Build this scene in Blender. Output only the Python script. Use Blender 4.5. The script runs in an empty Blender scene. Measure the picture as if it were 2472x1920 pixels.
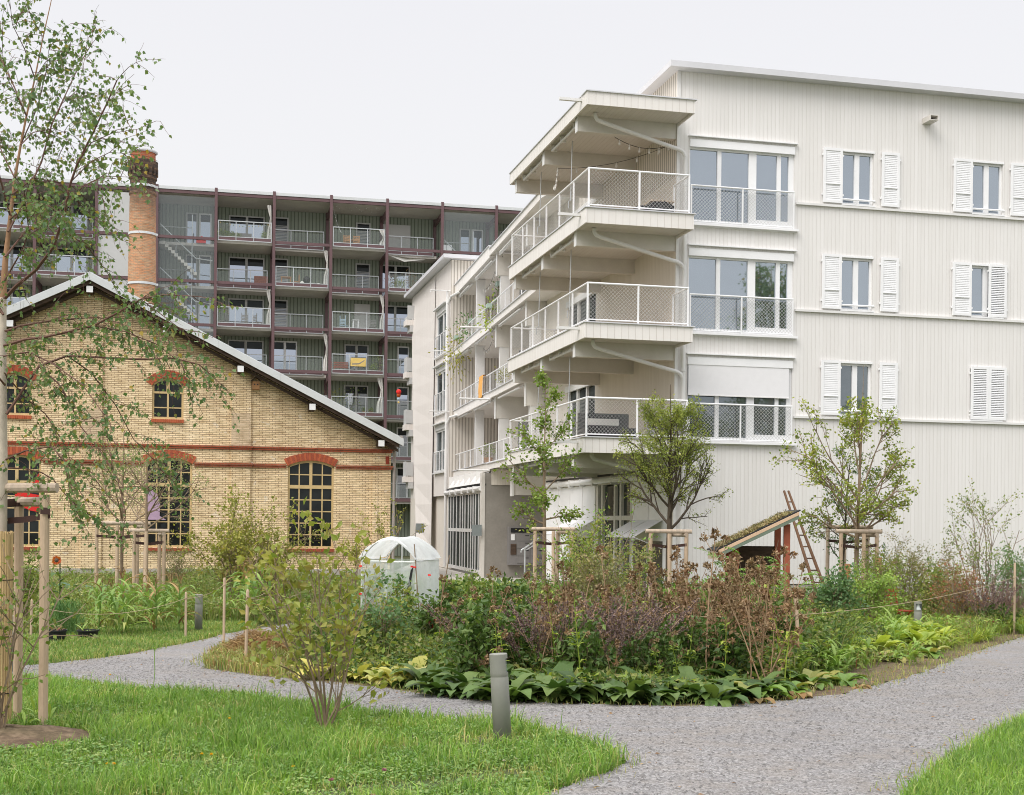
import bpy, math, random
import numpy as np
from mathutils import Vector, Matrix
from math import sin, cos, pi, radians

rnd = random.Random(7)
NR = np.random.default_rng(11)
scene = bpy.context.scene
col = scene.collection

# ------------------------------------------------------------------ camera
FP, CX, CY, ROLL, EYE = 3245.0, 1236.0, 1264.0, 0.0105, 1.85
cam_d = bpy.data.cameras.new("camera")
cam = bpy.data.objects.new("camera", cam_d)
col.objects.link(cam)
cam_d.sensor_width = 36.0
cam_d.lens = 36.0 * FP / 2472.0
cam_d.shift_y = (CY - 960.0) / 2472.0
cam_d.clip_end = 2000.0
cam.rotation_euler = (Matrix.Rotation(ROLL, 4, 'Y').inverted() @ Matrix.Rotation(pi / 2, 4, 'X')).to_euler()
cam.location = (0, 0, EYE)
scene.camera = cam

def ray(x, y):
    dx, dy = x - CX, y - CY
    u = dx * cos(ROLL) + dy * sin(ROLL)
    v = -dx * sin(ROLL) + dy * cos(ROLL)
    return u / FP, -v / FP

def at(x, y, Y):
    "point of the place seen at photo pixel (x, y) and standing Y metres away"
    a, b = ray(x, y)
    return (a * Y, Y, EYE + b * Y)

def gz(Y):
    if Y < 11.5: return 0.0
    if Y < 25.0: return -0.35 * (Y - 11.5) / 13.5
    if Y < 46.0: return -0.35
    if Y < 54.0: return -0.35 - 0.1 * (Y - 46.0) / 8.0
    return -0.45

def gnp(Y):
    return np.interp(Y, [-1e4, 11.5, 25, 46, 54, 1e4], [0, 0, -.35, -.35, -.45, -.45])

def gnd(x, y):
    a, b = ray(x, y)
    Y = 12.0
    for _ in range(50):
        Y = (gz(Y) - EYE) / b
    return (a * Y, Y)

def gD(x, y):
    return gnd(x * 1.1319, y * 1.1319)

# ------------------------------------------------------------------ mesh builder
class Fr:
    def __init__(s, o, ang):
        s.o = o; s.e = (cos(ang), sin(ang)); s.w = (-sin(ang), cos(ang)); s.ang = ang
    def p(s, t, d, z):
        return (s.o[0] + t * s.e[0] + d * s.w[0], s.o[1] + t * s.e[1] + d * s.w[1], z)

WORLD = Fr((0, 0), 0)
ORG = {}

class MB:
    def __init__(s):
        s.V = []; s.n = 0; s.F = []; s.UV = []; s.M = []; s.hasuv = False
    def add(s, V, F, uv=None, m=0):
        V = np.asarray(V, float).reshape(-1, 3)
        F = np.asarray(F, int)
        s.V.append(V); s.F.append(F + s.n); s.n += len(V)
        if uv is not None:
            s.hasuv = True
            s.UV.append(np.asarray(uv, float).reshape(-1, 2))
        else:
            s.UV.append(np.zeros((F.size, 2)))
        s.M.append(np.full(len(F), m, int))
        return s
    def quad(s, a, b, c, d, m=0, uv=None):
        return s.add([a, b, c, d], [[0, 1, 2, 3]], uv, m)
    def box(s, fr, t0, t1, d0, d1, z0, z1, m=0):
        P = [fr.p(t, d, z) for z in (z0, z1) for d in (d0, d1) for t in (t0, t1)]
        F = [[0, 1, 5, 4], [3, 2, 6, 7], [2, 0, 4, 6], [1, 3, 7, 5], [4, 5, 7, 6], [2, 3, 1, 0]]
        uv = [(t0, z0), (t1, z0), (t1, z1), (t0, z1), (t1, z0), (t0, z0), (t0, z1), (t1, z1),
              (d1, z0), (d0, z0), (d0, z1), (d1, z1), (d0, z0), (d1, z0), (d1, z1), (d0, z1),
              (t0, d0), (t1, d0), (t1, d1), (t0, d1), (t0, d1), (t1, d1), (t1, d0), (t0, d0)]
        return s.add(P, F, uv, m)
    def prism(s, fr, tz, d0, d1, m=0):
        "polygon in the (t, z) plane pushed through d0..d1"
        n = len(tz)
        P = [fr.p(t, d0, z) for t, z in tz] + [fr.p(t, d1, z) for t, z in tz]
        for k in range(n):
            j = (k + 1) % n
            L = math.hypot(tz[j][0] - tz[k][0], tz[j][1] - tz[k][1])
            s.quad(P[k], P[k + n], P[j + n], P[j], m, [(0, d0), (0, d1), (L, d1), (L, d0)])
        s.V.append(np.array(P)); F = np.array([list(range(n))]) + s.n
        s.F.append(F); s.UV.append(np.array(tz, float)); s.M.append(np.array([m]))
        F2 = np.array([list(range(2 * n - 1, n - 1, -1))]) + s.n
        s.F.append(F2); s.UV.append(np.array(tz[::-1], float)); s.M.append(np.array([m]))
        s.n += 2 * n; s.hasuv = True
        return s
    def tube(s, pts, r, n=6, m=0, cap=True):
        P = np.asarray(pts, float); k = len(P)
        R = np.full(k, r, float) if np.isscalar(r) else np.asarray(r, float)
        T = np.zeros_like(P); T[1:-1] = P[2:] - P[:-2]; T[0] = P[1] - P[0]; T[-1] = P[-1] - P[-2]
        T /= np.maximum(np.linalg.norm(T, axis=1)[:, None], 1e-9)
        a = np.array([1., 0, 0]) if abs(T[0][0]) < .8 else np.array([0, 1., 0])
        V = []
        for i in range(k):
            a = a - T[i] * a.dot(T[i]); a /= max(np.linalg.norm(a), 1e-9)
            b = np.cross(T[i], a)
            th = np.arange(n) * 2 * pi / n
            V.append(P[i] + R[i] * (np.cos(th)[:, None] * a + np.sin(th)[:, None] * b))
        V = np.concatenate(V)
        F = []
        for i in range(k - 1):
            for j in range(n):
                F.append([i * n + j, i * n + (j + 1) % n, (i + 1) * n + (j + 1) % n, (i + 1) * n + j])
        base = s.n
        s.add(V, F, None, m)
        if cap:
            for ring, rev in ((0, True), (k - 1, False)):
                idx = [base + ring * n + j for j in range(n)]
                if rev: idx.reverse()
                s.F.append(np.array([idx])); s.UV.append(np.zeros((n, 2))); s.M.append(np.array([m]))
        return s
    def lathe(s, c, prof, n=24, m=0, uv=True):
        "profile of (r, z) turned about the vertical through c"
        th = np.arange(n + 1) * 2 * pi / n
        V = [(c[0] + r * cos(t), c[1] + r * sin(t), c[2] + z) for r, z in prof for t in th]
        F = []; U = []
        for i in range(len(prof) - 1):
            for j in range(n):
                q = [i * (n + 1) + j, i * (n + 1) + j + 1, (i + 1) * (n + 1) + j + 1, (i + 1) * (n + 1) + j]
                F.append(q)
                rr = prof[i][0]
                U += [(th[j] * rr, prof[i][1]), (th[j + 1] * rr, prof[i][1]), (th[j + 1] * rr, prof[i + 1][1]), (th[j] * rr, prof[i + 1][1])]
        return s.add(V, F, U, m)
    def wall(s, fr, d, ts, zb, top, holes, depth, m=0, flip=False):
        "wall face at distance d with holes (t0, t1, zlow, topfunction); reveals run to d + depth"
        cuts = set(ts)
        for h in holes:
            n = 12 if callable(h[3]) else 1
            for k in range(n + 1): cuts.add(round(h[0] + (h[1] - h[0]) * k / n, 5))
        cuts = sorted(c for c in cuts if ts[0] <= c <= ts[-1])
        tp = top if callable(top) else (lambda t: top)
        for a, b in zip(cuts, cuts[1:]):
            mid = (a + b) / 2
            hs = sorted([h for h in holes if h[0] - 1e-6 <= a and b <= h[1] + 1e-6], key=lambda h: h[2])
            za, zb2 = zb, zb
            spans = []
            for h in hs:
                f = h[3] if callable(h[3]) else (lambda t, q=h[3]: q)
                spans.append((za, zb2, h[2], h[2])); za, zb2 = f(a), f(b)
            spans.append((za, zb2, tp(a), tp(b)))
            for z0a, z0b, z1a, z1b in spans:
                if z1a - z0a < 1e-4 and z1b - z0b < 1e-4: continue
                q = [fr.p(a, d, z0a), fr.p(b, d, z0b), fr.p(b, d, z1b), fr.p(a, d, z1a)]
                u = [(a, z0a), (b, z0b), (b, z1b), (a, z1a)]
                if flip: q.reverse(); u.reverse()
                s.quad(*q, m, u)
        for h in holes:
            f = h[3] if callable(h[3]) else (lambda t, q=h[3]: q)
            a, b, z0 = h[0], h[1], h[2]; e = d + depth
            for t in (a, b):
                s.quad(fr.p(t, d, z0), fr.p(t, e, z0), fr.p(t, e, f(t)), fr.p(t, d, f(t)), m, [(0, z0), (depth, z0), (depth, f(t)), (0, f(t))])
            s.quad(fr.p(a, d, z0), fr.p(b, d, z0), fr.p(b, e, z0), fr.p(a, e, z0), m, [(a, 0), (b, 0), (b, depth), (a, depth)])
            n = 12 if callable(h[3]) else 1
            for k in range(n):
                t0, t1 = a + (b - a) * k / n, a + (b - a) * (k + 1) / n
                s.quad(fr.p(t0, d, f(t0)), fr.p(t1, d, f(t1)), fr.p(t1, e, f(t1)), fr.p(t0, e, f(t0)), m, [(t0, 0), (t1, 0), (t1, depth), (t0, depth)])
        return s
    def leaves(s, P, D, N, L, W, m=0, bend=0.12, wide=0.42):
        "one bent four-cornered leaf for every row"
        P, D, N = (np.asarray(q, float) for q in (P, D, N))
        L = np.asarray(L, float).reshape(-1, 1) * np.ones((len(P), 1)); W = np.asarray(W, float).reshape(-1, 1) * np.ones((len(P), 1))
        D = D / np.maximum(np.linalg.norm(D, axis=1)[:, None], 1e-9)
        S = np.cross(D, N); S /= np.maximum(np.linalg.norm(S, axis=1)[:, None], 1e-9)
        U = np.cross(S, D)
        a = P; b = P + D * L * wide + S * W * .5 + U * L * bend; c = P + D * L; e = P + D * L * wide - S * W * .5 + U * L * bend
        V = np.stack([a, b, c, e], 1).reshape(-1, 3)
        return s.add(V, np.arange(len(P) * 4).reshape(-1, 4), None, m)
    def build(s, name, mats, parent=None, origin=None, smooth=False):
        me = bpy.data.meshes.new(name)
        V = np.concatenate(s.V)
        if parent is not None:
            off = np.array(ORG.get(parent.name, (0, 0, 0)))
        else:
            off = np.array(origin if origin is not None else (0, 0, 0))
        V = V - off
        tot = np.concatenate([np.full(len(f), f.shape[1], int) for f in s.F])
        lv = np.concatenate([f.ravel() for f in s.F])
        me.vertices.add(len(V)); me.vertices.foreach_set("co", V.ravel())
        me.loops.add(len(lv)); me.loops.foreach_set("vertex_index", lv)
        me.polygons.add(len(tot))
        st = np.zeros(len(tot), int); st[1:] = np.cumsum(tot)[:-1]
        me.polygons.foreach_set("loop_start", st)
        me.polygons.foreach_set("material_index", np.concatenate(s.M))
        me.polygons.foreach_set("use_smooth", np.full(len(tot), bool(smooth)))
        if s.hasuv:
            ul = me.uv_layers.new(name="UVMap")
            ul.data.foreach_set("uv", np.concatenate(s.UV).ravel())
        me.update(calc_edges=True)
        for q in (mats if isinstance(mats, (list, tuple)) else [mats]): me.materials.append(q)
        o = bpy.data.objects.new(name, me); col.objects.link(o)
        if parent is not None:
            o.parent = parent; ORG[o.name] = ORG.get(parent.name, (0, 0, 0))
        else:
            o.location = off; ORG[o.name] = tuple(off)
        return o

def tag(o, label=None, cat=None, group=None, kind=None):
    if label: o['label'] = label
    if cat: o['category'] = cat
    if group: o['group'] = group
    if kind: o['kind'] = kind
    return o

def thing(name, label, cat, loc=(0, 0, 0), group=None):
    o = bpy.data.objects.new(name, None); col.objects.link(o)
    o.empty_display_size = .2
    o.location = loc; ORG[o.name] = tuple(loc)
    return tag(o, label, cat, group)

def copy_thing(o, loc, rz=0.0, sc=1.0, label=None, group=None):
    c = o.copy(); col.objects.link(c)
    c.location = loc; c.rotation_euler = (0, 0, rz); c.scale = (sc, sc, sc)
    for ch in o.children:
        k = ch.copy(); col.objects.link(k); k.parent = c
        for g in ch.children:
            k2 = g.copy(); col.objects.link(k2); k2.parent = k
    if label: c['label'] = label
    if group: c['group'] = group
    return c

class Proto:
    "first use moves the thing itself, later uses copy it"
    def __init__(s, o): s.o = o; s.used = False
    def put(s, loc, rz=0.0, sc=1.0, label=None, group=None):
        if not s.used:
            s.used = True; o = s.o
            o.location = loc; o.rotation_euler = (0, 0, rz); o.scale = (sc, sc, sc)
            if label: o['label'] = label
            if group: o['group'] = group
            return o
        return copy_thing(s.o, loc, rz, sc, label, group)

def inpoly(X, Y, poly):
    P = np.asarray(poly, float); r = np.zeros(len(X), bool); j = len(P) - 1
    for i in range(len(P)):
        xi, yi, xj, yj = P[i][0], P[i][1], P[j][0], P[j][1]
        c = ((yi > Y) != (yj > Y)) & (X < (xj - xi) * (Y - yi) / (yj - yi + 1e-12) + xi)
        r ^= c; j = i
    return r

def scatter(poly, dens, rng=NR):
    P = np.asarray(poly, float); x0, y0 = P.min(0); x1, y1 = P.max(0)
    n = int((x1 - x0) * (y1 - y0) * dens)
    X = rng.uniform(x0, x1, n); Y = rng.uniform(y0, y1, n)
    k = inpoly(X, Y, poly)
    return X[k], Y[k]

# ------------------------------------------------------------------ materials
def newmat(name):
    m = bpy.data.materials.new(name); m.use_nodes = True
    nt = m.node_tree; nt.nodes.clear()
    return m, nt, nt.nodes, nt.links

def N(nt, typ, **kw):
    n = nt.nodes.new(typ)
    for k, v in kw.items():
        if hasattr(n, k): setattr(n, k, v)
        else: n.inputs[k.replace('_', ' ')].default_value = v
    return n

def math_(nt, op, a, b=None, c=None):
    n = nt.nodes.new('ShaderNodeMath'); n.operation = op
    for i, q in enumerate((a, b, c)):
        if q is None: continue
        if isinstance(q, (int, float)): n.inputs[i].default_value = q
        else: nt.links.new(q, n.inputs[i])
    return n.outputs[0]

def mixc(nt, fac, a, b, blend='MIX'):
    n = nt.nodes.new('ShaderNodeMix'); n.data_type = 'RGBA'; n.blend_type = blend
    for i, q in ((0, fac), (6, a), (7, b)):
        if isinstance(q, (int, float)): n.inputs[i].default_value = q
        elif isinstance(q, tuple): n.inputs[i].default_value = (*q, 1)
        else: nt.links.new(q, n.inputs[i])
    return n.outputs[2]

def noise(nt, vec, scale, detail=3, rough=.55):
    n = nt.nodes.new('ShaderNodeTexNoise'); n.inputs['Scale'].default_value = scale
    n.inputs['Detail'].default_value = detail; n.inputs['Roughness'].default_value = rough
    if vec is not None: nt.links.new(vec, n.inputs['Vector'])
    return n.outputs['Fac']

def ramp(nt, fac, stops):
    n = nt.nodes.new('ShaderNodeValToRGB'); cr = n.color_ramp
    while len(cr.elements) < len(stops): cr.elements.new(.5)
    for e, (p, c) in zip(cr.elements, stops):
        e.position = p; e.color = (*c, 1) if len(c) == 3 else c
    nt.links.new(fac, n.inputs[0])
    return n.outputs[0]

def mapv(nt, vec, scale):
    n = nt.nodes.new('ShaderNodeMapping'); n.inputs['Scale'].default_value = scale
    nt.links.new(vec, n.inputs['Vector']); return n.outputs[0]

def finish(nt, colr, rough=.7, metal=0.0, height=None, hd=.01, spec=.35):
    b = nt.nodes.new('ShaderNodeBsdfPrincipled'); o = nt.nodes.new('ShaderNodeOutputMaterial')
    if isinstance(colr, tuple): b.inputs['Base Color'].default_value = (*colr, 1)
    else: nt.links.new(colr, b.inputs['Base Color'])
    b.inputs['Roughness'].default_value = rough; b.inputs['Metallic'].default_value = metal
    b.inputs['Specular IOR Level'].default_value = spec
    if height is not None:
        k = nt.nodes.new('ShaderNodeBump'); k.inputs['Distance'].default_value = hd; k.inputs['Strength'].default_value = .8
        nt.links.new(height, k.inputs['Height']); nt.links.new(k.outputs[0], b.inputs['Normal'])
    nt.links.new(b.outputs[0], o.inputs[0])
    return b

def coord(nt, which='Object'):
    return nt.nodes.new('ShaderNodeTexCoord').outputs[which]

def plain(name, c, rough=.6, var=.18, scale=3.0, metal=0.0, bump=0.0, dirt=None, stretch=(1, 1, 1)):
    m, nt, _, _ = newmat(name)
    v = mapv(nt, coord(nt), stretch)
    f = noise(nt, v, scale, 5)
    f2 = noise(nt, v, scale * 9, 2)
    s = math_(nt, 'ADD', math_(nt, 'MULTIPLY', f, .7), math_(nt, 'MULTIPLY', f2, .3))
    lo = tuple(q * (1 - var) for q in c); hi = tuple(min(1, q * (1 + var)) for q in c)
    cc = ramp(nt, s, [(.3, lo), (.7, hi)])
    if dirt:
        d = noise(nt, v, scale * .45, 6, .7)
        cc = mixc(nt, ramp(nt, d, [(.5, (0, 0, 0)), (.75, (.6, .6, .6))]), cc, dirt)
    finish(nt, cc, rough, metal, f2 if bump else None, bump)
    return m

def siding(name, c, bw=.115, line=(.42, .36, .29), tone=.05, gw=.05, streak=.10, gl=.4):
    "painted vertical boards, laid out in metres along the wall"
    m, nt, _, _ = newmat(name)
    uv = coord(nt, 'UV')
    sp = nt.nodes.new('ShaderNodeSeparateXYZ'); nt.links.new(uv, sp.inputs[0])
    q = math_(nt, 'DIVIDE', sp.outputs[0], bw)
    fr = math_(nt, 'FRACT', q)
    edge = math_(nt, 'ABSOLUTE', math_(nt, 'SUBTRACT', fr, .5))
    g = math_(nt, 'GREATER_THAN', edge, .5 - gw)
    wn = nt.nodes.new('ShaderNodeTexWhiteNoise'); wn.noise_dimensions = '1D'
    nt.links.new(math_(nt, 'FLOOR', q), wn.inputs['W'])
    st = noise(nt, mapv(nt, uv, (9, .5, 1)), 1.6, 6, .65)
    big = noise(nt, mapv(nt, uv, (.5, .22, 1)), 1.3, 4)
    v = math_(nt, 'ADD', math_(nt, 'MULTIPLY', math_(nt, 'SUBTRACT', wn.outputs[0], .5), tone * 2),
              math_(nt, 'ADD', math_(nt, 'MULTIPLY', math_(nt, 'SUBTRACT', st, .5), streak * 2), math_(nt, 'MULTIPLY', math_(nt, 'SUBTRACT', big, .5), .22)))
    v = math_(nt, 'ADD', v, .5)
    cc = ramp(nt, v, [(.2, tuple(q * .86 for q in (c[0], c[1] * .985, c[2] * .95))), (.8, tuple(min(.95, q * 1.07) for q in c))])
    cc = mixc(nt, math_(nt, 'MULTIPLY', g, gl), cc, line)
    finish(nt, cc, .62, 0, math_(nt, 'SUBTRACT', 1.0, g), .006)
    return m

def brickmat(name, c1, c2, mortar, bw=.258, rh=.0727, ms=.009, soot=None, sootz=(0, 1), spots=None):
    m, nt, _, _ = newmat(name)
    uv = coord(nt, 'UV')
    b = nt.nodes.new('ShaderNodeTexBrick'); nt.links.new(uv, b.inputs['Vector'])
    b.offset = .5; b.squash = 1.0
    for k, v in dict(Scale=1.0, Mortar_Size=ms, Mortar_Smooth=.15, Bias=0.0, Brick_Width=bw, Row_Height=rh).items():
        b.inputs[k.replace('_', ' ')].default_value = v
    b.inputs['Color1'].default_value = (*c1, 1); b.inputs['Color2'].default_value = (*c2, 1); b.inputs['Mortar'].default_value = (*mortar, 1)
    c = b.outputs['Color']
    f = noise(nt, mapv(nt, uv, (1.0, 3.2, 1)), 2.6, 4, .6)
    c = mixc(nt, 1.0, c, ramp(nt, f, [(.3, (.70, .64, .56)), (.5, (.98, .96, .92)), (.72, (1.18, 1.18, 1.2))]), 'MULTIPLY')
    big = noise(nt, mapv(nt, uv, (.5, .35, 1)), .9, 6, .65)
    c = mixc(nt, 1.0, c, ramp(nt, big, [(.32, (.8, .76, .72)), (.55, (1.05, 1.03, 1.0)), (.75, (1.1, 1.12, 1.16))]), 'MULTIPLY')
    if spots:
        sp2 = noise(nt, mapv(nt, uv, (1.6, 2.2, 1)), 1.4, 3, .5)
        c = mixc(nt, math_(nt, 'MULTIPLY', math_(nt, 'GREATER_THAN', sp2, .66), math_(nt, 'MULTIPLY', math_(nt, 'SUBTRACT', 1.0, b.outputs['Fac']), .55)), c, spots)
    if soot:
        sp = nt.nodes.new('ShaderNodeSeparateXYZ'); nt.links.new(uv, sp.inputs[0])
        mr = nt.nodes.new('ShaderNodeMapRange'); nt.links.new(sp.outputs[1], mr.inputs[0])
        mr.inputs[1].default_value, mr.inputs[2].default_value = sootz
        sn = noise(nt, mapv(nt, uv, (1.2, 2.6, 1)), 1.8, 6, .7)
        k = math_(nt, 'MULTIPLY', mr.outputs[0], math_(nt, 'MULTIPLY', sn, 1.9)); k.node.use_clamp = True
        c = mixc(nt, k, c, soot)
    finish(nt, c, .85, 0, math_(nt, 'SUBTRACT', 1.0, b.outputs['Fac']), .012)
    return m

def leafmat(name, cols, trans=.3, rough=.5):
    m, nt, _, _ = newmat(name)
    g = nt.nodes.new('ShaderNodeNewGeometry')
    n = len(cols)
    c = ramp(nt, g.outputs['Random Per Island'], [(i / max(1, n - 1), q) for i, q in enumerate(cols)])
    oi = nt.nodes.new('ShaderNodeObjectInfo')
    c = mixc(nt, 1.0, c, ramp(nt, oi.outputs['Random'], [(0, (.8, .84, .8)), (1, (1.15, 1.1, 1.1))]), 'MULTIPLY')
    pn = noise(nt, coord(nt), 1.1, 5, .65)
    c = mixc(nt, 1.0, c, ramp(nt, pn, [(.3, (.72, .78, .75)), (.5, (1, 1, 1)), (.7, (1.28, 1.18, 1.05))]), 'MULTIPLY')
    d = nt.nodes.new('ShaderNodeBsdfPrincipled'); nt.links.new(c, d.inputs['Base Color']); d.inputs['Roughness'].default_value = rough
    d.inputs['Specular IOR Level'].default_value = .3
    t = nt.nodes.new('ShaderNodeBsdfTranslucent'); nt.links.new(mixc(nt, 1.0, c, (1.25, 1.3, .7), 'MULTIPLY'), t.inputs[0])
    mx = nt.nodes.new('ShaderNodeMixShader'); mx.inputs[0].default_value = trans
    nt.links.new(d.outputs[0], mx.inputs[1]); nt.links.new(t.outputs[0], mx.inputs[2])
    o = nt.nodes.new('ShaderNodeOutputMaterial'); nt.links.new(mx.outputs[0], o.inputs[0])
    return m

def glassmat(name, tint, refl=.35, dark=(.03, .035, .04), rough=.02):
    "window pane: mirror of the sky over a dark room"
    m, nt, _, _ = newmat(name)
    g = nt.nodes.new('ShaderNodeBsdfGlossy'); g.inputs['Color'].default_value = (*tint, 1); g.inputs['Roughness'].default_value = rough
    d = nt.nodes.new('ShaderNodeBsdfDiffuse')
    f = noise(nt, coord(nt), .9, 3)
    nt.links.new(ramp(nt, f, [(.35, dark), (.7, tuple(q * 2.6 for q in dark))]), d.inputs[0])
    mx = nt.nodes.new('ShaderNodeMixShader'); mx.inputs[0].default_value = refl
    nt.links.new(d.outputs[0], mx.inputs[1]); nt.links.new(g.outputs[0], mx.inputs[2])
    o = nt.nodes.new('ShaderNodeOutputMaterial'); nt.links.new(mx.outputs[0], o.inputs[0])
    return m

def seethrough(name, c, clear=.6, gloss=.12, trans=False, even=False):
    m, nt, _, _ = newmat(name)
    tr = nt.nodes.new('ShaderNodeBsdfTransparent'); tr.inputs[0].default_value = (.93, .96, .96, 1)
    d = nt.nodes.new('ShaderNodeBsdfTranslucent' if trans else 'ShaderNodeBsdfDiffuse'); d.inputs[0].default_value = (*c, 1)
    if trans:
        d2 = nt.nodes.new('ShaderNodeBsdfDiffuse'); d2.inputs[0].default_value = (*c, 1)
        a = nt.nodes.new('ShaderNodeMixShader'); a.inputs[0].default_value = .5
        nt.links.new(d.outputs[0], a.inputs[1]); nt.links.new(d2.outputs[0], a.inputs[2]); d = a
    g = nt.nodes.new('ShaderNodeBsdfGlossy'); g.inputs['Roughness'].default_value = .15
    b = nt.nodes.new('ShaderNodeMixShader'); b.inputs[0].default_value = gloss
    nt.links.new(d.outputs[0], b.inputs[1]); nt.links.new(g.outputs[0], b.inputs[2])
    mx = nt.nodes.new('ShaderNodeMixShader')
    f = noise(nt, coord(nt), 2.5, 5, .6)
    mr = nt.nodes.new('ShaderNodeMapRange'); nt.links.new(f, mr.inputs[0])
    mr.inputs[1].default_value, mr.inputs[2].default_value = .3, .7
    mr.inputs[3].default_value, mr.inputs[4].default_value = (clear, clear) if even else (max(0, clear - .2), min(1, clear + .15))
    nt.links.new(mr.outputs[0], mx.inputs[0])
    nt.links.new(b.outputs[0], mx.inputs[1]); nt.links.new(tr.outputs[0], mx.inputs[2])
    o = nt.nodes.new('ShaderNodeOutputMaterial'); nt.links.new(mx.outputs[0], o.inputs[0])
    return m

M = {}
M['boards'] = siding('white_boards', (.80, .783, .768), gl=.2, tone=.06, streak=.13)
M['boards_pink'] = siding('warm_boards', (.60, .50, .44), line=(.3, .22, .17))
M['boards_side'] = siding('cream_boards', (.74, .69, .62), tone=.07, streak=.16)
M['fascia'] = siding('fascia_boards', (.82, .79, .76), bw=.19, gw=.03)
M['ribs'] = siding('rib_boards', (.74, .70, .64), bw=.16, gw=.2, gl=.7, line=(.30, .26, .22))
M['skin'] = siding('curved_boards', (.77, .725, .69), bw=.14, gw=.02, streak=.22)
M['white'] = plain('white_paint', (.85, .85, .855), .4, .04, 2)
M['white2'] = plain('white_metal', (.74, .73, .71), .45, .06, 1.5)
M['soffit'] = siding('soffit_boards', (.70, .67, .63), bw=.13, gw=.03)
M['beam'] = plain('painted_beam', (.66, .63, .58), .6, .06, 2, dirt=(.55, .51, .45))
M['roofgrey'] = plain('roof_edge', (.62, .62, .64), .45, .05, 1)
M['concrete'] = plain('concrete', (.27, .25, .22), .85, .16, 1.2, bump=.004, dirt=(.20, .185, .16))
M['plinth'] = plain('plinth_concrete', (.46, .43, .38), .85, .14, 1.5, dirt=(.35, .31, .26))
M['pane'] = glassmat('window_glass', (.63, .70, .77), .60)
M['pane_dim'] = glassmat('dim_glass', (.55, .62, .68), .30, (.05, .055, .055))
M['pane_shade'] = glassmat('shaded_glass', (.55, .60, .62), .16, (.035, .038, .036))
M['wire'] = plain('wire_netting', (.50, .50, .49), .5, .05, 3)
M['moss'] = leafmat('dry_moss', [(.34, .27, .14), (.22, .16, .085), (.28, .27, .11), (.40, .33, .19)], .1, .8)
M['boxgreen'] = plain('pale_green_plastic', (.40, .50, .44), .5, .06, 3)
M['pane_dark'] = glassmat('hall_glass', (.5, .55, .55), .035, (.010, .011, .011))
M['pane_far'] = glassmat('far_glass', (.66, .72, .84), .62)
M['screen'] = plain('blind_fabric', (.80, .79, .80), .8, .03, 6)
M['brick'] = brickmat('yellow_brick', (.93, .77, .525), (.83, .665, .43), (.31, .21, .135), spots=(.94, .84, .70))
M['brick_new'] = brickmat('pale_brick', (.76, .62, .45), (.68, .54, .38), (.50, .40, .28))
M['redbrick'] = brickmat('red_brick', (.45, .12, .055), (.36, .085, .04), (.24, .15, .11), bw=.12, rh=.0727)
M['chim'] = brickmat('chimney_brick', (.56, .27, .14), (.47, .32, .20), (.34, .25, .18), bw=.22, rh=.075, soot=(.05, .035, .028), sootz=(15.9, 17.7))
M['chimcap'] = brickmat('orange_brick', (.50, .15, .07), (.45, .12, .055), (.4, .25, .18), bw=.22, rh=.075)
M['cream'] = plain('cream_frame', (.60, .44, .22), .5, .1, 3)
M['zinc'] = plain('zinc_sheet', (.60, .62, .62), .4, .09, .8, dirt=(.5, .5, .48))
M['oldwood'] = plain('weathered_wood', (.075, .05, .035), .85, .5, 2.5, bump=.01, stretch=(1, 1, 6))
M['steel'] = plain('galvanised_steel', (.52, .54, .55), .4, .12, 8, metal=.35)
M['pipe'] = plain('brown_grey_pipe', (.36, .32, .29), .5, .1, 3)
M['purple'] = plain('aubergine_steel', (.135, .078, .082), .5, .12, 1.5)
M['green'] = siding('green_cladding', (.29, .33, .265), bw=.24, gw=.13, gl=.7, line=(.05, .062, .045), tone=.04, streak=.05)
M['slab'] = plain('raw_concrete_slab', (.54, .51, .46), .85, .16, .8, dirt=(.46, .43, .38))
M['panel'] = plain('grey_panel', (.50, .50, .49), .7, .06, .7)
M['grass_pane'] = seethrough('railing_glass', (.35, .40, .36), .84, .3, False, True)
M['stair_pane'] = seethrough('stair_glass', (.36, .42, .44), .80, .35, False, True)
M['blind'] = siding('closed_blind', (.55, .55, .54), bw=.9, gw=.004)
M['timber'] = plain('round_timber', (.50, .375, .26), .8, .2, 4, dirt=(.36, .27, .19), stretch=(4, 4, .6))
M['timber_grey'] = plain('grey_timber', (.50, .40, .305), .85, .2, 4, dirt=(.30, .26, .21), stretch=(4, 4, .6))
M['strap'] = plain('brown_strap', (.055, .026, .02), .6, .2, 5)
M['bollard'] = plain('grey_green_paint', (.235, .235, .205), .42, .07, 3)
M['rope'] = plain('hemp_rope', (.42, .33, .21), .9, .2, 20)
M['film'] = seethrough('plastic_film', (.84, .90, .86), .66, .10, True)
M['film_top'] = seethrough('creased_film', (.90, .92, .92), .2, .15, True)
M['black'] = plain('black_plastic', (.015, .016, .018), .45, .2, 5)
M['terracotta'] = plain('terracotta', (.46, .17, .09), .8, .15, 5)
M['redpaint'] = plain('red_paint', (.34, .05, .022), .5, .15, 5)
M['rust'] = plain('rust_red_wood', (.32, .085, .045), .7, .2, 4)
M['bare'] = plain('bare_plywood', (.60, .42, .28), .7, .12, 3)
M['orange'] = plain('orange_wood', (.42, .22, .10), .7, .2, 6)
M['slate'] = plain('slate_grey_sign', (.22, .25, .25), .5, .12, 4)
M['boxgrey'] = plain('letterbox_metal', (.22, .21, .205), .5, .08, 3)
M['clothred'] = plain('red_cloth', (.70, .03, .025), .8, .2, 3)
M['clothpink'] = plain('mauve_cloth', (.46, .32, .44), .8, .1, 3)
M['clothyel'] = plain('yellow_cloth', (.70, .50, .16), .8, .15, 3)
M['towel'] = plain('orange_towel', (.74, .38, .10), .85, .12, 3)
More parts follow.
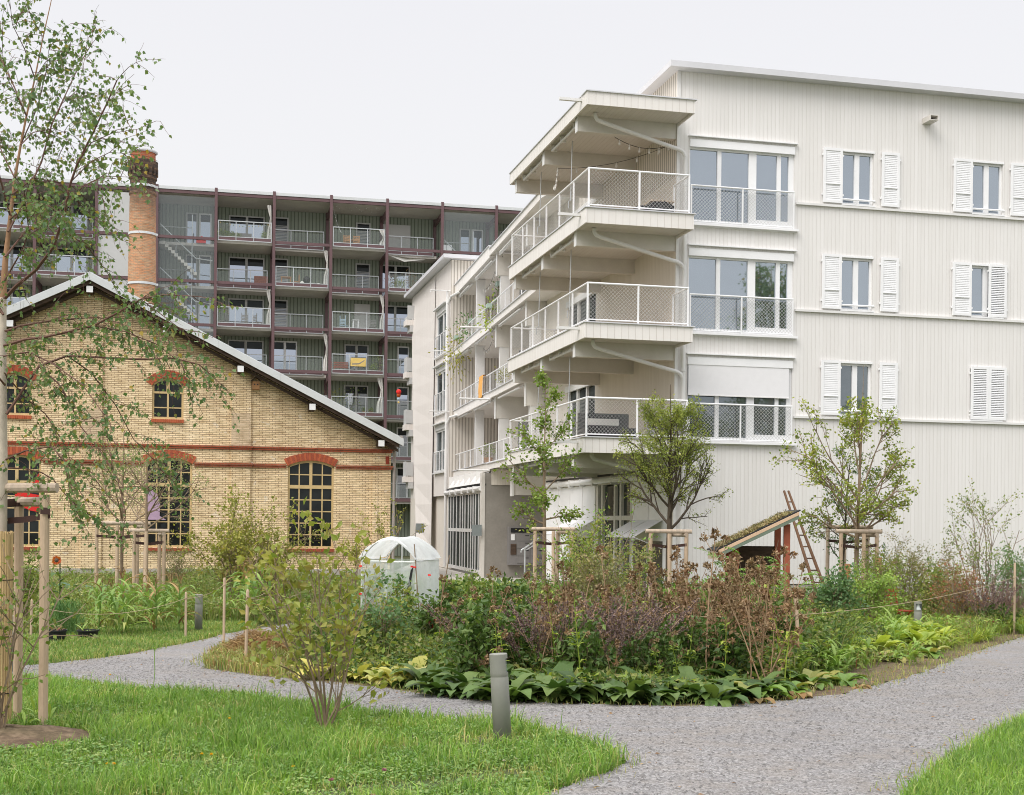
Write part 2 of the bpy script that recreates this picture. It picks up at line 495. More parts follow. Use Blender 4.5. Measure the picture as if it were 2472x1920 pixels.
M['clothwhite'] = plain('white_cloth', (.70, .68, .64), .8, .1, 2)
M['clothblue'] = plain('pale_blue_cloth', (.42, .55, .64), .8, .1, 3)
M['bark_birch'] = plain('birch_bark', (.52, .45, .36), .8, .3, 3, dirt=(.16, .11, .08), stretch=(1, 1, .5))
M['bark_twig'] = plain('red_brown_twig', (.13, .065, .045), .7, .3, 6)
M['bark'] = plain('grey_brown_bark', (.24, .175, .115), .85, .3, 6)
M['bark_dark'] = plain('dark_bark', (.085, .065, .045), .85, .3, 6)
M['dry'] = leafmat('dry_brown_leaf', [(.13, .075, .04), (.25, .15, .08), (.38, .25, .145), (.17, .10, .05), (.31, .195, .105), (.52, .39, .26)], .15, .8)
M['drystem'] = plain('dry_stem', (.33, .22, .13), .85, .3, 6)
M['straw'] = leafmat('straw', [(.22, .12, .05), (.36, .22, .10), (.45, .31, .15), (.18, .09, .04)], .2, .8)
def LM(n, *c, t=.3, r=.5): M['leaf_' + n] = leafmat('leaf_' + n, list(c), t, r)
LM('birch', (0.150, 0.235, 0.080), (0.190, 0.290, 0.095), (0.115, 0.200, 0.095), (0.240, 0.300, 0.110), (0.170, 0.260, 0.130), (0.210, 0.290, 0.080), (0.150, 0.240, 0.100), (0.130, 0.210, 0.085), (0.200, 0.280, 0.120), (0.170, 0.250, 0.085), (0.230, 0.310, 0.120), (0.140, 0.220, 0.090), (0.260, 0.300, 0.100), (0.500, 0.340, 0.060), t=.32)
LM('apple', (0.216, 0.293, 0.092), (0.308, 0.385, 0.139), (0.169, 0.246, 0.092), (0.400, 0.431, 0.154))
LM('maple', (0.200, 0.274, 0.044), (0.309, 0.370, 0.063), (0.146, 0.225, 0.038), (0.400, 0.402, 0.076), (0.237, 0.306, 0.050))
LM('hornbeam', (0.168, 0.227, 0.050), (0.244, 0.298, 0.066), (0.319, 0.369, 0.077), (0.198, 0.255, 0.055), (0.380, 0.383, 0.099))
LM('linden', (0.146, 0.235, 0.038), (0.218, 0.314, 0.057), (0.291, 0.361, 0.076), (0.164, 0.251, 0.044))
LM('darkshrub', (0.105, 0.189, 0.084), (0.147, 0.252, 0.105), (0.189, 0.294, 0.115))
LM('hazel', (0.257, 0.270, 0.047), (0.338, 0.324, 0.068), (0.189, 0.230, 0.041), (0.419, 0.365, 0.095), (0.230, 0.257, 0.054))
LM('shrub', (0.242, 0.292, 0.050), (0.330, 0.346, 0.070), (0.187, 0.248, 0.050), (0.396, 0.367, 0.090), (0.286, 0.313, 0.060), (0.374, 0.292, 0.100), t=.35)
LM('elder', (0.161, 0.293, 0.050), (0.225, 0.385, 0.069), (0.137, 0.246, 0.044))
LM('mixed', (0.098, 0.169, 0.035), (0.163, 0.246, 0.043), (0.217, 0.297, 0.055), (0.293, 0.338, 0.070), (0.131, 0.205, 0.047), (0.358, 0.338, 0.102), (0.076, 0.133, 0.031))
LM('olive', (0.182, 0.196, 0.070), (0.238, 0.238, 0.091), (0.294, 0.252, 0.112), (0.140, 0.168, 0.056), (0.350, 0.308, 0.140))
LM('burdock', (0.051, 0.102, 0.023), (0.077, 0.141, 0.032), (0.112, 0.188, 0.041), (0.043, 0.083, 0.020), (0.146, 0.211, 0.052), (0.069, 0.122, 0.029), t=.22, r=.5)
LM('hosta', (.42, .40, .08), (.55, .50, .14), (.32, .36, .07), (.62, .56, .24), (.50, .46, .11), t=.3)
LM('hosta_green', (0.145, 0.265, 0.054), (0.209, 0.323, 0.071), (0.113, 0.206, 0.048), (0.483, 0.397, 0.119), t=.25)
LM('corn', (0.246, 0.385, 0.092), (0.339, 0.477, 0.131), (0.185, 0.308, 0.077), (0.508, 0.508, 0.185), t=.3)
LM('lily', (0.224, 0.364, 0.070), (0.308, 0.434, 0.098), (0.168, 0.280, 0.063), (0.378, 0.448, 0.112), t=.3)
LM('lime', (0.350, 0.438, 0.062), (0.450, 0.512, 0.088), (0.275, 0.375, 0.062), (0.500, 0.500, 0.125), t=.35)
LM('leek', (0.126, 0.266, 0.126), (0.168, 0.336, 0.168), (0.098, 0.210, 0.098), t=.2)
LM('cabbage', (0.078, 0.169, 0.104), (0.111, 0.221, 0.143), (0.058, 0.124, 0.078), t=.1, r=.4)
LM('fennel', (0.112, 0.238, 0.070), (0.154, 0.294, 0.084), t=.3)
LM('grass', (0.094, 0.193, 0.028), (0.148, 0.288, 0.041), (0.215, 0.385, 0.058), (0.121, 0.248, 0.047), (0.268, 0.426, 0.075), (0.175, 0.317, 0.047), (0.402, 0.495, 0.162), (0.080, 0.165, 0.035), (0.228, 0.358, 0.093), t=.3)
LM('grass_dry', (0.340, 0.373, 0.099), (0.192, 0.294, 0.060), (0.476, 0.453, 0.179), (0.147, 0.238, 0.049), (0.544, 0.465, 0.218), (0.272, 0.328, 0.080), t=.25)
LM('clover', (0.118, 0.230, 0.055), (0.171, 0.299, 0.074), (0.093, 0.184, 0.046), (0.225, 0.333, 0.092), (0.291, 0.356, 0.129), t=.25)
LM('purple', (.13, .08, .085), (.18, .115, .115), (.22, .15, .14), (.11, .075, .07), t=.1)
LM('redleaf', (0.308, 0.084, 0.070), (0.182, 0.196, 0.056), (0.364, 0.126, 0.084), (0.210, 0.238, 0.070))
LM('sun', (0.500, 0.100, 0.015), (0.420, 0.060, 0.010), (0.600, 0.200, 0.020), t=.2)
# ------------------------------------------------------------------ ground, path, beds
def groundmat():
    m, nt, _, _ = newmat('soil_and_grass')
    o = coord(nt)
    f = noise(nt, o, .6, 6, .65); f2 = noise(nt, o, 14, 4, .7)
    c = ramp(nt, f2, [(.3, (.035, .045, .015)), (.55, (.06, .085, .025)), (.75, (.10, .12, .04))])
    c = mixc(nt, ramp(nt, f, [(.45, (0, 0, 0)), (.6, (.6, .6, .6))]), c, (.10, .075, .05))
    finish(nt, c, .95, 0, f2, .03); return m

def soilmat():
    m, nt, _, _ = newmat('garden_soil')
    o = coord(nt); f = noise(nt, o, 9, 6, .7); f2 = noise(nt, o, 1.2, 4)
    c = ramp(nt, f, [(.3, (.055, .035, .022)), (.5, (.12, .08, .05)), (.72, (.24, .17, .11))])
    c = mixc(nt, ramp(nt, f2, [(.4, (0, 0, 0)), (.65, (.5, .5, .5))]), c, (.13, .12, .05))
    finish(nt, c, .95, 0, f, .03); return m

def gravelmat():
    m, nt, _, _ = newmat('grey_gravel')
    o = coord(nt)
    v = nt.nodes.new('ShaderNodeTexVoronoi'); v.inputs['Scale'].default_value = 62; nt.links.new(o, v.inputs['Vector'])
    sp = nt.nodes.new('ShaderNodeSeparateColor'); nt.links.new(v.outputs['Color'], sp.inputs[0])
    c = ramp(nt, sp.outputs[0], [(.03, (.06, .056, .053)), (.2, (.16, .150, .143)), (.6, (.26, .246, .236)), (.97, (.46, .44, .42))])
    big = noise(nt, o, .55, 5, .6); tan = noise(nt, o, 1.7, 6, .7)
    c = mixc(nt, 1.0, c, ramp(nt, big, [(.3, (.84, .83, .84)), (.7, (1.12, 1.12, 1.13))]), 'MULTIPLY')
    c = mixc(nt, ramp(nt, tan, [(.46, (0, 0, 0)), (.68, (.7, .7, .7))]), c, (.245, .20, .15))
    fine = noise(nt, o, 130, 2, .7)
    c = mixc(nt, .35, c, ramp(nt, fine, [(.35, (.09, .09, .09)), (.65, (.40, .39, .39))]))
    h = math_(nt, 'ADD', v.outputs['Distance'], fine)
    finish(nt, c, .9, 0, h, .012); return m

M['ground'] = groundmat(); M['soil'] = soilmat(); M['gravel'] = gravelmat()
KNOT = [-60, 0, 11.5, 25, 46, 54, 140, 900]
g = MB()
for y0, y1 in zip(KNOT, KNOT[1:]):
    g.quad((-500, y0, gz(y0)), (500, y0, gz(y0)), (500, y1, gz(y1)), (-500, y1, gz(y1)))
tag(g.build('ground', M['ground']), kind='structure')

import bmesh
def sheet(name, poly, mat, lift, kind='structure', jit=.05):
    "flat sheet of the ground inside an outline, following the slope"
    P = []
    for i in range(len(poly)):
        a = poly[i]; b = poly[(i + 1) % len(poly)]
        n = max(1, int(math.hypot(b[0] - a[0], b[1] - a[1]) / .3))
        if n > 60: n = 1
        for k in range(n):
            f = k / n
            P.append((a[0] + (b[0] - a[0]) * f + rnd.uniform(-jit, jit) * (n > 1), a[1] + (b[1] - a[1]) * f + rnd.uniform(-jit, jit) * (n > 1)))
    from mathutils.geometry import tessellate_polygon
    bm = bmesh.new()
    vs = [bm.verts.new((x, y, 0)) for x, y in P]
    for tri in tessellate_polygon([[Vector((x, y, 0)) for x, y in P]]):
        bm.faces.new([vs[i] for i in tri])
    for k in (11.5, 25, 46, 54):
        bmesh.ops.bisect_plane(bm, geom=bm.verts[:] + bm.edges[:] + bm.faces[:], plane_co=(0, k, 0), plane_no=(0, 1, 0))
    for v in bm.verts: v.co.z = gz(v.co.y) + lift
    bmesh.ops.recalc_face_normals(bm, faces=bm.faces[:])
    up = sum(f.normal.z for f in bm.faces)
    if up < 0: bmesh.ops.reverse_faces(bm, faces=bm.faces[:])
    me = bpy.data.meshes.new(name); bm.to_mesh(me); bm.free(); me.materials.append(mat)
    o = bpy.data.objects.new(name, me); col.objects.link(o)
    return tag(o, kind=kind)

near_edge = [gD(x, y) for x, y in [(0, 1450), (100, 1452), (300, 1470), (450, 1476), (600, 1500), (750, 1520), (900, 1537), (1080, 1546), (1200, 1572), (1300, 1606), (1338, 1628), (1300, 1652), (1160, 1694)]]
right_edge = [gD(x, y) for x, y in [(1930, 1700), (2000, 1640), (2095, 1585), (2184, 1538)]]
bed_edge = [gD(x, y) for x, y in [(560, 1368), (480, 1380), (432, 1412), (440, 1428), (540, 1442), (640, 1452), (720, 1458), (820, 1470), (900, 1482), (1000, 1490), (1200, 1503), (1450, 1509), (1600, 1502), (1800, 1482), (1950, 1441), (2050, 1402), (2120, 1378), (2184, 1358)]]
left_far = [gD(x, y) for x, y in [(0, 1428), (60, 1421), (200, 1407), (300, 1392), (400, 1372), (480, 1353), (545, 1343)]]
path_poly = (near_edge + [(-.6, 7.5), (-1.5, 2), (-2, -6), (9, -6), (5.5, 3), (3.2, 7.2)] + right_edge + [(12.5, 13.6), (16, 17), (19, 24.6), (bed_edge[-1][0] + 3.5, bed_edge[-1][1] + 3.0)]
             + bed_edge[::-1] + [(-3.9, 28.5), (-4.6, 29.3)] + left_far[::-1] + [(-10.5, 20.8), (-16, 21.5), (-16, 18.0), (-9.5, 17.2)])
sheet('gravel_path', path_poly, M['gravel'], .012)
bed_poly = bed_edge + [(bed_edge[-1][0] + 3, bed_edge[-1][1] + 4), (16, 33), (4.6, 34.4), (1, 36), (-4, 33), (-4.2, 28)]
sheet('planting_bed', bed_poly, M['soil'], .008)
sheet('pavement', [(-5.5, 43), (2.6, 43), (2.2, 60), (-5.5, 82)], M['plinth'], .03, jit=0)

# ------------------------------------------------------------------ timber apartment building (right)
A1 = radians(13.52)
FW = Fr((4.35, 36.37), A1)
LV = 2.953
tb = thing('timber_apartment_building', 'white timber clad apartment building with shuttered windows and deep stacked corner balconies', 'building', FW.p(0, 0, -.5))
big = [(.37, 3.45, 10.05 - k * LV, 12.33 - k * LV) for k in range(3)]
smalls = [(a, b, 10.86 - k * LV, 12.39 - k * LV) for a, b in ((4.896, 5.86), (8.969, 9.95)) for k in range(3)]
MB().wall(FW, 0, [0, 15], .26, 14.2, big + smalls, .16).build('facade_wall', M['boards'], tb)
SD = Fr(FW.o, A1 + pi / 2)          # along the flank; positive distance is outside
sidew = [(7.3, 10.6, 10.12 - k * LV, 12.35 - k * LV) for k in range(3)] + [(3.5, 6.95, -.2, 3.1)]
MB().wall(SD, 0, [0, 13.3], -.5, 11.3, sidew, -.16, flip=True).build('flank_wall', M['boards_side'], tb)
MB().wall(SD, 0, [0, 13.3], 11.3, 14.2, [], -.1, flip=True).build('ribbed_parapet', M['ribs'], tb)
rf = MB(); rf.box(FW, -.32, 15, -.36, 13.6, 14.14, 14.3); rf.build('roof', M['roofgrey'], tb)
MB().box(FW, .4, 15, .2, 13.3, -.5, 14.1).box(FW, 0, 15, 13.3, 13.5, -.5, 14.2).build('core', M['boards_side'], tb)
MB().box(FW, .0, 15, .03, .18, -.6, .24).build('plinth', M['plinth'], tb)
for k in range(3):
    MB().box(FW, 3.5, 15, -.07, -.002, 10.752 - k * LV, 10.815 - k * LV).build('string_course', M['white2'], tb)
MB().box(FW, -.004, .09, -.035, -.004, -.2, 14.13).build('corner_board', M['white2'], tb)

def diamond(mb, fr, t0, t1, d, z0, z1, step=.07, w=.0052):
    "wire netting as crossing strips"
    W, Hh = t1 - t0, z1 - z0
    for sgn, dd in ((1, 0), (-1, .006)):
        q = -Hh
        while q < W:
            a0, a1 = max(0, q), min(W, q + Hh)
            if a1 - a0 > .01:
                zz0, zz1 = a0 - q, a1 - q
                ta, tb_ = (t0 + a0, t0 + a1) if sgn > 0 else (t1 - a0, t1 - a1)
                mb.quad(fr.p(ta - w, d + dd, z0 + zz0), fr.p(ta + w, d + dd, z0 + zz0), fr.p(tb_ + w, d + dd, z0 + zz1), fr.p(tb_ - w, d + dd, z0 + zz1))
            q += step * 1.414
    return mb

def railing(parent, fr, ts, d, z0, z1, post=.022, mesh=True, name='railing'):
    "posts, two bars and wire netting between them"
    m = MB()
    for t in ts: m.box(fr, t - post, t + post, d - .02, d + .02, z0 - .03, z1 - .02)
    m.tube([fr.p(ts[0] - post, d, z1), fr.p(ts[-1] + post, d, z1)], .026, 8)
    m.tube([fr.p(ts[0] - post, d, z0 + .05), fr.p(ts[-1] + post, d, z0 + .05)], .018, 6)
    r = m.build(name, M['white'], parent)
    if mesh:
        n = MB()
        for a, b in zip(ts, ts[1:]): diamond(n, fr, a + post, b - post, d, z0 + .06, z1 - .03)
        n.build('wire_mesh', M['wire'], r)
    return r

def sash(mb, fr, t0, t1, d0, d1, z0, z1, w):
    mb.box(fr, t0, t0 + w, d0, d1, z0, z1).box(fr, t1 - w, t1, d0, d1, z0, z1)
    mb.box(fr, t0 + w, t1 - w, d0, d1, z1 - w, z1).box(fr, t0 + w, t1 - w, d0, d1, z0, z0 + w)

# big windows over the corner
for k in range(3):
    o = -k * LV
    w = MB()
    w.box(FW, .33, 3.52, -.10, -.002, 12.395 + o, 12.425 + o)          # hood
    w.box(FW, .372, 3.448, -.05, .10, 12.12 + o, 12.325 + o)           # blind box
    edges = [(.372, .405), (1.197, 1.311), (2.121, 2.342), (2.958, 3.07), (3.303, 3.448)]
    for a, b in edges: w.box(FW, a, b, .04, .14, 10.06 + o, 12.12 + o)
    for (a, b), (c, d) in zip(edges, edges[1:]):
        lo = 10.17 if a < 2 else 10.27
        w.box(FW, b, c, .05, .13, 10.06 + o, lo + o).box(FW, b, c, .05, .13, 12.07 + o, 12.12 + o)
    w.box(FW, .37, 3.45, -.02, .0, 10.05 + o, 12.12 + o) if False else None
    fw_ = w.build('window', M['white'], tb)
    for (a, b), (c, d) in zip(edges, edges[1:]):
        p = MB(); p.quad(FW.p(b, .09, 10.12 + o), FW.p(c, .09, 10.12 + o), FW.p(c, .09, 12.1 + o), FW.p(b, .09, 12.1 + o))
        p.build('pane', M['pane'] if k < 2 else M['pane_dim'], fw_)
    MB().box(FW, .33, 3.55, -.13, .04, 9.985 + o, 10.045 + o).box(FW, .35, 3.5, -.03, .02, 9.96 + o, 9.985 + o).build('sill', M['white'], fw_)
    if k == 2:
        MB().box(FW, .39, 3.34, -.035, -.03, 5.40, 12.12 + o).build('roller_blind', M['screen'], fw_)
        MB().box(FW, .39, 3.34, -.045, -.02, 5.375, 5.40).build('blind_rail', M['white2'], fw_)
    railing(fw_, FW, [.40, 1.89, 3.40], -.09, 10.04 + o, 11.06 + o, .018)
# small windows
for wi, (a, b) in enumerate(((4.896, 5.86), (8.969, 9.95))):
    for k in range(3):
        o = -k * LV
        w = MB(); sash(w, FW, a, b, .07, .14, 10.86 + o, 12.33 + o, .06)
        mid = (a + b) / 2 + .0
        w.box(FW, mid - .075, mid + .075, .06, .13, 10.9 + o, 12.3 + o)
        w.box(FW, a, b + .02, -.02, .06, 12.33 + o, 12.388 + o)
        f_ = w.build('window', M['white'], tb)
        for p0, p1 in ((a + .06, mid - .075), (mid + .075, b - .06)):
            MB().quad(FW.p(p0, .11, 10.9 + o), FW.p(p1, .11, 10.9 + o), FW.p(p1, .11, 12.3 + o), FW.p(p0, .11, 12.3 + o)).build('pane', M['pane'] if not (k == 2 and wi == 0) else M['pane_dim'], f_)
        MB().tube([FW.p(a - .02, .0, 11.0 + o), FW.p(b + .05, .0, 11.0 + o)], .028, 8).build('guard_rail', M['white'], f_)
        MB().box(FW, a - .03, b + .03, -.075, .06, 10.82 + o, 10.858 + o).build('sill', M['white'], f_)

def shutter(t0, t1, z0, z1, d, slat=True):
    m = MB(); w = .075
    sash(m, FW, t0, t1, d - .035, d, z0, z1, w)
    rail = z0 + (z1 - z0) * .345
    if not slat: rail = None
    if rail: m.box(FW, t0 + w, t1 - w, d - .045, d, rail - .012, rail + .012)
    n = int((z1 - z0 - 2 * w) / .05)
    for i in range(n):
        z = z0 + w + (i + .5) * (z1 - z0 - 2 * w) / n
        if slat:
            m.quad(FW.p(t0 + w, d - .022, z - .025), FW.p(t1 - w, d - .022, z - .025), FW.p(t1 - w, d - .013, z + .024), FW.p(t0 + w, d - .013, z + .024))
        else:
            m.quad(FW.p(t0 + w, d - .034, z - .03), FW.p(t1 - w, d - .034, z - .03), FW.p(t1 - w, d - .004, z + .012), FW.p(t0 + w, d - .004, z + .012))
    if slat: m.box(FW, t0 + w, t1 - w, d - .004, d, z0 + w, z1 - w)
    for z in (z0 + .2, z1 - .22):
        m.box(FW, t0 - .035, t0 + .01, d - .03, d + .01, z, z + .05)
        m.box(FW, t1 - .01, t1 + .035, d - .03, d + .01, z, z + .05)
    return m.build('shutter', M['white'], tb)
for k in range(3):
    o = -k * LV
    shutter(4.30, 4.885, 10.87 + o, 12.39 + o, -.03); shutter(6.09, 6.64, 10.87 + o, 12.39 + o, -.03)
    if k < 2: shutter(8.345, 8.945, 10.87 + o, 12.385 + o, -.03)
    if k == 0: shutter(10.18, 10.79, 10.87 + o, 12.385 + o, -.03)
    if k == 1: shutter(9.50, 10.08, 10.87 + o, 12.385 + o, -.03, False)
    if k == 2: shutter(8.965, 9.53, 10.87 + o, 12.385 + o, -.03, False); shutter(9.535, 10.10, 10.87 + o, 12.385 + o, -.03, False)
v = MB(); v.box(FW, 7.36, 7.62, -.42, 0, 13.42, 13.44).box(FW, 7.36, 7.62, -.42, 0, 13.29, 13.31).box(FW, 7.36, 7.38, -.42, 0, 13.31, 13.42).box(FW, 7.60, 7.62, -.42, 0, 13.31, 13.42)
v.build('vent_duct', M['beam'], tb)

# corner balconies
TE, RT = -2.9, -2.81
S0, S1 = -1.15, 7.35
FB_ = SD
beam_s = (.02, 3.44, 6.82)
def slabbox(z0, z1, name, trim=True):
    m = MB()
    for (a, b, c, d) in ((TE, .05, S0 - .06, S0 - .02), (TE, TE + .04, S0 - .02, S1), (TE, .0, S1 - .04, S1)):
        m.box(FW, a, b, c, d, z0, z1)
    m.box(FW, .01, .05, S0 - .02, -.005, z0, z1)
    f = m.build(name, M['fascia'], tb)
    s = MB(); s.box(FW, TE + .04, 0, S0 - .02, S1 - .04, z0 + .07, z1 - .02); s.build('soffit', M['soffit'], f)
    t = MB(); t.box(FW, TE - .03, .10, S0 - .10, S0 + .03, z1, z1 + .028).box(FW, TE - .03, TE + .06, S0 + .03, S1 + .01, z1, z1 + .028); t.build('metal_trim', M['roofgrey'], f)
    return f
tops = [(12.64, 12.98, 'balcony_roof')] + [(9.60 - k * LV, 9.99 - k * LV, 'balcony_slab') for k in range(3)]
for i, (z0, z1, nm) in enumerate(tops):
    sl = slabbox(z0, z1, nm)
    if i: MB().box(FW, TE + .04, -.01, S0, S1 - .05, z1 - .015, z1 + .035).build('decking', M['timber_grey'], sl)
    for j, s in enumerate(beam_s):
        b = MB(); b.box(FW, -2.78, 0, s, s + .2, z0 - .34, z0 + .068); bo = b.build('beam', M['beam'], tb)
        MB().box(FW, -2.80, -2.782, s - .01, s + .21, z0 - .35, z0 + .06).build('end_cap', M['white2'], bo)
    for a, b in ((.5, 3.2), (3.9, 6.6)):
        r = MB(); r.tube([FW.p(-2.62, a, z0 + .0), FW.p(-2.62, b, z0 + .0)], .04, 8); r.tube([FW.p(-2.70, a, z0 - .09), FW.p(-2.70, b - .3, z0 - .09)], .032, 8)
        for q in (a + .1, (a + b) / 2, b - .4): r.box(FW, -2.74, -2.58, q, q + .05, z0 - .13, z0 + .05)
        r.build('awning_roller', M['white2'], tb)
    if i < 3:
        for s in (1.7, 5.1):
            r = MB(); r.tube([FW.p(-2.45, s, z0 - .12), FW.p(-2.5, s - .08, z0 - 1.55)], .013, 6); r.tube([FW.p(-2.5, s - .08, z0 - 1.55), FW.p(-2.5, s - .08, z0 - 1.8), FW.p(-2.6, s - .2, z0 - 1.85), FW.p(-2.6, s - .2, z0 - 2.05)], .017, 6)
            r.build('crank_rod', M['steel'], tb)
    MB().box(FW, -3.5, TE, -.75, -.66, z1 - .13, z1 - .06).build('rain_spout', M['white2'], tb)
    # sloping drain pipe to the corner downpipe
    p = MB(); p.tube([FW.p(-2.42, -.38, z0 + .05), FW.p(-2.42, -.38, z0 - .04), FW.p(-2.36, -.37, z0 - .12), FW.p(-2.2, -.35, z0 - .17), FW.p(.02, -.13, z0 - .66), FW.p(.14, -.12, z0 - .72), FW.p(.21, -.12, z0 - .85)], .055, 10)
    p.build('drain_pipe', M['white2'], tb)
p = MB(); p.tube([FW.p(.21, -.12, 11.8), FW.p(.21, -.12, -.3)], .055, 10)
for z in (11.0, 8.9, 6.0, 3.1, 1.2): p.tube([FW.p(.21, -.12, z), FW.p(.21, -.12, z + .06)], .066, 10)
p.build('downpipe', M['white2'], tb)
for k in range(3):
    o = -k * LV
    railing(tb, FW, [RT, -1.44, -.07], S0, 10.03 + o, 11.02 + o)
    railing(tb, SD, [S0 + i * 1.407 for i in range(7)], -RT, 10.03 + o, 11.02 + o)
    railing(tb, SD, [S0, -.03], .07, 10.03 + o, 11.02 + o)
    railing(tb, FW, [RT, -1.4, -.1], S1 - .1, 10.03 + o, 11.02 + o)
# flank windows behind the balconies and on the ground floor
for k in range(3):
    o = -k * LV
    w = MB()
    for a, b in ((7.3, 7.4), (8.3, 8.42), (9.4, 9.52), (10.5, 10.6)): w.box(SD, a, b, -.14, -.02, 10.12 + o, 12.35 + o)
    w.box(SD, 7.2, 10.7, -.02, .06, 12.30 + o, 12.5 + o).box(SD, 7.3, 10.6, -.14, -.02, 10.1 + o, 10.2 + o)
    f_ = w.build('sliding_window', M['white2'], tb)
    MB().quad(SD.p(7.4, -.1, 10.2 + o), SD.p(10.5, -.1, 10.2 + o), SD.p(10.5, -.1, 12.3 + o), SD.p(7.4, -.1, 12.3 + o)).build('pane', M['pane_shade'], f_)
w = MB()
for a, b in ((3.5, 3.62), (4.45, 4.62), (5.05, 5.2), (6.35, 6.5), (6.83, 6.95)): w.box(SD, a, b, -.14, .01, -.2, 3.1)
w.box(SD, 3.5, 6.95, -.13, 0, 1.98, 2.12).box(SD, 3.5, 6.95, -.13, 0, -.2, -.05)
f_ = w.build('garden_door', M['beam'], tb)
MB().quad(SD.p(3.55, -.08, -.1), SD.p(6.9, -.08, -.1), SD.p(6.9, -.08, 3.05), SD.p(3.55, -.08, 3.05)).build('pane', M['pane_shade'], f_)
a = MB(); a.tube([SD.p(.6, .12, 3.22), SD.p(13, .12, 3.22)], .09, 10)
for s in (2.1, 3.5, 4.9, 6.9, 8.3, 9.6, 11, 12.3): a.box(SD, s, s + .06, 0, .2, 3.08, 3.34)
a.build('awning_tube', M['white2'], tb)
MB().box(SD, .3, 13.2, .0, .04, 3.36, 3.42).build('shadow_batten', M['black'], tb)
for a_, b_ in ((7.1, 8.5), (8.56, 10.0), (10.06, 11.5), (11.56, 13.2), (.4, 1.9), (1.96, 3.4)):
    MB().box(SD, a_, b_, .004, .03, -.3, 3.1).build('wall_panel', M['white'], tb)
for a_, b_ in ((7.2, 8.6), (8.65, 10.1), (.7, 1.95), (2.0, 3.3)):
    q = MB(); q.quad(SD.p(a_, .05, 1.98), SD.p(b_, .05, 1.98), SD.p(b_, .85, 1.52), SD.p(a_, .85, 1.52)); q.tube([SD.p(a_, .85, 1.5), SD.p(b_, .85, 1.5)], .02, 6); q.tube([SD.p(a_ + .03, .05, 1.2), SD.p(a_ + .03, .85, 1.5)], .012, 6)
    q.build('drop_awning', M['screen'], tb)
for a_, b_ in ((.7, 1.9), (2.05, 3.2), (7.3, 9.9)):
    MB().quad(SD.p(a_, .034, -.1), SD.p(b_, .034, -.1), SD.p(b_, .034, 1.4), SD.p(a_, .034, 1.4)).build('low_window', M['pane_shade'], tb)

# ------------------------------------------------------------------ timber wing (loggias) beyond
FL = Fr((.886, 46.3), radians(101.03))    # along the loggia edge, positive distance outside
tw = thing('loggia_wing', 'white timber wing with open loggias, glazed ground floor and tall curving end wall', 'building', (0, 58, -.5))
FE = Fr((-3.11, 65.7), A1 + pi / 2)
for k in range(4):
    if k == 0: parts = ((0, 10.2, 13.06, 13.32), (10.2, 20.2, 12.98, 13.46))
    else: parts = ((0, 10.2, 10.0 - (k - 1) * LV, 10.24 - (k - 1) * LV), (10.2, 20.2, 9.92 - (k - 1) * LV, 10.27 - (k - 1) * LV))
    for a, b, z0, z1 in parts:
        m = MB(); m.box(FL, a, b, -3.2, -.05, z0 + .05, z1 - .02); m.box(FL, a, b, -.05, 0, z0, z1)
        s_ = m.build('loggia_slab' if k else 'loggia_roof', M['fascia'], tw)
        MB().box(FL, a - .005, b, -.12, .05, z1, z1 + .03).build('metal_trim', M['roofgrey'], s_)
    # rounded near end
    c = MB(); n = 8; z0, z1 = parts[0][2], parts[0][3]
    pts = [(-1.2 * sin(t * pi / 2 / n) , -1.2 + 1.2 * cos(t * pi / 2 / n)) for t in range(n + 1)] + [(-1.2, -3.2), (0, -3.2)]
    lo = [FL.p(a, b, z0) for a, b in pts]; hi = [FL.p(a, b, z1) for a, b in pts]
    for i in range(len(pts) - 1): c.quad(lo[i], lo[i + 1], hi[i + 1], hi[i])
    c.V.append(np.array(hi)); c.F.append(np.array([list(range(len(pts)))]) + c.n); c.UV.append(np.zeros((len(pts), 2))); c.M.append(np.array([0])); c.n += len(pts)
    c.V.append(np.array(lo)); c.F.append(np.array([list(range(len(pts)))[::-1]]) + c.n); c.UV.append(np.zeros((len(pts), 2))); c.M.append(np.array([0])); c.n += len(pts)
    c.build('rounded_end', M['white2'], tw)
posts_s = (3.2, 9.4, 15.4)
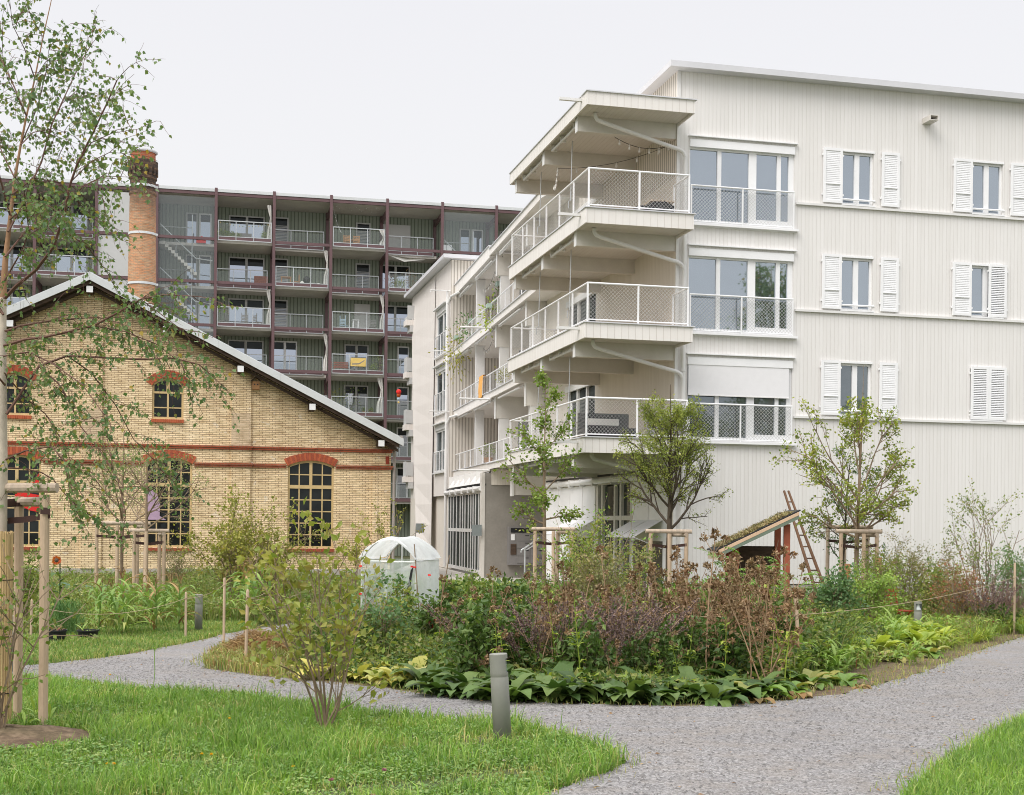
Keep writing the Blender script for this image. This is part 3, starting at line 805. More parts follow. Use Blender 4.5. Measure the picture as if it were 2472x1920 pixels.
for k in range(3):
    zf = 10.24 - k * LV; zc = 13.0 - k * LV
    for s in posts_s:
        p = MB(); p.box(FL, s, s + .26, -.75, -.35, zf, zc); p.build('post', M['white2'], tw)
        if s < 15:
            b = MB(); b.box(FL, s - .02, s + .2, -3.2, -.2, zc - .9, zc); bo = b.build('cross_beam', M['concrete'] if False else M['beam'], tw)
            MB().box(FL, s - .04, s + .22, -.2, -.17, zc - .92, zc).build('end_cap', M['white2'], bo)
            w = MB(); w.box(FL, s + .02, s + .1, -3.1, -.75, zf, zc - .9); w.build('partition_wall', M['boards_side'], tw)
            MB().quad(FL.p(s + .012, -1.15, zf + .05), FL.p(s + .012, -2.9, zf + .05), FL.p(s + .012, -2.9, zf + 1.75), FL.p(s + .012, -1.15, zf + 1.75)).build('partition_pane', M['pane_dim'], tw)
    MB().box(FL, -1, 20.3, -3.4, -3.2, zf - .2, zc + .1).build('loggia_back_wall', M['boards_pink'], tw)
    for a in (11.0, 16.8): MB().box(FL, a, a + 1.9, -3.2, -3.17, zf, zf + 2.2).build('loggia_window', M['pane_dim'], tw)
    railing(tw, FL, [.6 + i * 1.63 for i in range(13)], -.12, zf + .03, 11.02 - k * LV + .06, .02)
    r = MB()
    for a, b in ((3.8, 9.1), (10.0, 15.1), (16, 19.8)):
        r.tube([FL.p(a, -.25, zc - .1), FL.p(b, -.25, zc - .1)], .045, 8); r.tube([FL.p(a + .2, -.1, zc - .17), FL.p(b - .8, -.1, zc - .17)], .035, 8)
    r.build('awning_roller', M['white2'], tw)
    e = MB(); e.tube([FL.p(9.6, 0, zf - .3), FL.p(9.6, 1.3, zf - .3)], .04, 8); e.build('rain_spout', M['white2'], tw)
    e = MB(); e.tube([FL.p(19.9, .1, zc + .2), FL.p(19.9, 1.2, zc + .2), FL.p(19.9, 1.2, zc + .1)], .025, 6); e.build('rain_spout', M['white2'], tw)
# end block with stacked windows
eb_holes = [(.7, 3.75, 10.3 - k * LV, 12.72 - k * LV) for k in range(3)]
MB().wall(FE, 0, [0, 11.6], 3.2, 14.7, eb_holes, -.14, flip=True).build('end_wall', M['skin'], tw)
MB().box(FE, .02, 11.6, -3.2, -.16, -.4, 14.65).build('end_core', M['boards_side'], tw)
MB().box(FE, -.03, .02, -3.6, -.001, 3.2, 14.7).build('ribbed_front', M['ribs'], tw)
MB().box(FE, -.45, 12.0, -3.8, .45, 14.72, 14.9).build('end_roof', M['roofgrey'], tw)
for k in range(3):
    o = -k * LV
    w = MB(); sash(w, FE, .7, 3.75, -.13, -.03, 10.3 + o, 12.45 + o, .1); w.box(FE, 2.0, 2.15, -.12, -.02, 10.4 + o, 12.4 + o)
    w.box(FE, .62, 3.85, 0, .22, 12.72 + o, 12.78 + o).box(FE, .7, 3.75, -.1, .03, 12.45 + o, 12.7 + o).box(FE, .62, 3.85, -.03, .14, 10.24 + o, 10.3 + o)
    f_ = w.build('window', M['white2'], tw)
    MB().quad(FE.p(.8, -.08, 10.4 + o), FE.p(3.65, -.08, 10.4 + o), FE.p(3.65, -.08, 12.4 + o), FE.p(.8, -.08, 12.4 + o)).build('pane', M['pane_dim'], f_)
    railing(f_, FE, [.75, 2.2, 3.7], .08, 10.33 + o, 11.35 + o, .018)
# lower part of the end wall: a twisting buttress and a narrow window
b = MB(); n = 14
for i in range(n):
    f0, f1 = i / n, (i + 1) / n
    def pt(f, side):
        z = 14.6 - 15 * f
        if side: return FE.p(4.1 - 0 * f, .03 + .10 * f, z)
        return FE.p(11.55 - 6.4 * f ** 1.15, .03 + .75 * f * (1 - .15 * f), z)
    q = [pt(f0, 0), pt(f0, 1), pt(f1, 1), pt(f1, 0)]
    b.quad(*q, 0, [(11.5, 14.6 - 15 * f0), (4.1, 14.6 - 15 * f0), (4.1, 14.6 - 15 * f1), (11.5, 14.6 - 15 * f1)])
b.build('twisted_buttress', M['skin'], tw)
MB().box(FE, 9.2, 11.6, -.1, .0, -.4, 3.2).build('end_panel', M['boards_side'], tw)
MB().box(FE, 8.2, 9.6, 0, .03, -.3, 2.9).build('narrow_window', M['pane_dark'], tw)
d_ = MB(); d_.tube([FE.p(.2, .12, 13.2), FE.p(.2, .12, -.3)], .07, 8)
for k in range(3): d_.tube([FE.p(-1.2, -.2, 12.95 - k * LV), FE.p(-.1, .0, 12.9 - k * LV), FE.p(.2, .12, 12.55 - k * LV)], .06, 8)
d_.build('downpipe', M['white2'], tw)
for k in range(4):
    o = -k * LV
    m = MB(); m.box(FE, 10.6, 11.55, .02, .52, 12.98 + o - .0, 13.3 + o); s_ = m.build('end_balcony', M['skin'], tw)
    MB().box(FE, 10.62, 11.55, .42, .46, 13.3 + o, 14.15 + o if k else 13.5).build('balcony_panel', M['panel'], s_)
    MB().box(FE, 10.58, 10.61, .03, .45, 13.34 + o, 14.1 + o).box(FE, 10.58, 11.5, .03, .3, 12.62 + o, 12.97 + o).build('balcony_side', M['panel'], s_)
# glazed ground floor
FG = Fr((-1.19, 56.0), radians(90 + 11.2))
w = MB()
xs = [0, .55, 1.1, 1.9, 2.5, 3.1, 3.8, 4.7, 5.4, 6.1, 7.2, 8.2, 9.0, 9.8]
for x in xs: w.box(FG, x, x + .09, -.03, .03, -.25, 3.2)
w.box(FG, 0, 9.9, -.025, .025, 1.45, 1.6).box(FG, 0, 9.9, -.025, .025, -.3, -.15).box(FG, 0, 9.9, -.025, .035, 3.1, 3.25)
f_ = w.build('ground_glazing', M['white2'], tw)
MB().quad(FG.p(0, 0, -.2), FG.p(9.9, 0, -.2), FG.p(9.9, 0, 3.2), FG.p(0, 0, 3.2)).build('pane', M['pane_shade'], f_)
a = MB(); a.tube([FG.p(.1, .12, 3.3), FG.p(10.1, .12, 3.3)], .1, 8)
for s in (1.4, 2.9, 4.6, 6.4, 8.1): a.box(FG, s, s + .06, 0, .24, 3.15, 3.42)
a.build('awning_tube', M['white2'], tw)
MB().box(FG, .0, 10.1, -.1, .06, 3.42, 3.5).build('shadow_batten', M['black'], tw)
sk = MB(); n = 6
for i in range(n):
    a0, a1 = .15 + i * 1.55, .15 + (i + 1) * 1.55 - .02
    sk.quad(FG.p(a0, .10, 3.52), FG.p(a1, .10, 3.52), FG.p(a1 , -.28, 4.05), FG.p(a0, -.28, 4.05))
    sk.box(FG, a1 - .015, a1 + .015, -.3, .06, 3.55, 4.08)
sk.build('sloped_skirt', M['white2'], tw)
MB().box(FG, -.02, 10, -3, -.32, 3.45, 4.1).build('skirt_core', M['boards_side'], tw)
FC = Fr((-1.19, 56.0), A1)
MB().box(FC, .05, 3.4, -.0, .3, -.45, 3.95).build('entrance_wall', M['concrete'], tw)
MB().box(FC, -.10, .05, -.03, .3, -.45, 3.95).build('corner_post', M['beam'], tw)
b = MB(); b.box(FC, .75, 3.3, -2.2, -1.9, 3.0, 3.93); bo = b.build('entrance_beam', M['beam'], tw); MB().box(FC, .68, .75, -2.25, -1.85, 2.95, 3.95).build('end_cap', M['white2'], bo)

# letterboxes, signs and handrail by the entrance
lb = thing('letterbox_unit', 'dark grey wall of letterboxes on the concrete entrance wall', 'letterboxes', FC.p(1.9, -.2, .2))
m = MB(); m.box(FC, 1.02, 3.15, -.3, -.02, .12, 1.72); bd = m.build('cabinet', M['boxgrey'], lb)
for i in range(3):
    for j in range(4):
        x0 = 1.38 + i * .58; z0 = .2 + j * .31
        d = MB(); d.box(FC, x0, x0 + .54, -.32, -.302, z0, z0 + .28); d.box(FC, x0 + .34, x0 + .5, -.327, -.321, z0 + .2, z0 + .23, 1)
        d.build('letterbox_door', [M['boxgrey'], M['black']], lb)
MB().box(FC, 1.1, 3.1, -.315, -.302, 1.47, 1.66).build('hood_recess', M['black'], lb)
MB().box(FC, 1.1, 1.34, -.33, -.302, .55, 1.0).build('bell_panel', M['oldwood'], lb); MB().box(FC, 1.12, 1.27, -.33, -.302, 1.15, 1.40).build('notice', M['white'], lb)
for lab, fr, t, d in (('blank slate grey square sign on the corner of the glazed ground floor', FC, -.32, -.12), ('blank slate grey square sign on the white curving wall left of the glazing', Fr(FE.p(3.9, .2, 0)[:2], A1), -.55, 0)):
    c = fr.p(t, d, 1.35)
    q = MB(); q.box(fr, t - .2, t + .22, d - .03, d, 1.32, 1.78 if fr is FC else 1.8)
    s_ = tag(q.build('wall_sign', M['slate'], None, origin=c), lab, 'sign')
hr = MB(); p0 = at(1255, 1330, 47); 
hr.tube([at(1258, 1334, 47), at(1259, 1328, 47), at(1264, 1325, 47), at(1300, 1300, 49.5)], .028, 8); hr.tube([at(1267, 1324, 47.2), (at(1267, 1324, 47.2)[0], 47.2, -.35)], .026, 8); hr.tube([at(1290, 1306, 49), (at(1290, 1306, 49)[0], 49, -.3)], .026, 8)
hr.tube([at(1270, 1328, 47.3), at(1300, 1310, 49.5)], .018, 6)
tag(hr.build('handrail', M['steel'], None, origin=(p0[0], 47, -.35)), 'bent steel handrail in front of the letterboxes', 'handrail')

# ------------------------------------------------------------------ brick hall (left)
FH = Fr((-7.96, 54.0), radians(13.1))
bh = thing('brick_hall', 'yellow brick factory hall with red brick arches and a wide gable roof', 'building', FH.p(-8.6, 0, -.5))
RID = -8.64
def rl(t): return 10.93 - .5 * abs(t - RID)
def arc(a, b, zs, rise):
    h = (b - a) / 2; R = (h * h + rise * rise) / (2 * rise); c = (a + b) / 2; zc = zs + rise - R
    return lambda t: zc + math.sqrt(max(0, R * R - (t - c) ** 2))
LOW = [(-1.05, .78), (-6.54, -4.78), (-12.2, -10.42), (-17.9, -16.1)]
UP = [(-6.33, -5.13), (-12.0, -10.8)]
holes = [(a, b, .77, arc(a, b, 4.07, .22)) for a, b in LOW] + [(a, b, 5.80, arc(a, b, 7.12, .3)) for a, b in UP]
MB().wall(FH, 0, [-20.4, RID, 3.07], -.06, lambda t: rl(t) - .05, holes, .14).build('gable_wall', M['brick'], bh)
MB().box(FH, 2.9, 3.07, .01, 8, -.06, 5.05).box(FH, -20.4, 2.9, 7.9, 8, -.06, 5.0).box(FH, -20.4, 2.9, .3, .4, -.06, 4.9).build('hall_walls', M['brick'], bh)
MB().box(FH, -20.45, 3.11, -.05, 8, -.9, -.06).build('plinth', M['plinth'], bh)
for a, b in ((-3.28, -2.53), (-8.95, -8.19), (2.335, 3.075), (-14.7, -13.95)):
    q = MB()
    for z0, z1, pm in ((-.06, 3.96, 0), (4.13, 4.64, 0), (4.82, 6.1 if abs(a + 3.28) < .1 or abs(a + 8.95) < .1 else 4.83, 1)):
        q.box(FH, a, b, -.1, -.001, z0, z1, pm)
    hi = [(a, 6.1 if a > -13 and a < 2 else 4.83), (b, 6.1 if a > -13 and a < 2 else 4.83), (b, rl(b) - .1)] + ([(RID, rl(RID) - .1)] if a < RID < b else []) + [(a, rl(a) - .1)]
    q.prism(FH, hi, -.1, -.001)
    q.build('pilaster', [M['brick'], M['brick_new']], bh)
def course(z0, z1, spans):
    q = MB()
    for a, b in spans:
        q.box(FH, a, b, -.06, -.002, z0, z0 + (z1 - z0) * .48); q.box(FH, a, b, -.09, -.002, z0 + (z1 - z0) * .52, z1)
    for a, b in ((-3.28, -2.53), (-8.95, -8.19), (2.335, 3.075), (-14.7, -13.95)):
        q.box(FH, a - .05, b + .05, -.16, -.003, z0, z0 + (z1 - z0) * .48); q.box(FH, a - .09, b + .09, -.19, -.003, z0 + (z1 - z0) * .52, z1)
    return q.build('string_course', M['redbrick'], bh)
course(4.655, 4.81, [(-20.4, 3.07)])
course(3.97, 4.12, [(-20.4, -17.97), (-16.0, -12.28), (-10.34, -6.62), (-4.7, -1.13), (.86, 3.07)])
def archring(a, b, zs, rise, th, ext):
    h = (b - a) / 2; R = (h * h + rise * rise) / (2 * rise); c = (a + b) / 2; zc = zs + rise - R
    half = math.asin(h / R) ; n = int(2 * half * R / .085); q = MB()
    for i in range(n):
        w0 = -half + 2 * half * i / n; w1 = -half + 2 * half * (i + 1) / n - .003
        w0 *= ext; w1 *= ext
        tz = [(c + R * sin(w0), zc + R * cos(w0)), (c + (R + th) * sin(w0), zc + (R + th) * cos(w0)), (c + (R + th) * sin(w1), zc + (R + th) * cos(w1)), (c + R * sin(w1), zc + R * cos(w1))]
        q.prism(FH, tz, -.05 - .006 * (i % 2), .1, i % 2)
    return q
M['red1'] = plain('red_voussoir', (.46, .115, .05), .85, .25, 6); M['red2'] = plain('dark_voussoir', (.36, .085, .045), .85, .25, 6)
for (a, b) in LOW: archring(a, b, 4.07, .22, .30, 1.03).build('window_arch', [M['red1'], M['red2']], bh)
for (a, b) in UP: archring(a, b, 7.12, .3, .29, 1.03).build('window_arch', [M['red1'], M['red2']], bh)
def soldier(a, b, z0, z1):
    q = MB(); n = int((b - a) / .08)
    for i in range(n): q.box(FH, a + (b - a) * i / n, a + (b - a) * (i + 1) / n - .008, -.1, .05, z0, z1, i % 2)
    return q.build('brick_sill', [M['red2'] if z0 < 2 else M['red1'], M['red1'] if z0 > 2 else M['red2']], bh)
for a, b in LOW: soldier(a + .0, b + .03, .635, .755)
for a, b in UP: soldier(a - .02, b + .02, 5.66, 5.79)
def hallwin(a, b, z0, zs, rise, cols, rows, thick):
    f = arc(a, b, zs, rise); q = MB(); cw = .024
    top = lambda t: f(min(max(t, a), b))
    for t in (a + .04, b - .04): q.box(FH, t - .04, t + .04, .07, .13, z0, top(t) - .01)
    for t in cols: q.box(FH, t - cw, t + cw, .075, .125, z0, top(t) - .01)
    m_ = (a + b) / 2; q.box(FH, m_ - .06, m_ + .06, .06, .13, thick[1], top(m_)); q.box(FH, m_ - .036, m_ + .036, .06, .13, z0, thick[1])
    for z in rows: q.box(FH, a, b, .08, .12, z - .022, z + .022)
    q.box(FH, a, b, .055, .13, thick[0], thick[1]); q.box(FH, a, b, .04, .13, z0, z0 + .085)
    n = 10
    for i in range(n):
        t0 = a + (b - a) * i / n; t1 = a + (b - a) * (i + 1) / n
        q.quad(FH.p(t0, .07, f(t0) - .09), FH.p(t1, .07, f(t1) - .09), FH.p(t1, .07, f(t1)), FH.p(t0, .07, f(t0)))
    w = q.build('arched_window', M['cream'], bh)
    p = MB()
    for i in range(n):
        t0 = a + (b - a) * i / n; t1 = a + (b - a) * (i + 1) / n
        p.quad(FH.p(t0, .10, z0), FH.p(t1, .10, z0), FH.p(t1, .10, f(t1)), FH.p(t0, .10, f(t0)))
    p.build('pane', M['pane_dark'], w)
    return w
for a, b in LOW:
    m_ = (a + b) / 2
    hallwin(a, b, .77, 4.07, .22, [m_ - .46, m_ + .46], [3.72, 2.71, 2.245, 1.775, 1.31], (3.16, 3.30))
for a, b in UP: hallwin(a, b, 5.8, 7.12, .3, [], [6.25], (6.8, 6.88))
# roof
q = MB()
HL = 11.95
up = [(RID - HL, rl(RID - HL) + .0), (RID, rl(RID)), (RID + HL, rl(RID + HL)), (RID + HL, rl(RID + HL) + .16), (RID, rl(RID) + .16), (RID - HL, rl(RID - HL) + .16)]
for a, b, c, d in ((0, 1, 4, 5), (1, 2, 3, 4)):
    q.prism(FH, [up[a], up[b], up[c], up[d]], -.9, 9)
q.build('roof', M['oldwood'], bh)
q = MB()
for s in (-1, 1):
    tz = [(RID, rl(RID) + .02), (RID + s * (HL + .15), rl(RID + HL + .15) + .02), (RID + s * (HL + .15), rl(RID + HL + .15) + .31), (RID, rl(RID) + .31)]
    if s < 0: tz = tz[::-1]
    q.prism(FH, tz, -.98, -.9)
    q.prism(FH, [(t, z + (.29 if i in ((0, 1) if s > 0 else (2, 3)) else .03)) for i, (t, z) in enumerate(tz)], -.9, 9.1)
    for i in range(1, 5):
        t = RID + s * HL * i / 5; q.box(FH, t - .02, t + .02, -.99, -.975, rl(t) + .02, rl(t) + .3)
q.build('metal_verge', M['zinc'], bh)
q = MB()
for s in (-1, 1):
    for off, d0, d1 in ((.0, -.86, -.8), (-.16, -.55, -.49), (-.12, -.25, -.19)):
        tz = [(RID, rl(RID) + off - .12), (RID + s * HL, rl(RID + HL) + off - .12), (RID + s * HL, rl(RID + HL) + off), (RID, rl(RID) + off)]
        if s < 0: tz = tz[::-1]
        q.prism(FH, tz, d0, d1)
q.build('verge_rafters', M['oldwood'], bh)
for t in (-8.64, -5.8, -2.97, -.17, 2.58, -11.5, -14.3, -17.1):
    z = rl(t) - .30
    q = MB(); q.box(FH, t - .11, t + .11, -.82, 0, z - .14, z + .12); pu = q.build('purlin', M['oldwood'], bh)
    MB().box(FH, t - .12, t + .12, -.86, -.822, z - .14, z + .10).build('end_cap', M['white'], pu)
q = MB(); q.tube([FH.p(3.36, -.2, 5.2), FH.p(3.3, -.1, 5.0), FH.p(3.22, -.05, 4.8), FH.p(3.2, -.05, -.4)], .06, 8); q.tube([FH.p(3.36, -.9, 5.25), FH.p(3.36, 8, 5.25)], .08, 8); q.build('downpipe', M['pipe'], bh)
q = MB(); q.box(FH, 2.86, 3.0, -.13, -.10, 4.2, 4.52).box(FH, 2.905, 2.955, -.15, -.13, 4.42, 4.46).box(FH, 2.905, 2.955, -.15, -.13, 4.25, 4.29); q.build('anchor_plate', M['redpaint'], bh)
q = MB(); q.box(FH, 2.53, 2.56, -.104, -.101, .2, 3.9); q.build('white_drip', M['brick_new'], bh)
# things on the hall
c = FH.p(-2.35, -.1, 7.05)
q = thing('nest_box', 'little wooden nest box hanging under the brick hall eave', 'bird house', c)
fN = Fr(c[:2], FH.ang)
MB().box(fN, -.14, .14, -.22, 0, 7.05, 7.36).build('box', M['orange'], q)
m = MB(); m.prism(fN, [(-.2, 7.36), (0, 7.53), (.2, 7.36), (.2, 7.39), (0, 7.57), (-.2, 7.39)], -.27, .02); m.build('box_roof', M['oldwood'], q)
m = MB()
for x in (-.06, .06): m.tube([fN.p(x, -.20, 7.24), fN.p(x, -.225, 7.24)], .03, 10)
m.build('entry_hole', M['black'], q)
m = MB(); m.prism(FH, [(-11.35, 2.9), (-10.5, 2.75), (-10.5, 2.1), (-10.8, 2.15), (-11.4, 2.45)], .03, .04); m.prism(FH, [(-10.75, 3.2), (-10.5, 3.6), (-10.5, 3.15)], .03, .04)
tag(m.build('hanging_cloth', M['clothred'], None, origin=FH.p(-11, 0, 2)), 'bright red cloth hanging inside the leftmost arched window', 'cloth')
m = MB(); m.prism(FH, [(-6.45, 2.9), (-6.2, 3.05), (-5.98, 2.55), (-6.0, 2.0), (-5.75, 1.85), (-6.5, 1.85)], .03, .04)
tag(m.build('hanging_cloth', M['clothpink'], None, origin=FH.p(-6.2, 0, 2)), 'pale mauve cloth hanging in the arched window behind the bare tree', 'cloth')

# ------------------------------------------------------------------ chimney
ch = thing('factory_chimney', 'round sooty brick chimney with flared crown behind the brick hall', 'chimney', (-17.74, 64, -.45))
cc = (-17.74, 64.0, 0)
MB().lathe(cc, [(.80, -.45), (.66, 12.6), (.595, 18.02)], 32).build('shaft', M['chim'], ch, smooth=True)
m = MB(); m.lathe(cc, [(.60, 17.2), (.645, 17.3), (.645, 17.36), (.60, 17.42)], 32); m.lathe(cc, [(.60, 17.98), (.655, 18.03), (.655, 18.16), (.61, 18.2), (.62, 18.3), (.69, 18.52), (.69, 18.86), (.58, 18.92)], 32)
for i in range(16):
    t = i * pi / 8; m.box(Fr((cc[0] + .655 * cos(t), cc[1] + .655 * sin(t)), t), -.05, .045, -.06, .06, 18.2, 18.55)
m.build('crown', M['chim'], ch)
MB().lathe(cc, [(.58, 18.9), (.57, 19.28), (.3, 19.3)], 32).build('crown_ring', M['chimcap'], ch)
MB().lathe(cc, [(.60, 19.26), (.67, 19.30), (.67, 19.36), (.0, 19.42)], 32).build('cap', M['roofgrey'], ch)
for z, r in ((17.62, .615), (15.36, .64), (12.98, .675)):
    m = MB(); m.lathe(cc, [(r, z), (r + .02, z), (r + .02, z + .11), (r, z + .11)], 32); m.box(Fr(cc[:2], 0), r - .02, r + .09, -.06, .06, z - .0, z + .1); m.build('steel_band', M['zinc'], ch)

# ------------------------------------------------------------------ apartment block with the aubergine frame
FA = Fr((-12.066, 88.0), radians(12.6))
ab = thing('balcony_apartment_block', 'green clad apartment block with aubergine steel frame and rows of balconies', 'building', FA.p(0, 0, -.5))
BW = 3.68
posts = [.02 + BW * i for i in range(-7, 6)]
FLO = [19.92 - 2.77 * i for i in range(7)]
for t in posts:
    MB().box(FA, t - .09, t + .09, -.13, .07, -.6, 23.2).build('column', M['purple'], ab)
    m = MB(); m.box(FA, t - .1, t + .1, 2.95, 3.15, -.6, 22.7)
    for z in FLO + [22.72]: m.box(FA, t - .08, t + .08, .07, 2.95, z - .5, z - .21)
    m.build('inner_frame', M['purple'], ab)
T0, T1 = posts[0], posts[-1]
MB().box(FA, T0, T1, -.06, .06, 22.74, 22.92).build('roof_beam', M['purple'], ab)
MB().box(FA, T0 - .1, T1 + .1, -.1, 10, 22.95, 23.14).build('roof', M['zinc'], ab)
MB().box(FA, T0, T1, .1, 3.2, 22.74, 22.93).build('roof_slab', M['slab'], ab)
MB().box(FA, T0, T1, 3.2, 3.3, -.6, 22.73).build('cladding', M['green'], ab)
MB().box(FA, T0, T1, 3.4, 10, -.6, 22.9).build('core', M['panel'], ab)
# bay kinds from the left: P projects to the frame, R set back, W wall panel, S stair behind glass
BAY = {-7: 'PRPRPRR', -6: 'PRPRPRR', -5: 'RPRPRPR', -4: 'WWWWWWW', -3: 'SSSSSSS', -2: 'PRPRRRR', -1: 'RPRRPRR', 0: 'PRPPPRR', 1: 'RPRRRRR', 2: 'SSSSSSS', 3: 'RPRPRRR', 4: 'PRPRRRR'}
def glazed(t0, t1, z0, z1, mull=True, frame='panel', pane='pane_far', blind=0):
    m = MB(); sash(m, FA, t0, t1, 3.12, 3.2, z0, z1, .09)
    if mull: m.box(FA, (t0 + t1) / 2 - .08, (t0 + t1) / 2 + .08, 3.11, 3.19, z0, z1)
    f = m.build('balcony_door', M[frame], ab)
    MB().quad(FA.p(t0 + .05, 3.17, z0), FA.p(t1 - .05, 3.17, z0), FA.p(t1 - .05, 3.17, z1), FA.p(t0 + .05, 3.17, z1)).build('pane', M[pane], f)
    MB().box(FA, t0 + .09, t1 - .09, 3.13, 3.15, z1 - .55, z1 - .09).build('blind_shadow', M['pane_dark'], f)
    if blind:
        b = MB(); n = int(blind / .1)
        for i in range(n):
            z = z1 - .55 - i * .1; b.quad(FA.p(t0 + .09, 3.08, z - .07), FA.p(t1 - .09, 3.08, z - .07), FA.p(t1 - .09, 3.13, z), FA.p(t0 + .09, 3.13, z))
        b.build('slat_blind', M['panel'], f)
    return f
def galv(t0, t1, d, z0, z1, n=3):
    m = MB(); m.box(FA, t0, t1, d - .03, d + .03, z1 - .055, z1).box(FA, t0, t1, d - .03, d + .03, z0, z0 + .05).box(FA, t0, t1, d - .02, d + .02, z0 + .24, z0 + .28)
    for i in range(n + 1):
        t = t0 + (t1 - t0) * i / n; m.box(FA, t - .022, t + .022, d - .025, d + .025, z0, z1)
    r = m.build('railing', M['steel'], ab)
    MB().quad(FA.p(t0, d + .01, z0 + .28), FA.p(t1, d + .01, z0 + .28), FA.p(t1, d + .01, z1 - .16), FA.p(t0, d + .01, z1 - .16)).build('glass_panel', M['grass_pane'], r)
    MB().box(FA, t0 + .03, t1 - .03, d - .01, d + .02, z0 + .05, z0 + .24).build('edge_beam', M['purple'], r)
for i, kinds in BAY.items():
    a = .02 + BW * i; b = a + BW
    for k, kind in enumerate(kinds):
        z = FLO[k]
        if kind == 'W':
            MB().box(FA, a + .1, b - .1, 0, .1, z + .12, z + 2.65).build('wall_panel', M['panel'], ab)
            MB().box(FA, a + .09, b - .09, -.05, .06, z - .09, z + .09).build('beam', M['purple'], ab); continue
        if kind in 'RS': MB().box(FA, a + .09, b - .09, -.07, .07, z - .09, z + .09).build('beam', M['purple'], ab)
        d0 = 1.6 if kind == 'R' else (0.12 if kind == 'P' else 1.2)
        if kind != 'S':
            MB().box(FA, a + .1, b - .1, d0, 3.2, z - .2, z - .02).build('balcony_slab', M['slab'], ab)
            if kind == 'P': galv(a + .15, b - .17, -.06, z - .06, z + 1.24)
            else:
                galv(a + .1, b - .35, d0 - .06, z - .06, z + 1.2)
            wv = (i * 7 + k * 3) % 5
            if i == -2: glazed(a + .85, a + 3.2, z + .02, z + 2.3)
            elif i == -1 and k < 3: glazed(a + .02, a + 1.1, z + .02, z + 2.35, False, blind=1.6)
            elif i == -1: glazed(a + .12, a + 1.75, z + .02, z + 2.35, True, 'white')
            elif i == 0 and k in (0, 1): glazed(a + 1.95, a + 2.95, z + .02, z + 2.3, False, blind=1.6)
            elif i == 0 and k == 2: MB().box(FA, a + 1.9, a + 2.95, 3.1, 3.2, z + .02, z + 2.3).build('closed_blind', M['blind'], ab)
            elif i == 0: glazed(a + 1.25, a + 2.9, z + .02, z + 2.3)
            elif i == 1 and k == 0: MB().box(FA, a + .02, a + 2.0, 3.1, 3.2, z + .02, z + 2.3).build('closed_blind', M['blind'], ab)
            elif i == 1 and k < 3: glazed(a + .02, a + 2.0, z + .02, z + 2.3)
            elif i == 1: glazed(a + 1.2, a + 2.0, z + .02, z + 2.3, False, 'white')
            else: glazed(a + .9, a + 2.9, z + .02, z + 2.3)
        else:
            MB().box(FA, a + .1, b - .1, 1.5, 3.2, z - .2, z - .02).build('landing', M['slab'], ab)
            glazed(a + 1.75, a + 2.5, z + .02, z + 2.3, False, 'panel'); glazed(a + 2.6, a + 3.4, z + .02, z + 2.3, False, 'white')
            m = MB(); n = 11
            for q in range(n):
                t_ = a + .3 + q * .2; zz = z - .02 - q * .19
                m.box(FA, t_, t_ + .22, .35, 1.35, zz - .19 - .2, zz - .19)
            m.build('stair_flight', M['slab'], ab)
            m = MB(); m.tube([FA.p(a + .2, .3, z + .85), FA.p(a + 2.45, .3, z - 1.25), FA.p(b - .2, .3, z - 1.35)], .035, 6); m.tube([FA.p(a + .12, 1.5, z + .95), FA.p(a + 2.2, 1.5, z + .95)], .03, 6); m.tube([FA.p(a + 2.2, .3, z - 1.2), FA.p(a + 2.2, .3, z + 1.55)], .03, 6)
            m.tube([FA.p(a + 1.2, .3, z - .2), FA.p(a + 1.2, .3, z - 1.2)], .02, 6)
            m.build('stair_rail', M['steel'], ab)
            MB().quad(FA.p(a + .09, .02, z + .1), FA.p(b - .09, .02, z + .1), FA.p(b - .09, .02, z + 2.66), FA.p(a + .09, .02, z + 2.66)).build('stair_glass', M['stair_pane'], ab)
# ------------------------------------------------------------------ plant builders
def unit(v): return v / max(np.linalg.norm(v), 1e-9)

def rv(rng): return unit(rng.normal(size=3))

def strap(mb, base, az, el, L, W, droop, rng, m=0, seg=5, fold=.18, prof=None, twist=.0):
    "one long folded leaf that rises from base and bends over"
    prof = prof or [.5, .9, 1.0, .8, .45, .04]
    P = np.array(base, float); e = el; a = az
    V = []; F = []
    for i in range(seg + 1):
        h = np.array([cos(a), sin(a), 0]); side = np.array([-sin(a), cos(a), 0])
        d = h * cos(e) + np.array([0, 0, 1]) * sin(e); up = np.array([0, 0, 1]) * cos(e) - h * sin(e)
        w = W * np.interp(i * (len(prof) - 1) / seg, range(len(prof)), prof) * .5 * rng.uniform(.86, 1.14)
        V += [P + side * w + up * w * fold * 2, P, P - side * w + up * w * fold * 2]
        P = P + d * (L / seg); e -= droop / seg * (1 + .6 * i / seg); a += twist * rng.uniform(-1, 1)
    for i in range(seg):
        k = i * 3
        F += [[k, k + 1, k + 4, k + 3], [k + 1, k + 2, k + 5, k + 4]]
    return mb.add(V, F, None, m)

OVAL = [.10, .22, .72, 1.0, .92, .62, .10]
def rosette(n, L, W, el, droop, rng, mats, name, prof=OVAL, spread=.06, z0=0.0, var=.35, seg=6, fold=.16):
    mb = MB()
    for i in range(n):
        a = i * 2.4 + rng.uniform(-.4, .4); f = rng.uniform(1 - var, 1 + var * .4); r = rng.uniform(0, spread)
        strap(mb, (r * cos(a), r * sin(a), z0), a, el + rng.uniform(-.35, .35), L * f, W * f, droop + rng.uniform(-.4, .5), rng, 0, seg, fold, prof, .12)
    return mb.build(name, mats)

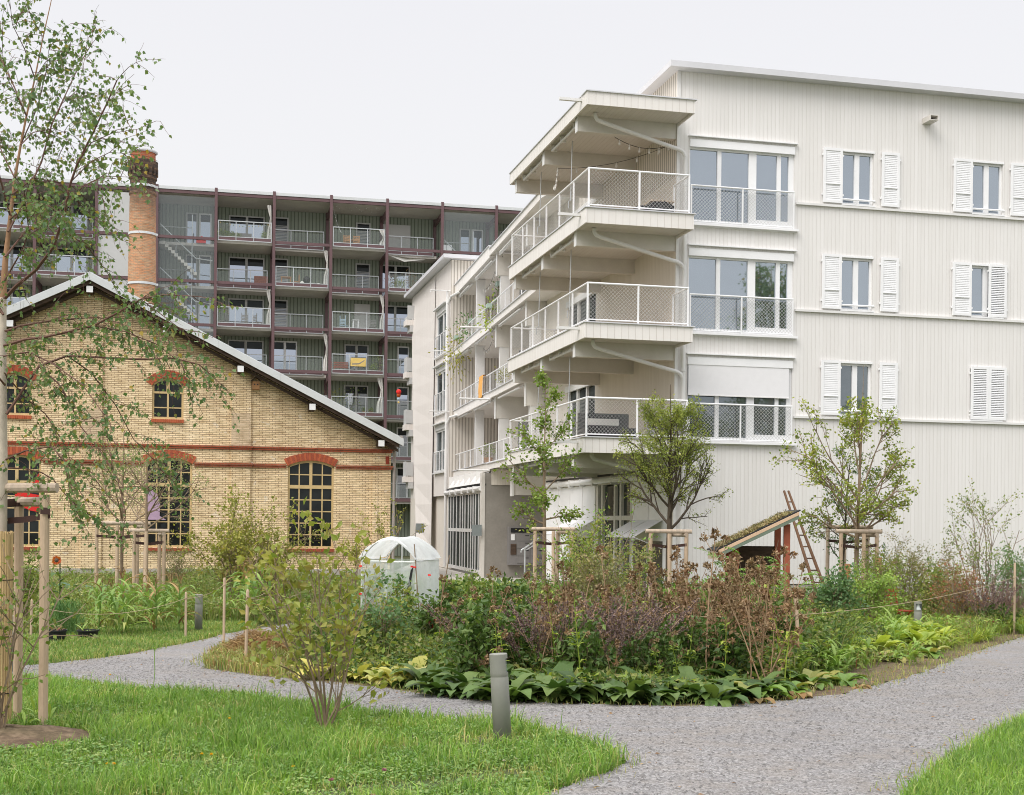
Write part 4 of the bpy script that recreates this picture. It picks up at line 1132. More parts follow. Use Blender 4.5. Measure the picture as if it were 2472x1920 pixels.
def grow(mt, tips, P, d, L, r, lev, cfg, rng, m=0):
    "a limb with side limbs; tips collects places for leaves"
    n = 5 if lev == 0 else 4
    pts = [np.array(P, float)]; d = unit(np.array(d, float))
    for i in range(n):
        d = unit(d + rng.normal(size=3) * cfg['wob'] + np.array([0, 0, cfg['trop'][min(lev, len(cfg['trop']) - 1)]]))
        pts.append(pts[-1] + d * L / n)
    mt.tube(pts, np.linspace(r, r * .45, len(pts)), 5 if r > .012 else 3, m, False)
    if lev >= cfg['lev']:
        for k in range(cfg['tips']):
            f = rng.uniform(.1, 1.0) * n; i = min(n - 1, int(f)); q = pts[i] + (pts[i + 1] - pts[i]) * (f - i)
            tips.append((q, unit(pts[i + 1] - pts[i])))
        tips.append((pts[-1], d)); return
    for k in range(cfg['kids'][lev]):
        f = rng.uniform(.25 if lev else .15, 1.0) * n; i = min(n - 1, int(f)); q = pts[i] + (pts[i + 1] - pts[i]) * (f - i)
        base = unit(pts[i + 1] - pts[i]); s = unit(np.cross(base, rv(rng)))
        an = cfg['ang'] * rng.uniform(.7, 1.3)
        grow(mt, tips, q, base * cos(an) + s * sin(an), L * cfg['shrink'] * rng.uniform(.7, 1.2) * (1.15 - .5 * f / n), max(.0035, r * .5), lev + 1, cfg, rng, m)
    if lev > 0 or True: tips.append((pts[-1], d))

def leafcloud(mb, tips, per, L, W, rng, droop=.3, spread=.05, m=0, keep=1.0, wide=.42):
    P = []; D = []
    for q, d in tips:
        for k in range(per):
            if rng.random() > keep: continue
            P.append(q + rng.normal(size=3) * spread); D.append(unit(d * .5 + rv(rng) * .9 + np.array([0, 0, -droop])))
    P = np.array(P); D = np.array(D); Nn = rng.normal(size=P.shape) + np.array([0, -.2, .9])
    s = rng.uniform(.65, 1.2, len(P))
    return mb.leaves(P, D, Nn, L * s, W * s, m, .10, wide)

def tree(name, label, cat, base, trunk, limbs, cfg, leaf, lmat, bark, seed, group=None):
    "trunk: list of (dx, dy, z, r); limbs: (height, azimuth, elevation, length)"
    rng = np.random.default_rng(seed); B = np.array(base, float)
    t = thing(name, label, cat, base, group)
    mt = MB(); tips = []
    T = [B + np.array(q[:3]) for q in trunk]
    mt.tube(T, [q[3] for q in trunk], 8)
    ob = MB(); ob.V, ob.F, ob.UV, ob.M, ob.n = mt.V, mt.F, mt.UV, mt.M, mt.n
    zs = np.array([q[2] for q in trunk])
    for h, az, el, L in limbs:
        p = B + np.array([np.interp(h, zs, [q[i] for q in trunk]) for i in range(3)])
        rr = np.interp(h, zs, [q[3] for q in trunk])
        grow(mt, tips, p, (cos(az) * cos(el), sin(az) * cos(el), sin(el)), L, rr * .6, 0, cfg, rng)
    mt.build('trunk', bark, t)
    lf = MB(); leafcloud(lf, tips, cfg['per'], leaf[0], leaf[1], rng, cfg.get('droop', .3), cfg.get('spread', .05), 0, cfg.get('keep', 1), cfg.get('wide', .42))
    lf.build('crown', lmat, t)
    return t

def shrub_mesh(h, r, nst, cfg, leaf, lmat, bark, seed, name='shrub', root=None):
    rng = np.random.default_rng(seed); mt = MB(); tips = []
    for i in range(nst):
        a = rng.uniform(0, 2 * pi); q = rng.uniform(.1, 1.0)
        el = pi / 2 - math.atan2(r * q, h)
        grow(mt, tips, (rng.normal() * .03 * r / .5, rng.normal() * .03 * r / .5, -.03), (cos(a) * cos(el), sin(a) * cos(el), sin(el)), h * rng.uniform(.7, 1.05), .012 * (h / 1.5) ** .5, 0, cfg, rng)
    t = root or thing(name, None, None)
    mt.build('stems', bark, t)
    lf = MB(); leafcloud(lf, tips, cfg['per'], leaf[0], leaf[1], rng, cfg.get('droop', .2), cfg.get('spread', .04), 0, cfg.get('keep', 1), cfg.get('wide', .42))
    lf.build('foliage', lmat, t)
    return t

def blades(X, Y, Z, h, w, rng, mb, m=0, lean=.5):
    n = len(X); a = rng.uniform(0, 2 * pi, n); b = rng.uniform(0, 2 * pi, n)
    B = np.stack([X, Y, Z], 1); s = np.stack([np.cos(a), np.sin(a), np.zeros(n)], 1)
    l = np.stack([np.cos(b), np.sin(b), np.zeros(n)], 1) * (rng.uniform(.1, 1, n) * lean)[:, None]
    h = np.asarray(h)[:, None]; w = np.asarray(w)[:, None] * np.ones((n, 1)); up = np.array([0, 0, 1.])
    M1 = B + (up * .6 + l * .35) * h; T = B + (up * (1 - .35 * np.linalg.norm(l, axis=1)[:, None]) + l) * h
    V = np.stack([B - s * w * .5, B + s * w * .5, M1 + s * w * .42, M1 - s * w * .42, T + s * w * .05, T - s * w * .05], 1).reshape(-1, 3)
    F = (np.arange(n) * 6)[:, None] + np.array([[0, 1, 2, 3, 3, 2, 4, 5]])
    return mb.add(V, F.reshape(-1, 4), None, m)

# ------------------------------------------------------------------ lawns and ground greens
lawn = near_edge + [(.3, 8.3), (-4.6, 8.3), (-8.5, 17.0)]
X, Y = scatter(lawn, 2700)
k = NR.random(len(X)) < np.clip(1.2 - (Y - 9) * .06, .5, 1)
X, Y = X[k], Y[k]
# thin, trampled spots and thicker tussocks
den = np.sin(X * 2.1 + 1.3 * np.sin(Y * 1.7)) * .5 + np.sin(Y * 2.6 + X * .9) * .5
den = den * .6 + .5 * np.sin(X * 7.3 + 2 * np.sin(Y * 5.1)) * np.sin(Y * 6.7 + X)
hh = NR.gamma(5, .0165, len(X)) * np.clip(1 + .75 * den, .25, 2.1) + .015
mb = MB(); q = NR.random(len(X)) < .11
thin = (np.sin(X * 3.1 + np.sin(Y * 4.3) * 1.5) + np.sin(Y * 3.7 - X * 1.9) + NR.normal(0, .25, len(X)) < -1.25)
k = ~thin | (NR.random(len(X)) < .25); X, Y, den, hh, q = X[k], Y[k], den[k], hh[k], q[k]; q |= thin[k]
bare = (X + 4.2) ** 2 / .5 + (Y - 11.2) ** 2 / .35 < 1
blades(X[~q & ~bare], Y[~q & ~bare], gnp(Y[~q & ~bare]) - .004, hh[~q & ~bare], NR.uniform(.004, .012, (~q & ~bare).sum()), NR, mb, 0, 1.0)
blades(X[q & ~bare], Y[q & ~bare], gnp(Y[q & ~bare]) - .004, hh[q & ~bare] * .9, NR.uniform(.004, .008, (q & ~bare).sum()), NR, mb, 1, 1.0)
n = len(X) // 3; i = NR.integers(0, len(X), n); i = i[~bare[i]]
i = np.concatenate([i, NR.integers(0, len(X), n)]); i = i[~bare[i]]; i = i[(Y[i] < 11.2 + .5 * np.sin(X[i] * 2)) & (den[i] < .25) | (NR.random(len(i)) < .22)]
D = NR.normal(size=(len(i), 3)) * np.array([1, 1, .25]) + np.array([0, 0, .1])
mb.leaves(np.stack([X[i], Y[i], gnp(Y[i]) + NR.uniform(.015, .075, len(i))], 1), D, np.array([0, 0, 1.]) + NR.normal(size=(len(i), 3)) * .3, NR.uniform(.016, .038, len(i)), NR.uniform(.016, .034, len(i)), 2, .05, .6)
i = NR.integers(0, len(X), 500); i = i[~bare[i]]
for j in i[:330]:                                   # dandelion and plantain leaves
    strap(mb, (X[j], Y[j], gz(Y[j])), NR.uniform(0, 6.3), NR.uniform(.3, 1.1), NR.uniform(.09, .2), NR.uniform(.018, .04), NR.uniform(.4, 1.4), NR, 2 if NR.random() < .6 else 0, 4, .15, OVAL)
fx = MB()
tag(mb.build('lawn_grass', [M['leaf_grass'], M['leaf_grass_dry'], M['leaf_clover']]), kind='stuff')
rlawn = right_edge + [(8.5, 13.5), (8.5, 8.0), (2.2, 8.0)]
X, Y = scatter(rlawn, 2600)
mb = MB(); blades(X, Y, gnp(Y) - .004, NR.gamma(6, .016, len(X)) + .02, NR.uniform(.004, .009, len(X)), NR, mb, 0, .9)
i = NR.integers(0, len(X), len(X) // 3); D = NR.normal(size=(len(i), 3)) * np.array([1, 1, .25])
mb.leaves(np.stack([X[i], Y[i], gnp(Y[i]) + NR.uniform(.01, .08, len(i))], 1), D, np.array([0, 0, 1.]) + NR.normal(size=(len(i), 3)) * .3, NR.uniform(.015, .04, len(i)), NR.uniform(.012, .028, len(i)), 1, .05, .6)
tag(mb.build('verge_grass', [M['leaf_grass'], M['leaf_clover']]), kind='stuff')
# ragged edges of the path: tufts and dry leaves creeping over the gravel
mb = MB()
for line, dn in ((near_edge, 60), (right_edge, 60), (left_far, 50), (bed_edge, 40), ([(x - .3, y + .25) for x, y in bed_edge[11:]], 40)):
    for a, b in zip(line, line[1:]):
        L = math.hypot(b[0] - a[0], b[1] - a[1]); n = int(L * dn)
        f = NR.random(n); c = NR.normal(0, .10, n)
        x = a[0] + (b[0] - a[0]) * f - (b[1] - a[1]) / L * c; y = a[1] + (b[1] - a[1]) * f + (b[0] - a[0]) / L * c
        blades(x, y, gnp(y), NR.gamma(5, .016, n) + .02, NR.uniform(.005, .01, n), NR, mb, 0, 1.1)
        n2 = n // 3; f = NR.random(n2); c = NR.normal(0, .16, n2)
        x = a[0] + (b[0] - a[0]) * f - (b[1] - a[1]) / L * c; y = a[1] + (b[1] - a[1]) * f + (b[0] - a[0]) / L * c
        mb.leaves(np.stack([x, y, gnp(y) + .02], 1), NR.normal(size=(n2, 3)) * np.array([1, 1, .1]), np.array([0, 0, 1.]) + NR.normal(size=(n2, 3)) * .4, NR.uniform(.02, .06, n2), NR.uniform(.01, .03, n2), 1)
tag(mb.build('edge_tufts', [M['leaf_grass_dry'], M['straw']]), kind='stuff')
# loose stones on the gravel
X, Y = scatter([(-6, 9), (6, 9), (8, 20), (-8, 20)], 420); k = inpoly(X, Y, path_poly); X, Y = X[k], Y[k]
mb = MB(); n = len(X); r = NR.gamma(4, .0017, n) + .003
O = np.array([[1, 0, 0], [0, 1, 0], [-1, 0, 0], [0, -1, 0], [0, 0, .7]])
V = np.stack([X, Y, gnp(Y) + .013], 1)[:, None, :] + (O[None] * r[:, None, None]) * NR.uniform(.6, 1.3, (n, 5, 1))
F4 = (np.arange(n) * 5)[:, None, None] + np.array([[0, 1, 4], [1, 2, 4], [2, 3, 4], [3, 0, 4]])[None]
mb.add(V.reshape(-1, 3), F4.reshape(-1, 3), None)
m_, nt, _, _ = newmat('loose_stones'); gg = nt.nodes.new('ShaderNodeNewGeometry')
finish(nt, ramp(nt, gg.outputs['Random Per Island'], [(0, (.12, .114, .108)), (.5, (.20, .19, .182)), (1, (.31, .295, .28))]), .85)
tag(mb.build('gravel_stones', m_), kind='stuff')

X, Y = scatter([(-6, 9), (6, 9), (10, 24), (-8, 24)], 3.2); k = inpoly(X, Y, path_poly); X, Y = X[k], Y[k]; n = len(X)
mb = MB(); mb.leaves(np.stack([X, Y, gnp(Y) + .022], 1), NR.normal(size=(n, 3)) * np.array([1, 1, .08]), np.array([0, 0, 1.]) + NR.normal(size=(n, 3)) * .25, NR.uniform(.02, .05, n), NR.uniform(.012, .03, n), 0, .1)
tag(mb.build('fallen_leaves', M['dry']), kind='stuff')

def greens(name, poly, dens, hfun, L, mats, rng, wts, grassy=.3):
    "low garden greenery: leaves and blades scattered through a layer of varying height"
    X, Y = scatter(poly, dens, rng); n = len(X); H = hfun(X, Y)
    mb = MB(); pick = rng.choice(len(wts), n, p=np.array(wts) / sum(wts)); gr = rng.random(n) < grassy
    z = gnp(Y) + H * rng.random(n) ** .6
    for j in range(len(wts)):
        k = (pick == j) & ~gr
        if k.sum():
            D = rng.normal(size=(k.sum(), 3)) * np.array([1, 1, .5]) + np.array([0, -.15, .15])
            s = rng.uniform(.6, 1.4, k.sum()) * L
            mb.leaves(np.stack([X, Y, z], 1)[k], D, np.array([0, -.3, 1.]) + rng.normal(size=(k.sum(), 3)) * .6, s, s * .5, j, .1)
        k = (pick == j) & gr
        if k.sum(): blades(X[k], Y[k], gnp(Y[k]), H[k] * rng.uniform(.6, 1.3, k.sum()) + .05, rng.uniform(.008, .016, k.sum()), rng, mb, j, .7)
    return tag(mb.build(name, mats), kind='stuff')

def bump2(X, Y, s, o=0): return .5 + .25 * np.sin(X * s + o + np.sin(Y * s * .7)) + .25 * np.sin(Y * s * 1.1 + o * 2 + X * .4 * s)
r2 = np.random.default_rng(5)
# main bed
bedA = [gD(x, y) for x, y in [(640, 1448), (820, 1462), (900, 1474), (1200, 1493), (1450, 1498), (1600, 1490), (1690, 1470)]] + [(7.0, 24), (4.4, 34), (0, 35), (-2.6, 25), (-3.2, 20)]
greens('bed_greenery', bedA, 900, lambda X, Y: .12 + .78 * bump2(X, Y, 1.7) * np.clip((Y - 14.9) / 3.0, .3, 1), .085, [M['leaf_mixed'], M['leaf_burdock'], M['leaf_olive'], M['leaf_lime']], r2, (5, 3, 2, .5), .22)
bedB = [gD(x, y) for x, y in [(1690, 1462), (1800, 1440), (1950, 1405), (2050, 1382), (2120, 1362), (2184, 1346)]] + [(15, 33), (14, 36), (5, 35.2), (5.2, 26)]
greens('border_greenery', bedB, 420, lambda X, Y: .12 + .5 * bump2(X, Y, 1.3, 2) * np.clip((Y - 20) / 6, .35, 1), .08, [M['leaf_mixed'], M['leaf_olive'], M['leaf_redleaf'], M['leaf_lily']], r2, (5, 3, .8, 2), .3)
isle = bed_edge[:6] + [(-3.0, 20), (-2.8, 25.5), (-3.6, 27.5)]
greens('island_weeds', isle, 900, lambda X, Y: .05 + .16 * bump2(X, Y, 3.1, 1), .04, [M['leaf_olive'], M['straw'], M['leaf_grass_dry'], M['leaf_mixed']], r2, (2, 2, 3, 1.5), .6)
strip = left_far + [(-5.5, 29.5), (-7.2, 29), (-8.0, 25.5), (-10.8, 24), (-12.5, 21)]
greens('strip_grass', strip, 1000, lambda X, Y: .03 + .07 * bump2(X, Y, 2.3), .04, [M['leaf_grass_dry'], M['leaf_grass'], M['leaf_clover']], r2, (3, 3, 2), .7)
gardenL = [(-7.2, 28.5), (-4.8, 28.5), (-3.2, 34), (-3.0, 43), (-7, 47), (-26, 41), (-22, 26), (-12.5, 22), (-10.8, 24), (-8, 25.5)]
greens('garden_greenery', gardenL, 380, lambda X, Y: .12 + .62 * bump2(X, Y, .9, 3) * np.clip((Y - 24) / 6, .4, 1), .09, [M['leaf_mixed'], M['leaf_grass_dry'], M['leaf_olive'], M['leaf_lily']], r2, (4, 2.5, 2, 1.2), .42)
greens('meadow_grass', [(-3, 36), (3, 37), (2, 43), (-4, 54), (-25, 50), (-27, 42), (-7, 46)], 260, lambda X, Y: .12 + .1 * bump2(X, Y, .8), .06, [M['leaf_grass'], M['leaf_grass_dry']], r2, (3, 2), .8)

# small flowers in the lawn
def flower(name, label, pts, matname, r, h, group):
    for x, y in pts:
        X0, Y0 = gD(x, y); z = gz(Y0)
        mb = MB(); mb.tube([(X0, Y0, z), (X0 + .01, Y0, z + h)], .0025, 4)
        c = np.array([X0 + .01, Y0, z + h]); k = 26
        d = NR.normal(size=(k, 3)); d[:, 2] = np.abs(d[:, 2]) * .8
        mb.leaves(np.repeat(c[None], k, 0), d, NR.normal(size=(k, 3)), r, r * .7, 1)
        tag(mb.build(name, [M['leaf_grass'], M[matname]], None, origin=(X0, Y0, z)), label, 'flower', group)
M['yellowflower'] = leafmat('yellow_petal', [(.75, .45, .02), (.8, .52, .04)]); M['pinkflower'] = leafmat('pink_petal', [(.42, .16, .24), (.5, .22, .3)]); M['whiteflower'] = leafmat('white_petal', [(.6, .56, .5), (.7, .62, .55)])
flower('yellow_flower', 'small yellow dandelion head standing in the green lawn', [(233, 1455), (487, 1554), (622, 1662), (448, 1635), (427, 1634), (1085, 1575), (240, 1656), (226, 1656)], 'yellowflower', .016, .09, 'yellow flowers in the lawn')
flower('clover_flower', 'pink clover head standing in the green lawn', [(703, 1686), (816, 1664), (792, 1722)], 'pinkflower', .022, .07, 'pink clover in the lawn')
flower('clover_flower', 'white clover head standing in the green lawn', [(840, 1625), (858, 1632), (1072, 1640), (1098, 1636), (1140, 1630), (1173, 1642), (1186, 1622), (300, 1698), (525, 1690), (815, 1622)], 'whiteflower', .014, .06, 'white clover in the lawn')
for x, y, h in ((229, 1660, .62), (326, 1480, .5), (495, 1560, .34)):
    X0, Y0 = gD(x, y); z = gz(Y0); mb = MB(); mb.tube([(X0, Y0, z), (X0 + .02, Y0, z + h * .5), (X0 + .01, Y0, z + h)], .004, 5)
    mb.leaves(np.repeat(np.array([[X0 + .01, Y0, z + h]]), 12, 0), NR.normal(size=(12, 3)) + np.array([0, 0, .6]), NR.normal(size=(12, 3)), .035, .012, 0)
    tag(mb.build('weed_stalk', M['leaf_grass'], None, origin=(X0, Y0, z)), 'tall thin weed stalk sticking up from the lawn edge', 'plant', 'weed stalks in the lawn')

# ------------------------------------------------------------------ birch with its stakes (left foreground)
tb_ = thing('birch_tree', 'tall young birch with drooping leafy twigs at the left edge', 'tree', (at(12, 1700, 12)[0], 12, 0))
rb = np.random.default_rng(42)
mt = MB(); tips = []
def px(path, dy0, dy1):
    n = len(path); return [np.array(at(x, y, 12 + dy0 + (dy1 - dy0) * i / (n - 1))) for i, (x, y) in enumerate(path)]
trunk = px([(-6, 1770), (-3, 1500), (2, 1150), (3, 1000), (4, 850), (7, 720), (13, 630), (23, 540), (36, 430), (50, 350), (64, 280), (84, 190), (104, 90), (122, 10), (136, -60)], 0, .3)
mt.tube(trunk, [.068, .064, .060, .053, .042, .033, .026, .019, .014, .011, .009, .007, .0055, .004, .003], 10)
trunkmesh = mt; mt = MB()
BR = [([(12, 720), (40, 690), (86, 653), (128, 598), (156, 519), (166, 455), (187, 395), (225, 320), (258, 250), (282, 195)], 0, -.7, .017),
      ([(20, 560), (50, 500), (72, 450), (100, 392), (125, 300), (160, 225), (195, 150), (222, 105)], 0, .8, .012),
      ([(187, 395), (220, 345), (270, 322), (334, 312)], -.5, -.9, .006), ([(170, 440), (220, 390), (265, 368), (300, 371)], -.4, -.2, .006),
      ([(160, 500), (200, 450), (250, 425), (312, 428)], -.3, -.9, .006), ([(125, 300), (150, 250), (190, 215), (214, 92)], .4, .9, .005),
      ([(84, 190), (60, 120), (30, 60), (20, -30)], .2, -.3, .006), ([(64, 280), (30, 200), (0, 140), (-30, 60)], .2, .6, .008),
      ([(50, 350), (90, 260), (110, 180), (118, 120)], .2, -.5, .006), ([(24, 520), (0, 430), (-20, 330), (-40, 200)], .1, -.6, .010),
      ([(13, 620), (60, 560), (110, 540), (160, 560), (215, 600), (260, 660)], 0, .9, .010), ([(30, 470), (80, 430), (140, 440), (200, 500), (240, 540)], .1, .8, .009),
      ([(10, 835), (60, 820), (113, 813), (226, 787), (294, 750), (340, 723), (396, 712), (480, 716)], 0, -.9, .014),
      ([(12, 800), (49, 787), (113, 776), (180, 770), (235, 766), (290, 780), (350, 830)], 0, .7, .010),
      ([(16, 1000), (40, 965), (57, 938), (94, 885), (162, 859), (241, 863), (340, 868), (420, 865), (480, 880), (517, 912)], 0, .5, .016),
      ([(94, 885), (140, 925), (162, 960), (195, 1030), (240, 1085), (285, 1160), (300, 1230)], .1, -.4, .008),
      ([(162, 859), (220, 900), (280, 980), (322, 1060), (372, 1112), (400, 1150)], .2, .9, .007),
      ([(226, 787), (300, 800), (380, 832), (440, 880), (452, 930)], -.4, .0, .007), ([(340, 723), (390, 760), (430, 790), (460, 800)], -.6, -.8, .005),
      ([(14, 1110), (60, 1089), (125, 1078), (160, 1120), (192, 1185), (220, 1235)], 0, -.7, .009),
      ([(20, 1130), (60, 1132), (100, 1141), (128, 1157), (159, 1196), (192, 1225), (220, 1247), (252, 1267)], 0, .3, .008),
      ([(10, 900), (60, 960), (110, 1000), (160, 1080), (180, 1150)], 0, .6, .008), ([(8, 760), (-30, 700), (-70, 640), (-90, 560)], 0, .2, .012), ([(12, 930), (-30, 880), (-80, 860)], 0, -.5, .010),
      ([(64, 280), (40, 230), (18, 190), (5, 130)], 0, -.4, .006), ([(36, 430), (10, 380), (-10, 330), (-20, 280)], 0, .5, .008), ([(50, 350), (80, 320), (130, 310), (180, 330)], 0, .6, .006), ([(24, 530), (60, 500), (110, 490), (150, 520)], 0, -.8, .007), ([(104, 90), (80, 50), (60, 0)], .3, 0, .004), ([(84, 190), (110, 150), (150, 120), (175, 130)], .3, -.4, .004),
      ([(10, 680), (50, 610), (70, 560), (60, 480)], 0, -.9, .008), ([(9, 860), (70, 850), (130, 880), (200, 930), (250, 1000), (262, 1080)], 0, -.9, .008)]
def twig(P, d, L, r, lev):
    n = 4; pts = [P]
    for i in range(n):
        d = unit(d + rb.normal(size=3) * .16 + np.array([.02, 0, -.10 - .05 * lev])); pts.append(pts[-1] + d * L / n)
    mt.tube(pts, np.linspace(r, r * .4, n + 1), 3, 0, False)
    for k in range(int(L / .043)):
        f = rb.uniform(.05, 1) * n; i = min(n - 1, int(f)); tips.append((pts[i] + (pts[i + 1] - pts[i]) * (f - i), d))
    if lev < 1:
        for k in range(3):
            i = rb.integers(1, n + 1); twig(pts[i], unit(d + rb.normal(size=3) * .6), L * rb.uniform(.4, .75), r * .6, lev + 1)
for path, d0, d1, r in BR:
    pts = px(path, d0, d1); ne = len(pts)
    mt.tube(pts, np.linspace(r, r * .3, ne), 6)
    tot = sum(np.linalg.norm(b - a) for a, b in zip(pts, pts[1:]))
    for k in range(int(tot / .072)):
        f = (rb.random() ** .8) * (ne - 1); i = min(ne - 2, int(f)); q = pts[i] + (pts[i + 1] - pts[i]) * (f - i)
        d = unit(pts[i + 1] - pts[i]); twig(q, unit(d * .7 + rb.normal(size=3) * np.array([.6, .8, .5])), rb.uniform(.14, .46) * (.6 if f / ne < .25 else 1), .0035, 0)
    twig(pts[-1], unit(pts[-1] - pts[-2]), .3, .004, 0)
M['bark_birch_young'] = plain('young_birch_bark', (.30, .17, .09), .75, .3, 4)
nr_ = 14 * 10
for fm, mm_ in zip(trunkmesh.F, trunkmesh.M):
    mm_[:] = np.where(fm.min(1) >= 50, 1, 0)
trunkmesh.build('trunk', [M['bark_birch'], M['bark_birch_young']], tb_, smooth=True)
mt.build('branches', M['bark_twig'], tb_)
lf = MB(); P = np.array([q for q, d in tips]); n = len(P)
D = rb.normal(size=(n, 3)) * np.array([.55, .55, .35]) + np.array([0, 0, -.75]); s = rb.uniform(.6, 1.15, n)
lf.leaves(P + rb.normal(size=(n, 3)) * .012, D, rb.normal(size=(n, 3)) + np.array([0, -.8, .2]), .046 * s, .037 * s, 0, .06, .36)
lf.build('crown', M['leaf_birch'], tb_)
print('birch leaves', n)

def stake_frame(label, posts_, bars, straps, r, loc, group='tree stake frames', mat='timber'):
    t = thing('tree_stake_frame', label, 'tree stakes', loc, group)
    for a, b in posts_: MB().tube([a, tuple((np.array(a) + np.array(b)) / 2), b], r, 10).build('post', M[mat], t, smooth=False)
    for a, b in bars: MB().tube([a, b], r * 1.06, 10).build('crossbar', M['timber_grey'], t)
    for pts, hgt in straps:
        m = MB()
        for a, b in zip(pts, pts[1:]): m.quad(a, b, (b[0], b[1], b[2] + hgt), (a[0], a[1], a[2] + hgt))
        m.build('strap', M['strap'], t)
    return t
def z0(p): return (p[0], p[1], gz(p[1]) - .05)
pa, pb, pc = at(108, 1250, 12.0), at(46, 1250, 12.35), at(-70, 1250, 12.2)
pa = (pa[0], pa[1], 2.06); pb = (pb[0], pb[1], 2.05); pc = (pc[0], pc[1], 2.06)
fa = (at(104, 1752, 12)[0], 12.0, -.05); fb = (at(42, 1740, 12.35)[0], 12.35, -.05); fc_ = (pc[0] - .03, 12.2, -.05)
B1 = at(-110, 1178, 12.1); B2 = at(138, 1178, 12.0)
stake_frame('heavy round timber stake frame around the birch at the left edge', [(fa, pa), (fb, pb), (fc_, pc)], [(B1, B2), ((pb[0] - .05, pb[1] + .06, 2.0), (pa[0] - .02, pa[1] + .05, 2.0)), ((pc[0], pc[1], 2.0), (pb[0], pb[1], 2.0))],
            [([at(121, 1243, 11.94), at(97, 1241, 11.94)], .06), ([at(121, 1252, 11.97), at(60, 1262, 12.08), at(18, 1265, 12.1)], .055), ([at(60, 1222, 12.27), at(36, 1224, 12.28)], .035), ([at(40, 1222, 12.27), at(0, 1226, 12.05), at(-60, 1230, 12.1)], .07)], .043, (fa[0], 12, 0))
bs = thing('reed_screen', 'rolled screen of split bamboo canes around the birch trunk', 'screen', (at(0, 1700, 11.9)[0], 11.9, 0))
cx_ = at(0, 1700, 11.9)[0]
for i in range(30):
    t = i * 2 * pi / 30; m = MB(); x, y = cx_ + .088 * cos(t), 11.9 + .088 * sin(t); m.tube([(x, y, .0), (x + rnd.uniform(-.004, .004), y, 1.72 + rnd.uniform(-.02, .02))], .0095, 5)
    m.build('cane', M['cane'] if 'cane' in M else M.setdefault('cane', plain('bamboo_cane', (.50, .36, .18), .7, .35, 3, stretch=(8, 8, .5))), bs)
m = MB()
for z in (.3, .8, 1.3): m.lathe((cx_, 11.9, 0), [(.1, z), (.101, z + .008)], 20)
m.build('binding_wire', M['black'], bs)
# mound of soil at the stakes
mb = MB(); n = 14; V = []; F = []
for i in range(5):
    for j in range(n):
        t = 2 * pi * j / n; r = .62 * i / 4 * (1 + .15 * sin(3 * t)); V.append((-4.25 + r * cos(t) * 1.2, 11.35 + r * sin(t), .10 * (1 - (i / 4) ** 2) - .01 + rnd.uniform(-.012, .012)))
for i in range(4):
    for j in range(n): F.append([i * n + j, i * n + (j + 1) % n, (i + 1) * n + (j + 1) % n, (i + 1) * n + j])
mb.add(V, F); tag(mb.build('soil_mound', M['soil'], None, smooth=True), kind='structure')
# leafy twigs of a young apple in front of the screen
SH = dict(lev=1, kids=[7], ang=.7, shrink=.5, wob=.16, trop=[.02, .02], tips=5, per=1, droop=.1, spread=.02)
o = shrub_mesh(1.45, .32, 6, dict(SH, kids=[8], tips=6, per=1), (.055, .042), M['leaf_mixed'], M['bark'], 3, 'young_apple')
tag(o, 'sparse dark leaved young apple shoot beside the bamboo screen', 'shrub'); p = at(2, 1740, 11.3); Proto(o).put((p[0], 11.3, .0))
q = MB()
for x, y, az in ((52, 1745, 1.2), (85, 1735, .3), (120, 1748, -.4), (60, 1760, 3)):
    X0, Y0 = gnd(x, y)
    for k in range(7): strap(q, (X0, Y0, 0), az + k * .9, NR.uniform(.5, 1.3), NR.uniform(.12, .28), .03, NR.uniform(.5, 1.5), NR, 0, 5, .15, OVAL)
tag(q.build('weed_clump', M['leaf_lily'], None, origin=(-4.2, 11.3, 0)), 'clump of broad leaved weeds on the soil below the stakes', 'plant')

# ------------------------------------------------------------------ bollard lights
def bollard():
    t = thing('bollard_light', None, None)
    MB().lathe((0, 0, 0), [(.0, -.05), (.076, -.05), (.076, .555), (.074, .56), (.074, .566), (.076, .57), (.076, .60)], 28).build('body', M['bollard'], t, smooth=True)
    m = MB(); n = 28; r = .076; f = []
    def ringpt(k, z, rr=r): a = 2 * pi * k / n; return (rr * cos(a), rr * sin(a), z)
    for k in range(5, n - 4):
        m.quad(ringpt(k, .60), ringpt(k + 1, .60), ringpt(k + 1, .715), ringpt(k, .715))
    m.lathe((0, 0, 0), [(.076, .715), (.076, .75), (.072, .756), (0, .758)], 28); m.lathe((0, 0, 0), [(.0, .712), (.076, .715)], 28)
    m.build('head', M['bollard'], t)
    MB().lathe((0, 0, 0), [(.062, .60), (.035, .66), (.022, .712)], 20).build('reflector', M['white2'], t, smooth=True)
    MB().lathe((0, 0, 0), [(.07, .60), (.07, .715)], 20).build('lens', M['stair_pane'], t, smooth=True)
    return Proto(t)
BOL = bollard()
X0, Y0 = -.058, 11.3
o = BOL.put((X0, Y0, 0), radians(10), 1.0, 'grey bollard light leaning slightly left in the front lawn', 'bollard lights along the path'); o['category'] = 'bollard'; o.rotation_euler = (radians(-1), radians(-3.4), radians(12))
for (x, y, Yd, lab, rz) in ((479, 1530, 26.5, 'grey bollard light in the grass beside the left gravel path', 1.2), (2215, 1540, 26.6, 'grey bollard light among the lush plants by the red chair', -1.45), (27, 1640, 17.5, 'grey bollard light half hidden behind the bamboo screen', .6)):
    p = at(x, y, Yd); BOL.put((p[0], Yd, gz(Yd) - .02), rz, 1.0, lab)

